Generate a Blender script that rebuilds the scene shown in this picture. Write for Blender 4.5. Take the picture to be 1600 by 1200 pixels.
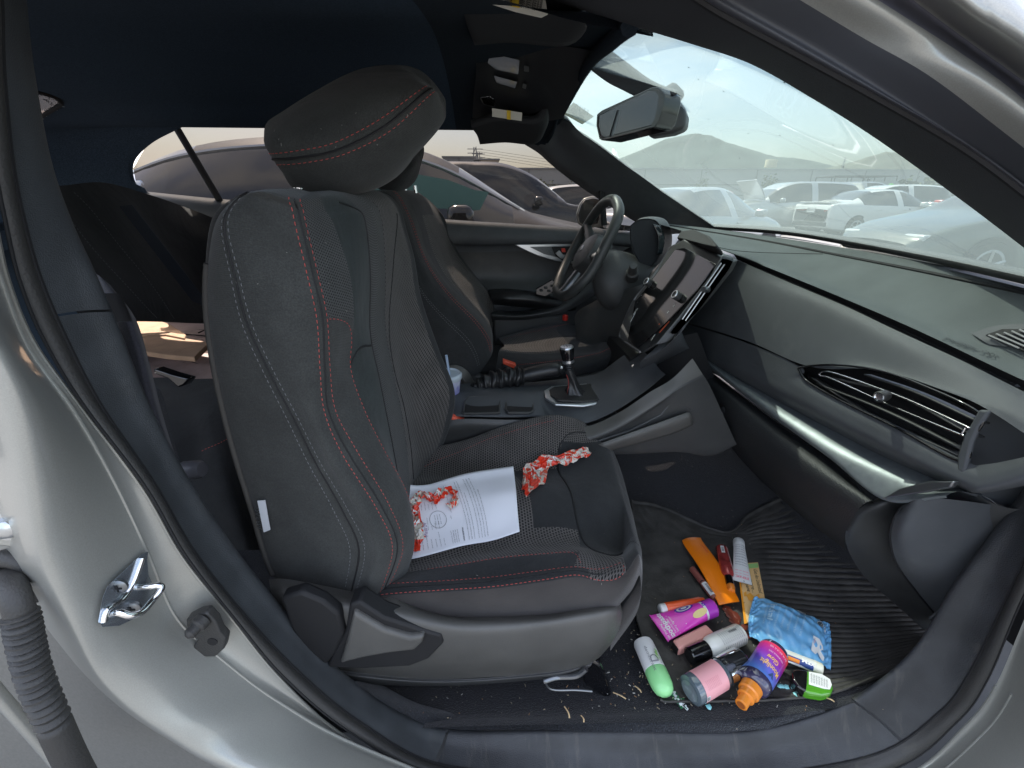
import bpy, bmesh, math, random
import numpy as np
from mathutils import Vector, Matrix
for _o in list(bpy.data.objects): bpy.data.objects.remove(_o)
sc = bpy.context.scene
COL = sc.collection
R = math.radians
# ---------------------------------------------------------------- camera
F = 680.0; PITCH = R(23); YAW = R(4); CH = 1.16
cam = bpy.data.objects.new('camera', bpy.data.cameras.new('camera')); COL.objects.link(cam)
cam.data.sensor_width = 36; cam.data.lens = 36 * F / 1600
cam.data.clip_start = 0.01; cam.data.clip_end = 9000
cam.location = (0, 0, CH); cam.rotation_euler = (R(90) - PITCH, 0, -YAW)
sc.camera = cam
# ---------------------------------------------------------------- view
sc.view_settings.view_transform = 'Standard'
sc.view_settings.look = 'None'
sc.view_settings.exposure = 2.0
sc.view_settings.gamma = 1
sc.view_settings.use_curve_mapping = False
sc.render.engine = 'CYCLES'
sc.cycles.use_denoising = True
sc.cycles.max_bounces = 8
sc.cycles.transparent_max_bounces = 16
# ---------------------------------------------------------------- sun and sky
SUN = Vector((-0.22, 0.50, 0.84)).normalized()
sun = bpy.data.objects.new('sun', bpy.data.lights.new('sun', 'SUN')); COL.objects.link(sun)
sun.data.energy = 3.6; sun.data.angle = R(0.5); sun.data.color = (1, 0.93, 0.83)
sun.rotation_euler = SUN.to_track_quat('Z', 'Y').to_euler()
world = bpy.data.worlds.new("World"); sc.world = world; world.use_nodes = True
wn = world.node_tree; wn.nodes.clear()
wo = wn.nodes.new('ShaderNodeOutputWorld'); wb = wn.nodes.new('ShaderNodeBackground')
sky = wn.nodes.new('ShaderNodeTexSky'); sky.sky_type = 'NISHITA'; sky.sun_disc = False
sky.sun_elevation = math.asin(SUN.z); sky.sun_rotation = math.atan2(SUN.x, SUN.y)
sky.air_density = 1.0; sky.dust_density = 3.2; sky.ozone_density = 1.2
wb.inputs['Strength'].default_value = 0.15
tc = wn.nodes.new('ShaderNodeTexCoord')
mp = wn.nodes.new('ShaderNodeMapping'); mp.inputs['Scale'].default_value = (1.6, 1.6, 5.5)
nz = wn.nodes.new('ShaderNodeTexNoise'); nz.inputs['Scale'].default_value = 1.6; nz.inputs['Detail'].default_value = 7; nz.inputs['Roughness'].default_value = .55
rp = wn.nodes.new('ShaderNodeMapRange'); rp.inputs['From Min'].default_value = .44; rp.inputs['From Max'].default_value = .66
rp.inputs['To Max'].default_value = .75
mx = wn.nodes.new('ShaderNodeMix'); mx.data_type = 'RGBA'
mx.inputs[7].default_value = (6.4, 6.2, 6.1, 1)
wn.links.new(tc.outputs['Generated'], mp.inputs['Vector']); wn.links.new(mp.outputs[0], nz.inputs['Vector'])
wn.links.new(nz.outputs[0], rp.inputs['Value']); wn.links.new(rp.outputs[0], mx.inputs[0])
wn.links.new(sky.outputs[0], mx.inputs[6]); wn.links.new(mx.outputs[2], wb.inputs['Color'])
wn.links.new(wb.outputs[0], wo.inputs[0])

# ---------------------------------------------------------------- pixel rays -> points of the place
_fw = np.array([math.sin(YAW) * math.cos(PITCH), math.cos(YAW) * math.cos(PITCH), -math.sin(PITCH)])
_rt = np.array([math.cos(YAW), -math.sin(YAW), 0]); _up = np.cross(_rt, _fw)
_C = np.array([0, 0, CH])
def ray(x, y): return _fw + _rt * (x - 800) / F - _up * (y - 600) / F
def ay(x, y, Y): d = ray(x, y); return _C + d * (Y / d[1])
def ax(x, y, X): d = ray(x, y); return _C + d * (X / d[0])
def az(x, y, Z): d = ray(x, y); return _C + d * ((Z - CH) / d[2])

# ---------------------------------------------------------------- materials
MATS = {}
def mat(name, col, rough=.6, metal=0, vary=0, vscale=30, bump=0, bscale=400, coat=0, sheen=0, spec=.5, emis=0, trans=0, alpha=1, aniso=None, col2=None, detail=3):
    if name in MATS: return MATS[name]
    m = bpy.data.materials.new(name); m.use_nodes = True; MATS[name] = m
    n = m.node_tree.nodes; l = m.node_tree.links
    b = n['Principled BSDF']
    b.inputs['Base Color'].default_value = (*col, 1); b.inputs['Roughness'].default_value = rough
    b.inputs['Metallic'].default_value = metal; b.inputs['Coat Weight'].default_value = coat
    b.inputs['Coat Roughness'].default_value = .06
    b.inputs['Sheen Weight'].default_value = sheen; b.inputs['Sheen Roughness'].default_value = .5
    b.inputs['Specular IOR Level'].default_value = spec
    b.inputs['Transmission Weight'].default_value = trans; b.inputs['Alpha'].default_value = alpha
    if emis: b.inputs['Emission Color'].default_value = (*col, 1); b.inputs['Emission Strength'].default_value = emis
    t = n.new('ShaderNodeTexCoord')
    if vary or col2:
        z = n.new('ShaderNodeTexNoise'); z.inputs['Scale'].default_value = vscale; z.inputs['Detail'].default_value = detail
        l.new(t.outputs['Object'], z.inputs['Vector'])
        r = n.new('ShaderNodeValToRGB')
        r.color_ramp.elements[0].position = .3; r.color_ramp.elements[1].position = .7
        c2 = col2 if col2 else tuple(min(1, c * (1 + vary)) for c in col)
        c1 = col if col2 else tuple(c * (1 - vary) for c in col)
        r.color_ramp.elements[0].color = (*c1, 1); r.color_ramp.elements[1].color = (*c2, 1)
        l.new(z.outputs[0], r.inputs[0]); l.new(r.outputs[0], b.inputs['Base Color'])
    if bump:
        z = n.new('ShaderNodeTexNoise'); z.inputs['Scale'].default_value = bscale; z.inputs['Detail'].default_value = 2
        l.new(t.outputs['Object'], z.inputs['Vector'])
        bp = n.new('ShaderNodeBump'); bp.inputs['Strength'].default_value = bump; bp.inputs['Distance'].default_value = .002
        l.new(z.outputs[0], bp.inputs['Height']); l.new(bp.outputs[0], b.inputs['Normal'])
    return m
def nodes_of(m): return m.node_tree.nodes, m.node_tree.links, m.node_tree.nodes['Principled BSDF']

def knit(name, thread, hole, w=.0062, h=.0052, strength=.6):
    m = mat(name, thread, rough=.85, sheen=.10, spec=.3); n, l, b = nodes_of(m)
    uv = n.new('ShaderNodeUVMap')
    br = n.new('ShaderNodeTexBrick'); br.offset = .5; br.inputs['Scale'].default_value = 1
    br.inputs['Brick Width'].default_value = w; br.inputs['Row Height'].default_value = h
    br.inputs['Mortar Size'].default_value = h * .27; br.inputs['Mortar Smooth'].default_value = .55
    br.inputs['Color1'].default_value = (*hole, 1); br.inputs['Color2'].default_value = (*[c * 1.3 for c in hole], 1)
    br.inputs['Mortar'].default_value = (*thread, 1)
    l.new(uv.outputs[0], br.inputs['Vector'])
    z = n.new('ShaderNodeTexNoise'); z.inputs['Scale'].default_value = 18; t = n.new('ShaderNodeTexCoord'); l.new(t.outputs['Object'], z.inputs['Vector'])
    mr = n.new('ShaderNodeMapRange'); mr.inputs['To Min'].default_value = .65; mr.inputs['To Max'].default_value = 1.35; l.new(z.outputs[0], mr.inputs['Value'])
    mm = n.new('ShaderNodeVectorMath'); mm.operation = 'SCALE'; l.new(br.outputs['Color'], mm.inputs[0]); l.new(mr.outputs[0], mm.inputs['Scale'])
    l.new(mm.outputs[0], b.inputs['Base Color'])
    bp = n.new('ShaderNodeBump'); bp.inputs['Strength'].default_value = strength; bp.inputs['Distance'].default_value = .0015
    l.new(br.outputs['Fac'], bp.inputs['Height']); l.new(bp.outputs[0], b.inputs['Normal'])
    return m

def woven(name, col, sc_=900, vary=.25):
    """fine ribbed cloth: thin ribs along one direction of the patch and dusty mottling"""
    m = mat(name, col, rough=.92, sheen=.12, spec=.3); n, l, b = nodes_of(m)
    uv = n.new('ShaderNodeUVMap')
    w = n.new('ShaderNodeTexWave'); w.bands_direction = 'Y'; w.inputs['Scale'].default_value = sc_ / 6.283; w.inputs['Distortion'].default_value = 1.2; w.inputs['Detail'].default_value = 1
    l.new(uv.outputs[0], w.inputs['Vector'])
    z = n.new('ShaderNodeTexNoise'); z.inputs['Scale'].default_value = 14; z.inputs['Detail'].default_value = 8; z.inputs['Roughness'].default_value = .7
    t = n.new('ShaderNodeTexCoord'); l.new(t.outputs['Object'], z.inputs['Vector'])
    z2 = n.new('ShaderNodeTexNoise'); z2.inputs['Scale'].default_value = 520; z2.inputs['Detail'].default_value = 1; l.new(t.outputs['Object'], z2.inputs['Vector'])
    mr = n.new('ShaderNodeMapRange'); mr.inputs['From Min'].default_value = .3; mr.inputs['From Max'].default_value = .7
    mr.inputs['To Min'].default_value = 1 - vary; mr.inputs['To Max'].default_value = 1 + vary; l.new(z.outputs[0], mr.inputs['Value'])
    m2 = n.new('ShaderNodeMapRange'); m2.inputs['To Min'].default_value = .5; m2.inputs['To Max'].default_value = 1.5; l.new(z2.outputs[0], m2.inputs['Value'])
    mu = n.new('ShaderNodeMath'); mu.operation = 'MULTIPLY'; l.new(mr.outputs[0], mu.inputs[0]); l.new(m2.outputs[0], mu.inputs[1])
    mm = n.new('ShaderNodeVectorMath'); mm.operation = 'SCALE'; mm.inputs[0].default_value = col; l.new(mu.outputs[0], mm.inputs['Scale'])
    l.new(mm.outputs[0], b.inputs['Base Color'])
    z3 = n.new('ShaderNodeTexNoise'); z3.inputs['Scale'].default_value = 7; z3.inputs['Detail'].default_value = 3; z3.inputs['Distortion'].default_value = .8; l.new(t.outputs['Object'], z3.inputs['Vector'])
    b0 = n.new('ShaderNodeBump'); b0.inputs['Strength'].default_value = .5; b0.inputs['Distance'].default_value = .012; l.new(z3.outputs[0], b0.inputs['Height'])
    bp = n.new('ShaderNodeBump'); bp.inputs['Strength'].default_value = .35; bp.inputs['Distance'].default_value = .0006
    l.new(b0.outputs[0], bp.inputs['Normal']); l.new(w.outputs['Fac'], bp.inputs['Height']); l.new(bp.outputs[0], b.inputs['Normal'])
    return m

def carpet(name, col, lint=.5):
    m = mat(name, col, rough=1, sheen=.2); n, l, b = nodes_of(m)
    t = n.new('ShaderNodeTexCoord')
    z = n.new('ShaderNodeTexNoise'); z.inputs['Scale'].default_value = 380; z.inputs['Detail'].default_value = 4; l.new(t.outputs['Object'], z.inputs['Vector'])
    v = n.new('ShaderNodeTexNoise'); v.inputs['Scale'].default_value = 230; v.inputs['Detail'].default_value = 0; l.new(t.outputs['Object'], v.inputs['Vector'])
    r = n.new('ShaderNodeValToRGB'); e = r.color_ramp.elements
    e[0].position = .35; e[0].color = (*[c * .4 for c in col], 1); e[1].position = .7; e[1].color = (*[c * 1.9 for c in col], 1)
    l.new(z.outputs[0], r.inputs[0])
    mr = n.new('ShaderNodeMapRange'); mr.inputs['From Min'].default_value = .80; mr.inputs['From Max'].default_value = .86; mr.inputs['To Max'].default_value = lint; l.new(v.outputs[0], mr.inputs['Value'])
    mx = n.new('ShaderNodeMix'); mx.data_type = 'RGBA'; l.new(mr.outputs[0], mx.inputs[0]); l.new(r.outputs[0], mx.inputs[6]); mx.inputs[7].default_value = (.35, .31, .25, 1)
    l.new(mx.outputs[2], b.inputs['Base Color'])
    bp = n.new('ShaderNodeBump'); bp.inputs['Strength'].default_value = .9; bp.inputs['Distance'].default_value = .003
    l.new(z.outputs[0], bp.inputs['Height']); l.new(bp.outputs[0], b.inputs['Normal'])
    return m

def glass(name, tint, refl=.9, dust=0, dustcol=(.6, .6, .5), dscale=3):
    """thin pane: tinted transparency, a mirror-like surface and a film of dust that scatters light"""
    if name in MATS: return MATS[name]
    m = bpy.data.materials.new(name); m.use_nodes = True; MATS[name] = m
    n = m.node_tree.nodes; l = m.node_tree.links; n.clear()
    o = n.new('ShaderNodeOutputMaterial'); tr = n.new('ShaderNodeBsdfTransparent'); tr.inputs[0].default_value = (*tint, 1)
    gl = n.new('ShaderNodeBsdfGlossy'); gl.inputs['Roughness'].default_value = .02
    fr = n.new('ShaderNodeFresnel'); fr.inputs[0].default_value = 1.5
    mu = n.new('ShaderNodeMath'); mu.operation = 'MULTIPLY'; mu.inputs[1].default_value = refl; l.new(fr.outputs[0], mu.inputs[0])
    m1 = n.new('ShaderNodeMixShader'); l.new(mu.outputs[0], m1.inputs[0]); l.new(tr.outputs[0], m1.inputs[1]); l.new(gl.outputs[0], m1.inputs[2])
    out = m1
    if dust:
        t = n.new('ShaderNodeTexCoord'); z = n.new('ShaderNodeTexNoise'); z.inputs['Scale'].default_value = dscale; z.inputs['Detail'].default_value = 8; l.new(t.outputs['Object'], z.inputs['Vector'])
        mr = n.new('ShaderNodeMapRange'); mr.inputs['To Min'].default_value = dust * .75; mr.inputs['To Max'].default_value = dust * 1.25; l.new(z.outputs[0], mr.inputs['Value'])
        df = n.new('ShaderNodeBsdfDiffuse'); df.inputs[0].default_value = (*dustcol, 1)
        tl = n.new('ShaderNodeBsdfTranslucent'); tl.inputs[0].default_value = (*dustcol, 1)
        m2 = n.new('ShaderNodeMixShader'); m2.inputs[0].default_value = .6; l.new(df.outputs[0], m2.inputs[1]); l.new(tl.outputs[0], m2.inputs[2])
        m3 = n.new('ShaderNodeMixShader'); l.new(mr.outputs[0], m3.inputs[0]); l.new(m1.outputs[0], m3.inputs[1]); l.new(m2.outputs[0], m3.inputs[2])
        out = m3
    l.new(out.outputs[0], o.inputs[0])
    return m

# ---------------------------------------------------------------- objects
OFF = {}
def thing(name, label, cat, loc=(0, 0, 0), group=None):
    o = bpy.data.objects.new(name, None); COL.objects.link(o); o.empty_display_size = .1
    o.location = loc; OFF[o] = np.array(loc, float)
    o['label'] = label; o['category'] = cat
    if group: o['group'] = group
    return o
def tag(o, label=None, cat=None, group=None, kind=None):
    for k, v in (('label', label), ('category', cat), ('group', group), ('kind', kind)):
        if v: o[k] = v
    return o
def mesh(name, V, Fc, m, parent=None, smooth=True, uv=None, mi=None, autosmooth=None):
    V = np.asarray(V, float)
    off = OFF.get(parent, np.zeros(3)) if parent else None
    if parent is None:
        off = np.zeros(3)
    me = bpy.data.meshes.new(name)
    me.from_pydata((V - off).tolist(), [], [tuple(int(i) for i in f) for f in Fc])
    for q in (m if isinstance(m, (list, tuple)) else [m]): me.materials.append(q)
    if mi is not None: me.polygons.foreach_set('material_index', np.asarray(mi, np.int32))
    if smooth: me.polygons.foreach_set('use_smooth', np.ones(len(me.polygons), bool))
    if uv is not None:
        ul = me.uv_layers.new(name='UVMap'); li = np.empty(len(me.loops), np.int32); me.loops.foreach_get('vertex_index', li)
        ul.data.foreach_set('uv', np.asarray(uv)[li].ravel())
    me.update()
    if autosmooth is not None:
        me.set_sharp_from_angle(angle=R(autosmooth))
    o = bpy.data.objects.new(name, me); COL.objects.link(o)
    if parent:
        o.parent = parent; OFF[o] = off
    else: OFF[o] = np.zeros(3)
    return o

def Wm(n, t, lin=False):
    t = np.clip(np.asarray(t, float), 0, n - 1); i = np.minimum(np.floor(t).astype(int), n - 2); f = t - i
    M = np.zeros((len(t), n)); k = np.arange(len(t))
    if lin or n == 2:
        M[k, i] += 1 - f; M[k, i + 1] += f; return M
    w = [-.5 * f + f**2 - .5 * f**3, 1 - 2.5 * f**2 + 1.5 * f**3, .5 * f + 2 * f**2 - 1.5 * f**3, -.5 * f**2 + .5 * f**3]
    for q, ww in zip((-1, 0, 1, 2), w):
        j = i + q
        a = j < 0; b = j > n - 1; c = ~(a | b)
        M[k[c], j[c]] += ww[c]
        M[k[a], 0] += 2 * ww[a]; M[k[a], 1] -= ww[a]
        M[k[b], n - 1] += 2 * ww[b]; M[k[b], n - 2] -= ww[b]
    return M
class Patch:
    def __init__(s, c, lu=False, lv=False): s.c = np.array(c, float); s.lu = lu; s.lv = lv
    def grid(s, u, v): return np.einsum('ur,rck,vc->uvk', Wm(s.c.shape[0], u, s.lu), s.c, Wm(s.c.shape[1], v, s.lv))
    def pts(s, u, v):
        return np.einsum('nr,rck,nc->nk', Wm(s.c.shape[0], u, s.lu), s.c, Wm(s.c.shape[1], v, s.lv))
    def nrm(s, u, v, sgn=1):
        u = np.asarray(u, float); v = np.asarray(v, float); e = .03
        a = s.pts(u + e, v) - s.pts(u - e, v); b = s.pts(u, v + e) - s.pts(u, v - e)
        n = np.cross(a, b); n /= np.linalg.norm(n, axis=1)[:, None] + 1e-12
        # towards the camera side
        d = _C - s.pts(u, v); f = np.sign((n * d).sum(1)); f[f == 0] = 1
        return n * f[:, None] * sgn
def gridfaces(nu, nv, closeu=False, closev=False, o=0):
    f = []
    for i in range(nu - (0 if closeu else 1)):
        for j in range(nv - (0 if closev else 1)):
            i2 = (i + 1) % nu; j2 = (j + 1) % nv
            f.append((o + i * nv + j, o + i * nv + j2, o + i2 * nv + j2, o + i2 * nv + j))
    return f
def arcuv(G):
    nu, nv, _ = G.shape
    a = np.zeros((nu, nv)); a[1:] = np.cumsum(np.linalg.norm(np.diff(G, axis=0), axis=2), axis=0)
    b = np.zeros((nu, nv)); b[:, 1:] = np.cumsum(np.linalg.norm(np.diff(G, axis=1), axis=2), axis=1)
    return np.stack([b, a], 2).reshape(-1, 2)
def surf(name, P, m, parent=None, ru=6, rv=6, u0=0, u1=None, v0=0, v1=None, thick=0, matcol=None, disp=None, flip=False, smooth=True, autosmooth=None):
    if not isinstance(P, Patch): P = Patch(P)
    u1 = P.c.shape[0] - 1 if u1 is None else u1; v1 = P.c.shape[1] - 1 if v1 is None else v1
    nu = max(2, int(round((u1 - u0) * ru)) + 1); nv = max(2, int(round((v1 - v0) * rv)) + 1)
    u = np.linspace(u0, u1, nu); v = np.linspace(v0, v1, nv)
    G = P.grid(u, v); V = G.reshape(-1, 3)
    if disp is not None:
        UU, VV = np.meshgrid(u, v, indexing='ij'); n_ = P.nrm(UU.ravel(), VV.ravel()); V = V + n_ * disp(UU.ravel(), VV.ravel())[:, None]
    f = gridfaces(nu, nv)
    if flip: f = [q[::-1] for q in f]
    mi = None
    if matcol:
        mi = []
        for i in range(nu - 1):
            for j in range(nv - 1):
                mi.append(matcol((u[i] + u[i + 1]) / 2, (v[j] + v[j + 1]) / 2))
    o = mesh(name, V, f, m, parent, uv=arcuv(G), mi=mi, smooth=smooth, autosmooth=autosmooth)
    if thick:
        s = o.modifiers.new('solid', 'SOLIDIFY'); s.thickness = abs(thick); s.offset = -1 if thick > 0 else 1
    return o
def curve_pts(c, n, closed=False):
    c = np.array(c, float)
    if closed:
        k = len(c); cc = np.vstack([c[-2:], c, c[:3]]); t = np.linspace(2, 2 + k, n, endpoint=False)
        return Wm(len(cc), t) @ cc
    return Wm(len(c), np.linspace(0, len(c) - 1, n)) @ c
def even(p, n, closed=False):
    q = np.vstack([p, p[:1]]) if closed else p
    s = np.r_[0, np.cumsum(np.linalg.norm(np.diff(q, axis=0), axis=1))]
    t = np.linspace(0, s[-1], n, endpoint=not closed)
    return np.stack([np.interp(t, s, q[:, k]) for k in range(3)], 1)
def tubegeo(p, r, k=8, closed=False, o=0, squash=None):
    p = np.asarray(p, float); n = len(p); r = np.broadcast_to(np.asarray(r, float), (n,))
    T = np.gradient(p, axis=0) if not closed else (np.roll(p, -1, 0) - np.roll(p, 1, 0))
    T /= np.linalg.norm(T, axis=1)[:, None] + 1e-12
    a = np.array([0, 0, 1.]) if abs(T[0, 2]) < .9 else np.array([1., 0, 0])
    N = []; x = np.cross(T[0], a); x /= np.linalg.norm(x)
    for i in range(n):
        x = x - T[i] * (x @ T[i]); x /= np.linalg.norm(x) + 1e-12; N.append(x.copy())
    N = np.array(N); B = np.cross(T, N); th = np.arange(k) * 2 * math.pi / k
    V = p[:, None] + r[:, None, None] * (np.cos(th)[None, :, None] * N[:, None] + np.sin(th)[None, :, None] * B[:, None])
    V = V.reshape(-1, 3); f = gridfaces(n, k, closed, True, o)
    if not closed: f += [tuple(o + i for i in range(k)), tuple(o + (n - 1) * k + i for i in reversed(range(k)))]
    return V, f
def tube(name, p, r, m, parent=None, k=8, closed=False):
    V, f = tubegeo(p, r, k, closed); return mesh(name, V, f, m, parent, autosmooth=50)
class MB:
    def __init__(s): s.V = []; s.F = []; s.mi = []; s.n = 0
    def add(s, V, Fc, mi=0):
        s.V.append(np.asarray(V, float)); s.F += [tuple(i + s.n for i in f) for f in Fc]; s.mi += [mi] * len(Fc); s.n += len(V); return s
    def box(s, c, d, rot=None, mi=0):
        c = np.array(c, float); d = np.array(d, float) / 2
        V = np.array([(x, y, z) for x in (-1, 1) for y in (-1, 1) for z in (-1, 1)]) * d
        if rot is not None: V = V @ np.array(rot).T
        return s.add(V + c, [(0, 1, 3, 2), (4, 6, 7, 5), (0, 4, 5, 1), (2, 3, 7, 6), (0, 2, 6, 4), (1, 5, 7, 3)], mi)
    def tube(s, p, r, k=8, closed=False, mi=0): V, f = tubegeo(p, r, k, closed); return s.add(V, f, mi)
    def build(s, name, m, parent=None, smooth=True, autosmooth=45, bevel=0, seg=2):
        o = mesh(name, np.vstack(s.V), s.F, m, parent, smooth=smooth, mi=s.mi, autosmooth=autosmooth)
        if bevel: bv = o.modifiers.new('bevel', 'BEVEL'); bv.width = bevel; bv.segments = seg; bv.limit_method = 'ANGLE'; bv.angle_limit = R(35)
        return o
def prism(name, poly, off, m, parent=None, bevel=0, seg=2, smooth=True):
    """solid between a traced face and the same face moved by off"""
    a = np.array(poly, float); b = a + np.array(off, float); n = len(a)
    f = [tuple(range(n)), tuple(range(2 * n - 1, n - 1, -1))] + [(i, i + n, (i + 1) % n + n, (i + 1) % n) for i in range(n)]
    o = mesh(name, np.vstack([a, b]), f, m, parent, smooth=smooth, autosmooth=40)
    bm = bmesh.new(); bm.from_mesh(o.data); bmesh.ops.recalc_face_normals(bm, faces=bm.faces); bm.to_mesh(o.data); bm.free()
    if bevel: bv = o.modifiers.new('bevel', 'BEVEL'); bv.width = bevel; bv.segments = seg; bv.limit_method = 'ANGLE'; bv.angle_limit = R(30)
    return o
def frame_of(zaxis, hint=(0, 0, 1)):
    z = np.array(zaxis, float); z /= np.linalg.norm(z); h = np.array(hint, float)
    if abs(z @ h) > .98 * np.linalg.norm(h): h = np.array([1., 0, 0])
    x = np.cross(h, z); x /= np.linalg.norm(x); return np.stack([x, np.cross(z, x), z], 1)
def lathe(name, prof, base, axis, m, parent=None, k=24, sx=1, hint=(0, 0, 1), autosmooth=40, mi=None):
    """profile [(radius, height)] turned round axis from base; sx flattens the section"""
    M = frame_of(axis, hint); th = np.arange(k) * 2 * math.pi / k; V = []
    for r, h in prof:
        V.append(np.stack([r * np.cos(th), r * sx * np.sin(th), np.full(k, h)], 1))
    V = np.vstack(V) @ M.T + np.array(base); f = gridfaces(len(prof), k, False, True)
    idx = None
    if mi: idx = sum([[mi[i]] * k for i in range(len(prof) - 1)], [])
    f = [q[::-1] for q in f]
    f += [tuple(range(k))[::-1], tuple((len(prof) - 1) * k + i for i in range(k))]
    if idx is not None: idx += [mi[0], mi[-1]]
    return mesh(name, V, f, m, parent, autosmooth=autosmooth, mi=idx)

def stitch_geo(mb, P3, N3, L=.0048, gap=.0024, r=.00055, lift=.0004, mi=0):
    """short thread stitches laid along a seam"""
    P3 = np.asarray(P3); s = np.r_[0, np.cumsum(np.linalg.norm(np.diff(P3, axis=0), axis=1))]
    n = int(s[-1] / (L + gap))
    for i in range(n):
        a, b = i * (L + gap), i * (L + gap) + L
        q = [np.array([np.interp(t, s, P3[:, k]) for k in range(3)]) for t in (a, (a + b) / 2, b)]
        nn = np.array([np.interp((a + b) / 2, s, N3[:, k]) for k in range(3)])
        d = q[2] - q[0]; ln = np.linalg.norm(d)
        if ln < 1e-6: continue
        d /= ln; sd = np.cross(d, nn); sd /= np.linalg.norm(sd) + 1e-9; nn = np.cross(sd, d)
        V = [q[0] - nn * r * .3]
        for t, rr in ((.2, .9), (.8, .9)):
            c = q[0] + d * ln * t + nn * (lift + r * .3)
            V += [c + sd * r * rr, c + nn * r * rr, c - sd * r * rr]
        V += [q[2] - nn * r * .3]
        mb.add(V, [(0, 1, 2), (0, 2, 3), (1, 4, 5, 2), (2, 5, 6, 3), (4, 7, 5), (5, 7, 6)], mi)
def seam(P, uv, mb, n=160, off=0, **kw):
    c = curve_pts([(a, b, 0) for a, b in uv], n); u, v = c[:, 0], c[:, 1]
    stitch_geo(mb, P.pts(u, v), P.nrm(u, v), **kw)
def groove(P, uv, name, m, parent, r=.0016, n=90):
    c = curve_pts([(a, b, 0) for a, b in uv], n); u, v = c[:, 0], c[:, 1]
    return tube(name, P.pts(u, v) + P.nrm(u, v) * r * .15, r, m, parent, k=6)

def project(G, px, py, lift=.001):
    """point of the sampled surface G seen in the direction of a pixel"""
    d = ray(px, py); d = d / np.linalg.norm(d); w = G - _C; t_ = w @ d; dist = np.linalg.norm(w - np.outer(t_, d), axis=1)
    k = np.argsort(dist)[:6]; front = k[t_[k] <= t_[k].min() + .05]; wgt = 1 / (dist[front] + 1e-4)
    return _C + d * ((t_[front] * wgt).sum() / wgt.sum() - lift)
def samples(P, u0=0, u1=None, v0=0, v1=None, n=120):
    return P.grid(np.linspace(u0, P.c.shape[0] - 1 if u1 is None else u1, n), np.linspace(v0, P.c.shape[1] - 1 if v1 is None else v1, n)).reshape(-1, 3)
def cut_hole(o, poly):
    """open a window in a sheet: drop the faces whose middle lies inside the traced outline"""
    poly = np.array(poly, float); bm = bmesh.new(); bm.from_mesh(o.data); rem = []
    for f in bm.faces:
        c = np.array(f.calc_center_median()) + OFF.get(o, np.zeros(3)); w = c - _C; z = w @ _fw
        if z <= .05: continue
        x = 800 + F * (w @ _rt) / z; y = 600 - F * (w @ _up) / z; ins = False; j = len(poly) - 1
        for i in range(len(poly)):
            if (poly[i, 1] > y) != (poly[j, 1] > y) and x < (poly[j, 0] - poly[i, 0]) * (y - poly[i, 1]) / (poly[j, 1] - poly[i, 1]) + poly[i, 0]: ins = not ins
            j = i
        if ins: rem.append(f)
    bmesh.ops.delete(bm, geom=rem, context='FACES'); bm.to_mesh(o.data); bm.free()

_tc = {}
def textgeo(s, size=1, bold=0):
    key = (s, bold)
    if key not in _tc:
        cu = bpy.data.curves.new('t', 'FONT'); cu.body = s; cu.size = 1; cu.resolution_u = 2; cu.offset = bold
        ob = bpy.data.objects.new('t', cu); me = bpy.data.meshes.new_from_object(ob)
        V = np.array([v.co[:] for v in me.vertices]).reshape(-1, 3); Fc = [tuple(p.vertices) for p in me.polygons]
        bpy.data.objects.remove(ob); bpy.data.curves.remove(cu); bpy.data.meshes.remove(me)
        _tc[key] = (V, Fc)
    V, Fc = _tc[key]; return V * size, Fc
def text_flat(mb, s, size, o, xd, yd, mi=0, width=None, bold=0, lift=.0003):
    V, Fc = textgeo(s, size, bold)
    if len(V) == 0: return
    if width: V = V * [width / max(1e-6, V[:, 0].max()), 1, 1]
    xd = np.array(xd, float); xd /= np.linalg.norm(xd); yd = np.array(yd, float); yd = yd - xd * (xd @ yd); yd /= np.linalg.norm(yd); n = np.cross(xd, yd)
    mb.add(np.array(o) + V[:, :1] * xd + V[:, 1:2] * yd + n * lift, Fc, mi)
def text_on(mb, s, size, fn, mi=0, width=None, bold=0, x0=0, y0=0):
    """lettering bent onto a surface: fn(x, y) -> points"""
    V, Fc = textgeo(s, size, bold)
    if len(V) == 0: return
    if width: V = V * [width / max(1e-6, V[:, 0].max()), 1, 1]
    mb.add(fn(V[:, 0] + x0, V[:, 1] + y0), Fc, mi)
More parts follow.
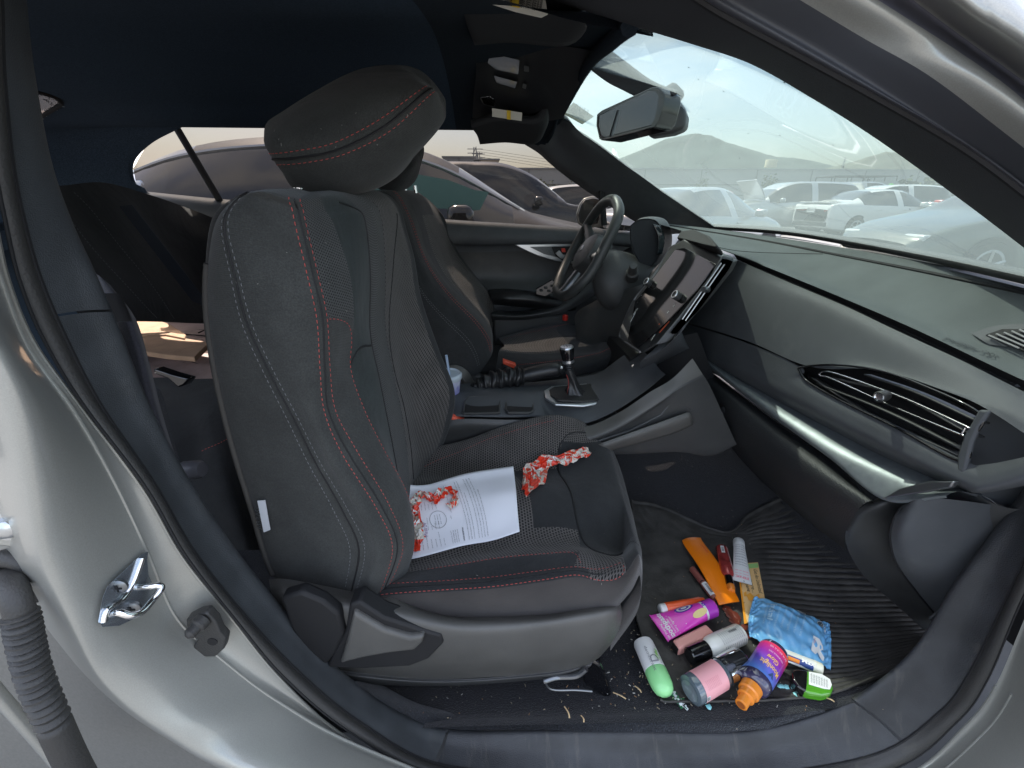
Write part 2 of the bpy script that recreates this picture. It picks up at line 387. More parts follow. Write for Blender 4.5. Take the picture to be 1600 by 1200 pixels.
# ---------------------------------------------------------------- palette
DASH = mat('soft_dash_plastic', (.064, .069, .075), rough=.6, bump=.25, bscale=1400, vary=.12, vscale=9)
DASHLOW = mat('hard_black_plastic', (.042, .043, .043), rough=.45, bump=.2, bscale=1500, vary=.15, vscale=12)
PLASTIC = mat('charcoal_trim_plastic', (.045, .050, .054), rough=.5, bump=.35, bscale=900, vary=.2, vscale=25)
SILLP = mat('sill_plastic', (.029, .031, .034), rough=.48, bump=.4, bscale=700, vary=.35, vscale=14)
GLOSSB = mat('gloss_black', (.006, .006, .007), rough=.06, coat=.6)
DARK = mat('black_void_plastic', (.006, .006, .007), rough=.7)
def dusty(m, dust=(.24, .22, .18), scale=(6, 6, 6), lo=.56, hi=.80, amt=.6):
    """pale dust lying in streaks over a plastic"""
    n, l, b = nodes_of(m); src = b.inputs['Base Color'].links[0].from_socket
    t = n.new('ShaderNodeTexCoord'); mp_ = n.new('ShaderNodeMapping'); mp_.inputs['Scale'].default_value = scale; l.new(t.outputs['Object'], mp_.inputs[0])
    z = n.new('ShaderNodeTexNoise'); z.inputs['Scale'].default_value = 1; z.inputs['Detail'].default_value = 9; z.inputs['Roughness'].default_value = .7; l.new(mp_.outputs[0], z.inputs['Vector'])
    mr = n.new('ShaderNodeMapRange'); mr.inputs['From Min'].default_value = lo; mr.inputs['From Max'].default_value = hi; mr.inputs['To Max'].default_value = amt; l.new(z.outputs[0], mr.inputs['Value'])
    mx = n.new('ShaderNodeMix'); mx.data_type = 'RGBA'; l.new(mr.outputs[0], mx.inputs[0]); l.new(src, mx.inputs[6]); mx.inputs[7].default_value = (*dust, 1); l.new(mx.outputs[2], b.inputs['Base Color'])
dusty(SILLP, scale=(55, 9, 8), lo=.56, hi=.85, amt=.35); dusty(PLASTIC, scale=(9, 9, 7), lo=.58, hi=.85, amt=.25); dusty(DASHLOW, scale=(7, 7, 7), lo=.58, hi=.85, amt=.2); dusty(DASH, dust=(.2, .21, .2), scale=(5, 5, 5), lo=.55, hi=.85, amt=.35)
RUBBER = mat('seal_rubber', (.035, .034, .032), rough=.55, bump=.3, bscale=500)
SATIN = mat('satin_silver', (.55, .57, .58), rough=.28, metal=.9)
SATIND = mat('satin_gunmetal', (.20, .21, .22), rough=.3, metal=.85)
CHROME = mat('chrome', (.8, .8, .8), rough=.08, metal=1)
SILVER = mat('silver_paint', (.345, .346, .315), rough=.34, metal=.4, coat=.45, vary=.07, vscale=900)
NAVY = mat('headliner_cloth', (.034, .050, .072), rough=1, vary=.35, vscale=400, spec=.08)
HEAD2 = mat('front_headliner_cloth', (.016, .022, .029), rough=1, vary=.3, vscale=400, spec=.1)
FAB = woven('seat_cloth', (.036, .038, .036))
FABD = woven('dark_seat_cloth', (.020, .021, .022))
KNIT = knit('knit_mesh_cloth', (.105, .096, .090), (.007, .007, .007), w=.0068, h=.0056)
KNITF = knit('fine_knit_mesh_cloth', (.065, .068, .066), (.007, .008, .008), w=.004, h=.0036)
REDT = mat('red_thread', (.40, .06, .05), rough=.6)
GREYT = mat('grey_thread', (.13, .135, .14), rough=.7)
BLKT = mat('black_thread', (.008, .008, .009), rough=.7)
CARPET = carpet('black_carpet', (.0085, .009, .012))
CARPETG = carpet('sill_carpet', (.016, .018, .022), lint=.7)
LEATHER = mat('black_leather', (.016, .016, .017), rough=.38, bump=.3, bscale=300)
WHITEP = mat('white_plastic', (.72, .72, .70), rough=.35)
TINT = glass('side_window_glass', (.18, .165, .155), refl=.22, dust=.005, dustcol=(.55, .50, .50))
WIND = glass('dusty_windscreen_glass', (.26, .31, .295), refl=.28, dust=.17, dustcol=(.56, .69, .66), dscale=2)

# ---------------------------------------------------------------- right hand door opening (body ring)
# stations run from the roof down the B pillar, along the sill and up to the dash; each a list of profile pixels
st = [
 [(38,-60),(24,-60),(-4,-60),(-30,-60),(-46,-60),(-60,-60),(-150,-60)],
 [(44,20),(28,20),(0,20),(-26,20),(-42,20),(-58,20),(-150,20)],
 [(54,110),(36,110),(3,110),(-22,112),(-38,112),(-55,112),(-150,115)],
 [(80,250),(58,250),(17,250),(-8,255),(-25,258),(-45,260),(-130,270)],
 [(112,345),(82,345),(36,345),(10,350),(-7,352),(-25,355),(-100,365)],
 [(150,430),(108,430),(62,435),(32,440),(14,442),(4,446),(-60,455)],
 [(188,520),(146,522),(102,528),(70,532),(54,536),(44,545),(6,550)],
 [(236,638),(196,632),(157,634),(130,632),(124,634),(116,645),(50,645)],
 [(297,752),(265,752),(240,756),(228,762),(222,764),(180,757),(78,765)],
 [(368,858),(336,860),(304,864),(290,868),(284,870),(230,862),(98,868)],
 [(450,960),(420,962),(386,966),(366,966),(358,962),(276,966),(138,965)],
 [(530,1045),(505,1050),(475,1058),(446,1060),(436,1058),(346,1030),(186,1055)],
 [(618,1110),(596,1118),(565,1130),(545,1142),(530,1144),(440,1100),(276,1130)],
 [(700,1139),(692,1165),(680,1192),(668,1208),(660,1218),(570,1170),(420,1205)],
 [(850,1141),(850,1176),(846,1210),(842,1232),(838,1245),(820,1262),(780,1320)],
 [(1000,1142),(1000,1180),(1000,1216),(1000,1238),(1000,1252),(1000,1272),(1000,1340)],
 [(1170,1141),(1188,1176),(1205,1208),(1218,1230),(1228,1246),(1246,1268),(1300,1335)],
 [(1300,1108),(1340,1140),(1372,1176),(1398,1200),(1412,1212),(1430,1228),(1500,1290)],
 [(1383,1058),(1424,1086),(1468,1112),(1496,1126),(1508,1134),(1530,1152),(1610,1215)],
 [(1440,1000),(1478,1030),(1514,1052),(1542,1062),(1556,1070),(1580,1085),(1670,1130)],
 [(1490,915),(1532,930),(1568,945),(1590,950),(1606,955),(1630,965),(1730,1000)],
 [(1560,820),(1590,830),(1618,840),(1642,846),(1660,850),(1690,858),(1790,880)],
 [(1640,700),(1665,700),(1690,700),(1715,700),(1735,700),(1770,705),(1880,715)],
 [(1700,540),(1730,540),(1755,540),(1785,540),(1805,540),(1840,540),(1960,540)],
]
st.insert(0, [(44,-300),(30,-310),(2,-320),(-24,-330),(-40,-335),(-54,-340),(-150,-360)])
YS = [.47, .445, .418, .400, .404, .385, .315]
ring = []
cen = np.array([.2, .45, .85])
for s in st:
    row = [ay(p[0], p[1], y) for p, y in zip(s, YS)]
    o = row[0] - cen; o[1] = 0; o /= np.linalg.norm(o)
    ring.append([ay(*s[0], YS[0] + .09) + o * .02, ay(*s[0], YS[0] + .02) + o * .006] + row + [row[-1] + o * .03 + [0, -.0, 0], row[-1] + o * .12 + [0, .05, 0]])
RING = Patch(ring)
body = thing('silver_car_body', 'silver car body seen through its open front passenger door', 'car body', (0, .4, .3))
frame = surf('door_frame', RING, SILVER, body, ru=6, rv=5, v0=6, v1=10)
JT = Patch(RING.c + np.array([0, .020, 0]))
for a, b in ((6.4, 6.9),): surf('trim_joint', JT, DARK, body, ru=12, rv=8, u0=a, u1=b, v0=1.8, v1=3.9)
for nm, a, b in (('upper_pillar_trim', 0, 6.62), ('lower_pillar_trim', 6.66, 13.98), ('sill_plate', 14.02, 18.3), ('front_sill_trim', 18.34, 24)):
    surf(nm, RING, SILLP if 'sill' in nm else PLASTIC, body, ru=6, rv=6, u0=a, u1=b, v0=0, v1=4, thick=-.0)
def roll(u, v): return .004 * np.sin((v - 4) * math.pi) + .0
surf('door_seal', RING, RUBBER, body, ru=6, rv=8, v0=4.0, v1=5.0, disp=roll)
groove(RING, [(i, 4.02) for i in range(25)], 'seal_gap', DARK, body, r=.0022, n=200)
groove(RING, [(i, 5.03) for i in range(25)], 'seal_edge', DARK, body, r=.0014, n=200)

for v_ in (6.0, 7.0):
    groove(RING, [(i, v_) for i in range(4, 21)], 'pressed_bead', SILVER, body, r=.0016, n=200)
tube('rear_door_edge', curve_pts([ay(x, y, .30) for x, y in [(-40,1040),(0,1088),(50,1145),(110,1215)]], 20), .006, SILVER, body)
# ---- front roof rail and A pillar of the opening (top right)
ap = [
 [(560,-150),(560,-240),(560,-270),(560,-300),(560,-340),(560,-400),(560,-460)],
 [(825,-18),(850,-100),(855,-140),(930,-170),(1000,-200),(1060,-230),(1120,-260)],
 [(985,38),(1030,-35),(1062,-48),(1140,-65),(1230,-82),(1300,-100),(1370,-122)],
 [(1085,70),(1130,22),(1160,8),(1250,0),(1360,0),(1427,0),(1517,0)],
 [(1180,103),(1233,77),(1270,70),(1350,60),(1467,67),(1517,67),(1567,37)],
 [(1285,162),(1367,150),(1400,150),(1450,117),(1550,123),(1600,127),(1640,90)],
 [(1385,225),(1500,227),(1530,235),(1560,200),(1625,185),(1680,190),(1730,160)],
 [(1500,308),(1600,300),(1630,310),(1660,280),(1720,265),(1770,270),(1830,240)],
 [(1605,388),(1700,385),(1730,395),(1760,370),(1820,350),(1870,350),(1940,320)],
 [(1800,540),(1900,540),(1930,540),(1960,520),(2000,500),(2060,500),(2140,480)],
]
ap.insert(0, [(90,-200),(90,-330),(90,-365),(90,-400),(90,-450),(90,-520),(90,-600)])
Ytop = [.56, .58, .58, .56, .55, .54, .52, .50, .475, .45, .42]
AP = []
for s, y0 in zip(ap, Ytop):
    dy = [0, -.10, -.11, -.135, -.16, -.145, -.20]
    row = [ay(p[0], p[1], y0 + d) for p, d in zip(s, dy)]
    AP.append([row[0] + [0, .05, .03]] + row + [row[-1] + [-.02, .08, .10]])
AP = Patch(AP)
surf('front_pillar_trim', AP, mat('pillar_trim_plastic', (.030, .032, .036), rough=.7, bump=.3, bscale=700), body, v0=0, v1=2, rv=5)
surf('roof_seal', AP, mat('roof_seal_rubber', (.045, .048, .056), rough=.5), body, v0=2, v1=4, rv=7)
surf('roof_rail', AP, [SILVER, mat('channel_grey', (.10, .10, .13), rough=.5)], body, v0=4, v1=8, rv=7, matcol=lambda u, v: 1 if 5.1 < v < 6.0 else 0)
groove(AP, [(i, 2.0) for i in range(11)], 'seal_gap', DARK, body, r=.003, n=120)

# ---- striker, door switch, bolt and wiring boot on the silver jamb
stk = thing('door_striker', 'shiny steel door striker screwed to the silver pillar', 'door striker', ay(200, 930, .36))
GR = samples(RING, 7, 15, 5, 9, n=220)
def onb(x, y, l): return project(GR, x, y, l)
pl = [onb(x, y, .010) for x, y in [(226,868),(215,872),(168,916),(160,935),(153,972),(160,980),(186,978),(212,966),(238,930),(226,905),(224,880)]]
prism('plate', pl, (0, .006, 0), mat('zinc_plate', (.5, .55, .6), rough=.25, metal=.9), stk, bevel=.0015, smooth=False)
tube('loop', curve_pts([onb(x, y, l) for x, y, l in [(176,960,.008),(186,957,.020),(204,962,.032),(222,956,.038),(238,938,.040),(252,920,.040),(248,915,.036),(236,916,.028),(214,918,.008)]], 40), .0036, CHROME, stk)
tube('rib', curve_pts([onb(x, y, .012) for x, y in [(222,872),(216,890),(206,915),(190,938),(168,952),(162,972)]], 20), .0028, CHROME, stk)
for x, y in ((187, 916), (208, 949)):
    c = onb(x, y, .012); sr = lathe('screw', [(.001,-.002),(.0075, -.001),(.0075, .0015), (.005, .003), (.0005, .003)], c, (0.1, -1, 0.1), SATIND, stk, k=16)
    b_ = MB(); b_.box(c + [0, -.0032, 0], (.008, .001, .0016)); b_.box(c + [0, -.0033, 0], (.0016, .001, .008)); b_.build('cross_slot', DARK, sr)
sw = thing('door_light_switch', 'black rubber door light switch on the silver door jamb', 'switch', ay(330, 980, .39))
prism('mount', [ay(x, y, .388) for x, y in [(300,955),(318,946),(332,944),(345,958),(352,975),(361,985),(358,1000),(345,1012),(322,1012),(310,998),(318,985),(302,975)]], (0, -.012, 0), RUBBER, sw, bevel=.002)
lathe('plunger', [(.009, 0), (.009, .008), (.0065, .010), (.0065, .018), (.003, .021), (.0005, .021)], ay(318, 968, .375), (-.35, -1, -.1), RUBBER, sw, k=20)
lathe('screw_hole', [(.0055, 0), (.0055, .002), (.0005, .002)], ay(333, 1001, .377), (0, -1, 0), DARK, sw, k=16)
bt = thing('wiring_boot', 'black corrugated rubber wiring boot on the rear of the pillar', 'cable boot', ay(30, 900, .33))
bp_ = curve_pts([ay(x, y, Y) for x, y, Y in [(12,895,.34),(22,925,.31),(33,965,.30),(42,1010,.295),(55,1060,.29),(78,1115,.285),(110,1185,.28),(140,1240,.28)]], 150)
k_ = np.arange(150); rr = np.where((k_ > 38) & (k_ < 112), .0115 + .0016 * np.sin(k_ * 2 * math.pi / 3.6), .0105 + .002 * (k_ >= 112))
tube('corrugated_sleeve', bp_, rr, RUBBER, bt, k=18)
tube('grommet', curve_pts([ay(x, y, .335) for x, y in [(-20,880),(10,872),(40,882),(58,905),(62,925),(52,930)]], 30), .008, RUBBER, bt)
hb = thing('hinge_bolt', 'greasy silver hinge bracket with a hexagon bolt at the left edge', 'hinge bracket', ay(15, 830, .33))
prism('bracket', [ay(x, y, .33) for x, y in [(-30,740),(10,760),(30,800),(40,830),(36,848),(20,856),(-30,850)]], (0, .006, 0), SILVER, hb, bevel=.002)
lathe('bolt', [(.009, 0), (.009, .007), (.006, .009), (.0005, .009)], ay(14, 822, .328), (.2, -1, .1), SATIN, hb, k=6)
lathe('washer', [(.013, 0), (.013, .002), (.008, .0025), (.0005, .0025)], ay(14, 822, .33), (.2, -1, .1), SATIN, hb, k=24)

# dark rear door gap and lower jamb behind the boot
gap = Patch([[ay(-260,500,.42), ay(-60,500,.40), ay(20,560,.36)], [ay(-260,760,.42), ay(-40,760,.38), ay(72,765,.34)], [ay(-260,900,.42), ay(10,900,.38), ay(112,900,.335)],
             [ay(-200,1060,.40), ay(60,1060,.37), ay(180,1055,.335)], [ay(-100,1260,.36), ay(140,1240,.36), ay(330,1180,.335)], [ay(100,1500,.36), ay(330,1420,.36), ay(600,1330,.34)]])
surf('rear_jamb', gap, mat('jamb_primer', (.17, .168, .155), rough=.45, metal=.3, vary=.10, vscale=300), body)

fh = thing('hinge_bracket', 'black front door hinge bracket at the lower right corner', 'door hinge', ay(1570, 1170, .40))
prism('hinge_leaf', [ay(x, y, .395) for x, y in [(1534,1168),(1546,1150),(1592,1147),(1640,1128),(1640,1240),(1590,1240),(1556,1196),(1540,1180)]], (0, .03, 0), DASHLOW, fh, bevel=.005, seg=3)
lathe('hinge_pin', [(.008, 0), (.008, .012), (.0005, .013)], ay(1575, 1168, .395), (0, -1, 0), RUBBER, fh, k=16)
bn_ = Patch([[(1.02, Y, 1.00 - .03 * abs(Y - 1.1)), (1.35, Y, .975 - .05 * abs(Y - 1.1)), (1.8, Y, .90 - .08 * abs(Y - 1.1)), (2.15, Y, .78 - .1 * abs(Y - 1.1)), (2.3, Y, .5)] for Y in (.42, .7, 1.1, 1.5, 1.78)])
surf('bonnet', bn_, SILVER, body)
# ---------------------------------------------------------------- headliner, far side, glass
far = [(850,232),(780,201),(735,190),(690,184),(600,174),(500,169),(430,169),(380,173),(330,180),(280,201),(240,222),(214,246),(208,266),(214,288),(235,303)]
FY = 1.72
rows = []
fpts = [ay(x, y, FY) for x, y in far]
hx = [.24, .10, 0, -.12, -.3, -.5, -.7, -.85, -1.0, -1.15, -1.3, -1.45, -1.55, -1.65, -1.75]
hd = [0]*10 + [.0, .02, .05, .09, .14]
def zc(Y): return 1.42 - .10 * ((Y - 1.1) / .62) ** 2
for Y in (.40, .50, .65, .9, 1.15, 1.4, 1.58):
    rows.append([(hx[j] - (.04 if j == 0 else 0) * (1 - ((Y - .4) / 1.2)), max(Y, (.60, .56, .51)[min(j, 2)]), zc(max(Y, .52)) - hd[j]) for j in range(15)])
rows.append([tuple(.55 * np.array(rows[-1][j]) * [1, 0, 0] + .45 * fpts[j] * [1, 0, 0] + np.array([0, 1.67, 0]) + np.array([0, 0, max(fpts[j][2] + .02, .5 * (rows[-1][j][2] + fpts[j][2]))])) for j in range(15)])
rows.append([tuple(p) for p in fpts])
HL = Patch(rows)
hl = thing('headliner', 'dark navy cloth headliner over the seats', 'headliner', (0, 1.1, 1.42))
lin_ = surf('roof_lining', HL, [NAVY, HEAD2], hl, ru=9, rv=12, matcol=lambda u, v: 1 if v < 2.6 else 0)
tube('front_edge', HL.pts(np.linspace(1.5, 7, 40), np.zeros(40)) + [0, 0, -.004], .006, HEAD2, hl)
# outer roof skin and everything that keeps the cabin dark
roof_ = surf('roof_panel', Patch([[(x, Y, zc(Y) + .045 - d) for x, d in ((.22, .0), (-.3, 0), (-.9, 0), (-1.4, .0), (-1.8, .08))] for Y in (.36, .6, 1.1, 1.5, 1.66)]), SILVER, body, ru=24, rv=24)
surf('roof_side_rail', Patch([[tuple(np.array(p) + [0, .03, .05]) for p in HL.c[6][:10]], [tuple(ay(x, y - 7, 1.81) + [0, 0, .03]) for x, y in far[:10]], [tuple(ay(x, y - 3, 1.82)) for x, y in far[:10]]]), SILVER, body)
# grab reflection: clear plastic hook on the roof lining
tag(mesh('coat_hook', [ay(258,56,1.3), ay(275,63,1.29), ay(300,76,1.28), ay(325,83,1.285), ay(352,82,1.3), ay(325,70,1.3), ay(300,62,1.31)], [(0,1,6),(1,2,5,6),(2,3,4,5)], mat('clear_film', (.25, .27, .3), rough=.2), None, smooth=False), 'small clear plastic sliver hanging from the roof lining', 'plastic trim')
# C pillar and rear quarter
cp = Patch([[tuple(fpts[j] + [0, 0, 0]) for j in (9, 10, 11, 12, 13, 14)],
            [tuple(fpts[j] + [-.06, -.02, .01]) for j in (9, 10, 11, 12, 13, 14)],
            [(-1.45, 1.6, 1.36), (-1.5, 1.62, 1.34), (-1.6, 1.64, 1.28), (-1.65, 1.64, 1.2), (-1.65, 1.64, 1.12), (-1.6, 1.64, 1.0)],
            [(-1.6, 1.5, 1.40), (-1.75, 1.55, 1.36), (-1.9, 1.55, 1.28), (-1.95, 1.55, 1.18), (-1.95, 1.55, 1.08), (-1.95, 1.5, .9)]])
cpo = surf('rear_pillar_trim', cp, NAVY, hl, ru=24, rv=24)
RWP = [(30,138),(56,143),(72,147),(86,151),(94,158),(95,163),(88,168),(64,182),(40,196),(20,190)]
for o_ in (lin_, cpo, roof_): cut_hole(o_, RWP)
HG = np.vstack([samples(HL), samples(cp)])
# parcel shelf and rear wall
mb = MB(); mb.box((-1.85, 1.1, 1.08), (.7, 1.5, .02)); mb.box((-2.2, 1.1, .75), (.03, 1.6, .7)); mb.box((-1.72, 1.86, .70), (1.1, .04, .85)); mb.build('parcel_shelf', NAVY, hl, smooth=False)
rg = Patch([[(-1.62, Y, 1.37 - .05 * abs(Y - 1.1)), (-1.95, Y, 1.26 - .04 * abs(Y - 1.1)), (-2.2, Y, 1.09)] for Y in (.55, 1.1, 1.62)])
rwin = thing('rear_window', 'tinted rear window with mirrored crayon writing at left edge', 'car window', (-1.9, 1.1, 1.2))
rwp = np.array([project(HG, x, y, -.012) for x, y in RWP]); mesh('glass', rwp, [tuple(range(len(rwp)))], glass('rear_glass', (.26, .22, .22), dust=.1, dustcol=(.6, .5, .48)), rwin, smooth=False)
tube('rubber_edge', even(np.array([project(HG, x, y, -.002) for x, y in RWP]), 60, True), .0055, DARK, rwin, closed=True, k=6)
mb = MB(); a_ = project(HG, 90, 158, -.008); b2_ = project(HG, 58, 148, -.008); c2_ = project(HG, 88, 150, -.008); text_flat(mb, "AGA7", .04, a_, b2_ - a_, c2_ - a_, width=np.linalg.norm(b2_ - a_), lift=0)
a_ = project(HG, 80, 165, -.008); text_flat(mb, "sold", .02, a_, b2_ - a_ + 0, c2_ - a_, width=.05, lift=0)
mb.build('crayon_writing', DARK, rwin, smooth=False)
# far door: glass, divider, panel
win_b = [(235,303),(345,313),(450,321),(560,331),(690,343),(800,350),(930,356),(1015,350)]
fd = thing('driver_door', 'closed far driver door with black panel and silver pull trim', 'car door', (.2, 1.85, .5))
YG = 1.78
topc = [(208,266),(240,222),(330,178),(430,167),(560,168),(690,182),(800,206),(900,258),(985,320)]
botc = [(214,290),(250,304),(345,313),(450,321),(560,331),(690,344),(800,351),(930,357),(1015,350)]
wing = Patch([[ay(x, y - 3, YG) for x, y in topc], [ay((a[0]+b[0])/2, (a[1]+b[1])/2, YG + .02) for a, b in zip(topc, botc)], [ay(x, y + 4, YG) for x, y in botc]])
surf('window_glass', wing, TINT, fd)
mb = MB()
for a, b, w in (((276, 200), (343, 313), .012), ((938, 280), (944, 352), .012)):
    p, q = ay(a[0], a[1], YG - .02), ay(b[0], b[1], YG - .02); mb.tube([p, q], w, 8)
mb.build('window_divider', DARK, fd)
# door panel rows (top to bottom), pixels at Y
dp = [
 ([(225,299),(345,311),(520,326),(690,342),(800,349),(930,357),(1040,366)], 1.775),
 ([(225,304),(345,318),(520,332),(690,347),(800,354),(930,362),(1040,372)], 1.74),
 ([(225,325),(345,335),(520,350),(700,366),(800,371),(930,376),(1040,384)], 1.725),
 ([(235,345),(345,352),(520,366),(712,381),(800,382),(930,382),(1040,392)], 1.735),
 ([(235,352),(345,360),(520,374),(712,387),(800,386),(930,386),(1040,396)], 1.77),
 ([(240,400),(345,405),(520,420),(740,430),(820,430),(930,425),(1040,430)], 1.78),
 ([(250,440),(345,445),(540,455),(760,452),(820,453),(930,450),(1040,460)], 1.75),
 ([(260,500),(360,505),(560,500),(770,478),(830,480),(930,480),(1040,500)], 1.72),
 ([(270,560),(380,560),(600,540),(775,492),(830,490),(930,500),(1040,540)], 1.76),
 ([(280,640),(400,640),(640,600),(780,540),(860,530),(930,540),(1040,580)], 1.78),
 ([(300,760),(420,760),(660,720),(790,660),(870,640),(930,640),(1040,660)], 1.80)]
DP = Patch([[ay(x, y, Y) for x, y in r] for r, Y in dp])
surf('inner_panel', DP, [DASH, DASHLOW], fd, ru=5, rv=6, matcol=lambda u, v: 1 if 4.2 < u < 6 else 0)
# armrest
arm = Patch([[ay(x, y, Y) for x, y, Y in r] for r in [
 [(760,452,1.76),(790,451,1.74),(830,455,1.73),(862,462,1.72),(900,470,1.74)],
 [(764,455,1.70),(790,454,1.68),(830,458,1.67),(862,466,1.68),(900,474,1.70)],
 [(768,468,1.68),(790,468,1.65),(830,471,1.65),(862,476,1.66),(900,484,1.70)],
 [(770,476,1.72),(795,478,1.70),(830,482,1.70),(862,486,1.70),(900,490,1.72)]]])
surf('armrest', arm, LEATHER, fd)
arm2 = Patch([[ay(x, y, Y) for x, y, Y in r] for r in [
 [(768,484,1.74),(820,486,1.72),(870,470,1.70),(905,452,1.70),(935,425,1.74)],
 [(768,492,1.68),(820,493,1.66),(872,482,1.66),(910,462,1.68),(945,432,1.72)],
 [(770,500,1.70),(820,500,1.68),(874,490,1.66),(912,472,1.68),(950,445,1.72)]]])
surf('door_pull', arm2, DASHLOW, fd)
# silver sweep trim with handle
tp = [ay(x, y, 1.735) for x, y in [(803,382),(850,381),(900,379),(960,377),(985,377),(985,386),(960,400),(945,412),(900,413),(868,408),(840,400),(820,391)]]
prism('pull_trim', tp, (0, .03, 0), SATIN, fd, bevel=.003)
tp = [ay(x, y, 1.728) for x, y in [(828,386),(900,384),(905,405),(880,404),(850,397)]]
prism('carbon_insert', tp, (0, .01, 0), mat('carbon_weave', (.10, .11, .115), rough=.3, vary=.5, vscale=700), fd, bevel=.001)
prism('handle_recess', [ay(x, y, 1.722) for x, y in [(862,386),(898,385),(900,408),(880,408),(868,400)]], (0, .012, 0), DARK, fd, bevel=.002)
hd_ = prism('door_handle', [ay(x, y, 1.712) for x, y in [(868,396),(874,391),(880,398),(892,399),(892,404),(876,404)]], (0, .006, 0), SATIN, fd, bevel=.001)
prism('lock_tab', [ay(x, y, 1.710) for x, y in [(877,388),(883,388),(884,394),(878,394)]], (0, .005, 0), mat('red_tab', (.6, .05, .03), rough=.4), fd, bevel=.0005)
prism('switch_panel', [ay(x, y, 1.655) for x, y in [(838,452),(862,438),(872,441),(872,452),(852,463),(838,460)]], (0, .02, 0), GLOSSB, fd, bevel=.001)
for x, y in ((846, 454), (853, 450), (858, 455), (863, 447), (866, 452)):
    p = ay(x, y, 1.650); b_ = MB(); b_.box(p, (.012, .006, .007)); b_.build('window_switch', DASHLOW, fd, bevel=.001)
prism('door_bin', [ay(x, y, 1.70) for x, y in [(770,495),(870,492),(905,470),(950,455),(950,540),(800,545),(772,540)]], (0, .05, 0), DASHLOW, fd, bevel=.01)
# far mirror outside
dm = thing('door_mirror', 'silver door mirror outside the far driver window', 'door mirror', ay(920, 340, 2.0))
mh = [ay(x, y, 1.96) for x, y in [(905,318),(912,309),(925,306),(945,309),(947,340),(944,354),(915,357),(902,350),(899,335)]]
prism('shell', mh, (.02, .06, 0), SILVER, dm, bevel=.012, seg=3)
prism('mirror_glass', [ay(x, y, 1.955) for x, y in [(908,320),(914,312),(926,309),(937,311),(938,338),(934,350),(915,353),(905,348),(903,336)]], (0, .004, 0), mat('mirror_surface', (.55, .53, .48), rough=.03, metal=1), dm, bevel=.002)
# far A pillar
fa = Patch([[ay(x, y, Y) for x, y, Y in r] for r in [
 [(872,160,1.52),(866,166,1.58),(848,190,1.65),(828,216,1.72),(820,226,1.80)],
 [(884,178,1.55),(878,182,1.6),(862,205,1.66),(846,232,1.72),(842,240,1.80)],
 [(905,205,1.60),(895,212,1.62),(880,232,1.69),(868,252,1.74),(862,258,1.80)],
 [(950,240,1.62),(940,246,1.64),(920,262,1.70),(900,274,1.75),(890,280,1.80)],
 [(1000,274,1.64),(990,280,1.66),(970,296,1.71),(948,308,1.76),(940,314,1.80)],
 [(1060,318,1.66),(1048,322,1.68),(1025,334,1.72),(1000,340,1.76),(990,345,1.80)],
 [(1118,356,1.68),(1108,360,1.70),(1080,364,1.73),(1050,366,1.76),(1040,370,1.80)]]])
surf('far_pillar_trim', fa, DASH, body)
# windscreen
ws = Patch([[ay(x, y, Y) for x, y, Y in r] for r in [
 [(872,190,1.66),(915,110,1.06),(960,60,.68),(1010,20,.52)],
 [(925,222,1.66),(1010,170,1.15),(1100,130,.78),(1260,120,.50)],
 [(1010,285,1.68),(1110,265,1.25),(1280,260,.85),(1480,270,.50)],
 [(1115,356,1.70),(1235,365,1.32),(1420,398,.88),(1680,455,.50)]]])
wsc = thing('windscreen', 'dusty greenish windscreen glass above the dashboard', 'windscreen', (.9, 1.0, 1.0))
surf('glass', ws, WIND, wsc, ru=8, rv=8)
tube('bottom_frit', curve_pts([ws.c[3][i] + [0, 0, .004] for i in range(4)], 50), .010, DARK, wsc)
tube('header_edge', curve_pts([ws.c[0][i] + [-.004, 0, -.004] for i in range(4)], 50)[:44], .010, HEAD2, wsc)
tube('side_frit', curve_pts([ws.c[i][0] + [0, -.01, 0] for i in range(4)], 30), .006, DARK, wsc)
# sensor cowl band running down to the mirror, dotted top shade
bd = Patch([[ay(x, y, Y) for x, y, Y in r] for r in [
 [(940,80,.99),(928,92,1.01),(916,104,1.03)],[(985,112,.98),(968,122,1.0),(948,128,1.02)],[(1020,132,.96),(1000,142,.98),(975,142,1.0)],[(1058,146,.93),(1040,158,.95),(1010,160,.98)]]])
surf('sensor_cowl', bd, DASH, wsc, thick=.015)
prism('white_toll_tag', [ay(x, y, 1.50) for x, y in [(896,160),(928,182),(910,194),(880,177)]], (0, .004, 0), mat('sticker_film', (.45, .46, .34), rough=.5, emis=0), wsc)
mb = MB()
p0 = ay(884, 176, 1.494); xd = ay(912, 190, 1.494) - p0; yd = ay(900, 162, 1.494) - p0
for k, s_ in enumerate(["02 NOV 2023", "87AV 09LC", "0.1A 20.9", "M 4 1 K A"]):
    text_flat(mb, s_, .012, p0 + yd * (.12 + .23 * k) + xd * .08, xd, yd, width=.9 * np.linalg.norm(xd) * (.9 - .1 * (k % 2)), lift=-.002)
mb.build('tag_print', DARK, wsc, smooth=False)
for k in range(16):
    random.seed(k + 5); u, v = random.uniform(.5, 2.9), random.uniform(.3, 2.9); p = ws.pts([u], [v])[0] + ws.nrm([u], [v])[0] * .001
    lathe('dirt_speck', [(.0012, 0), (.0008, .0005), (.0001, .0006)], p, ws.nrm([u], [v])[0], DARK, wsc, k=6)
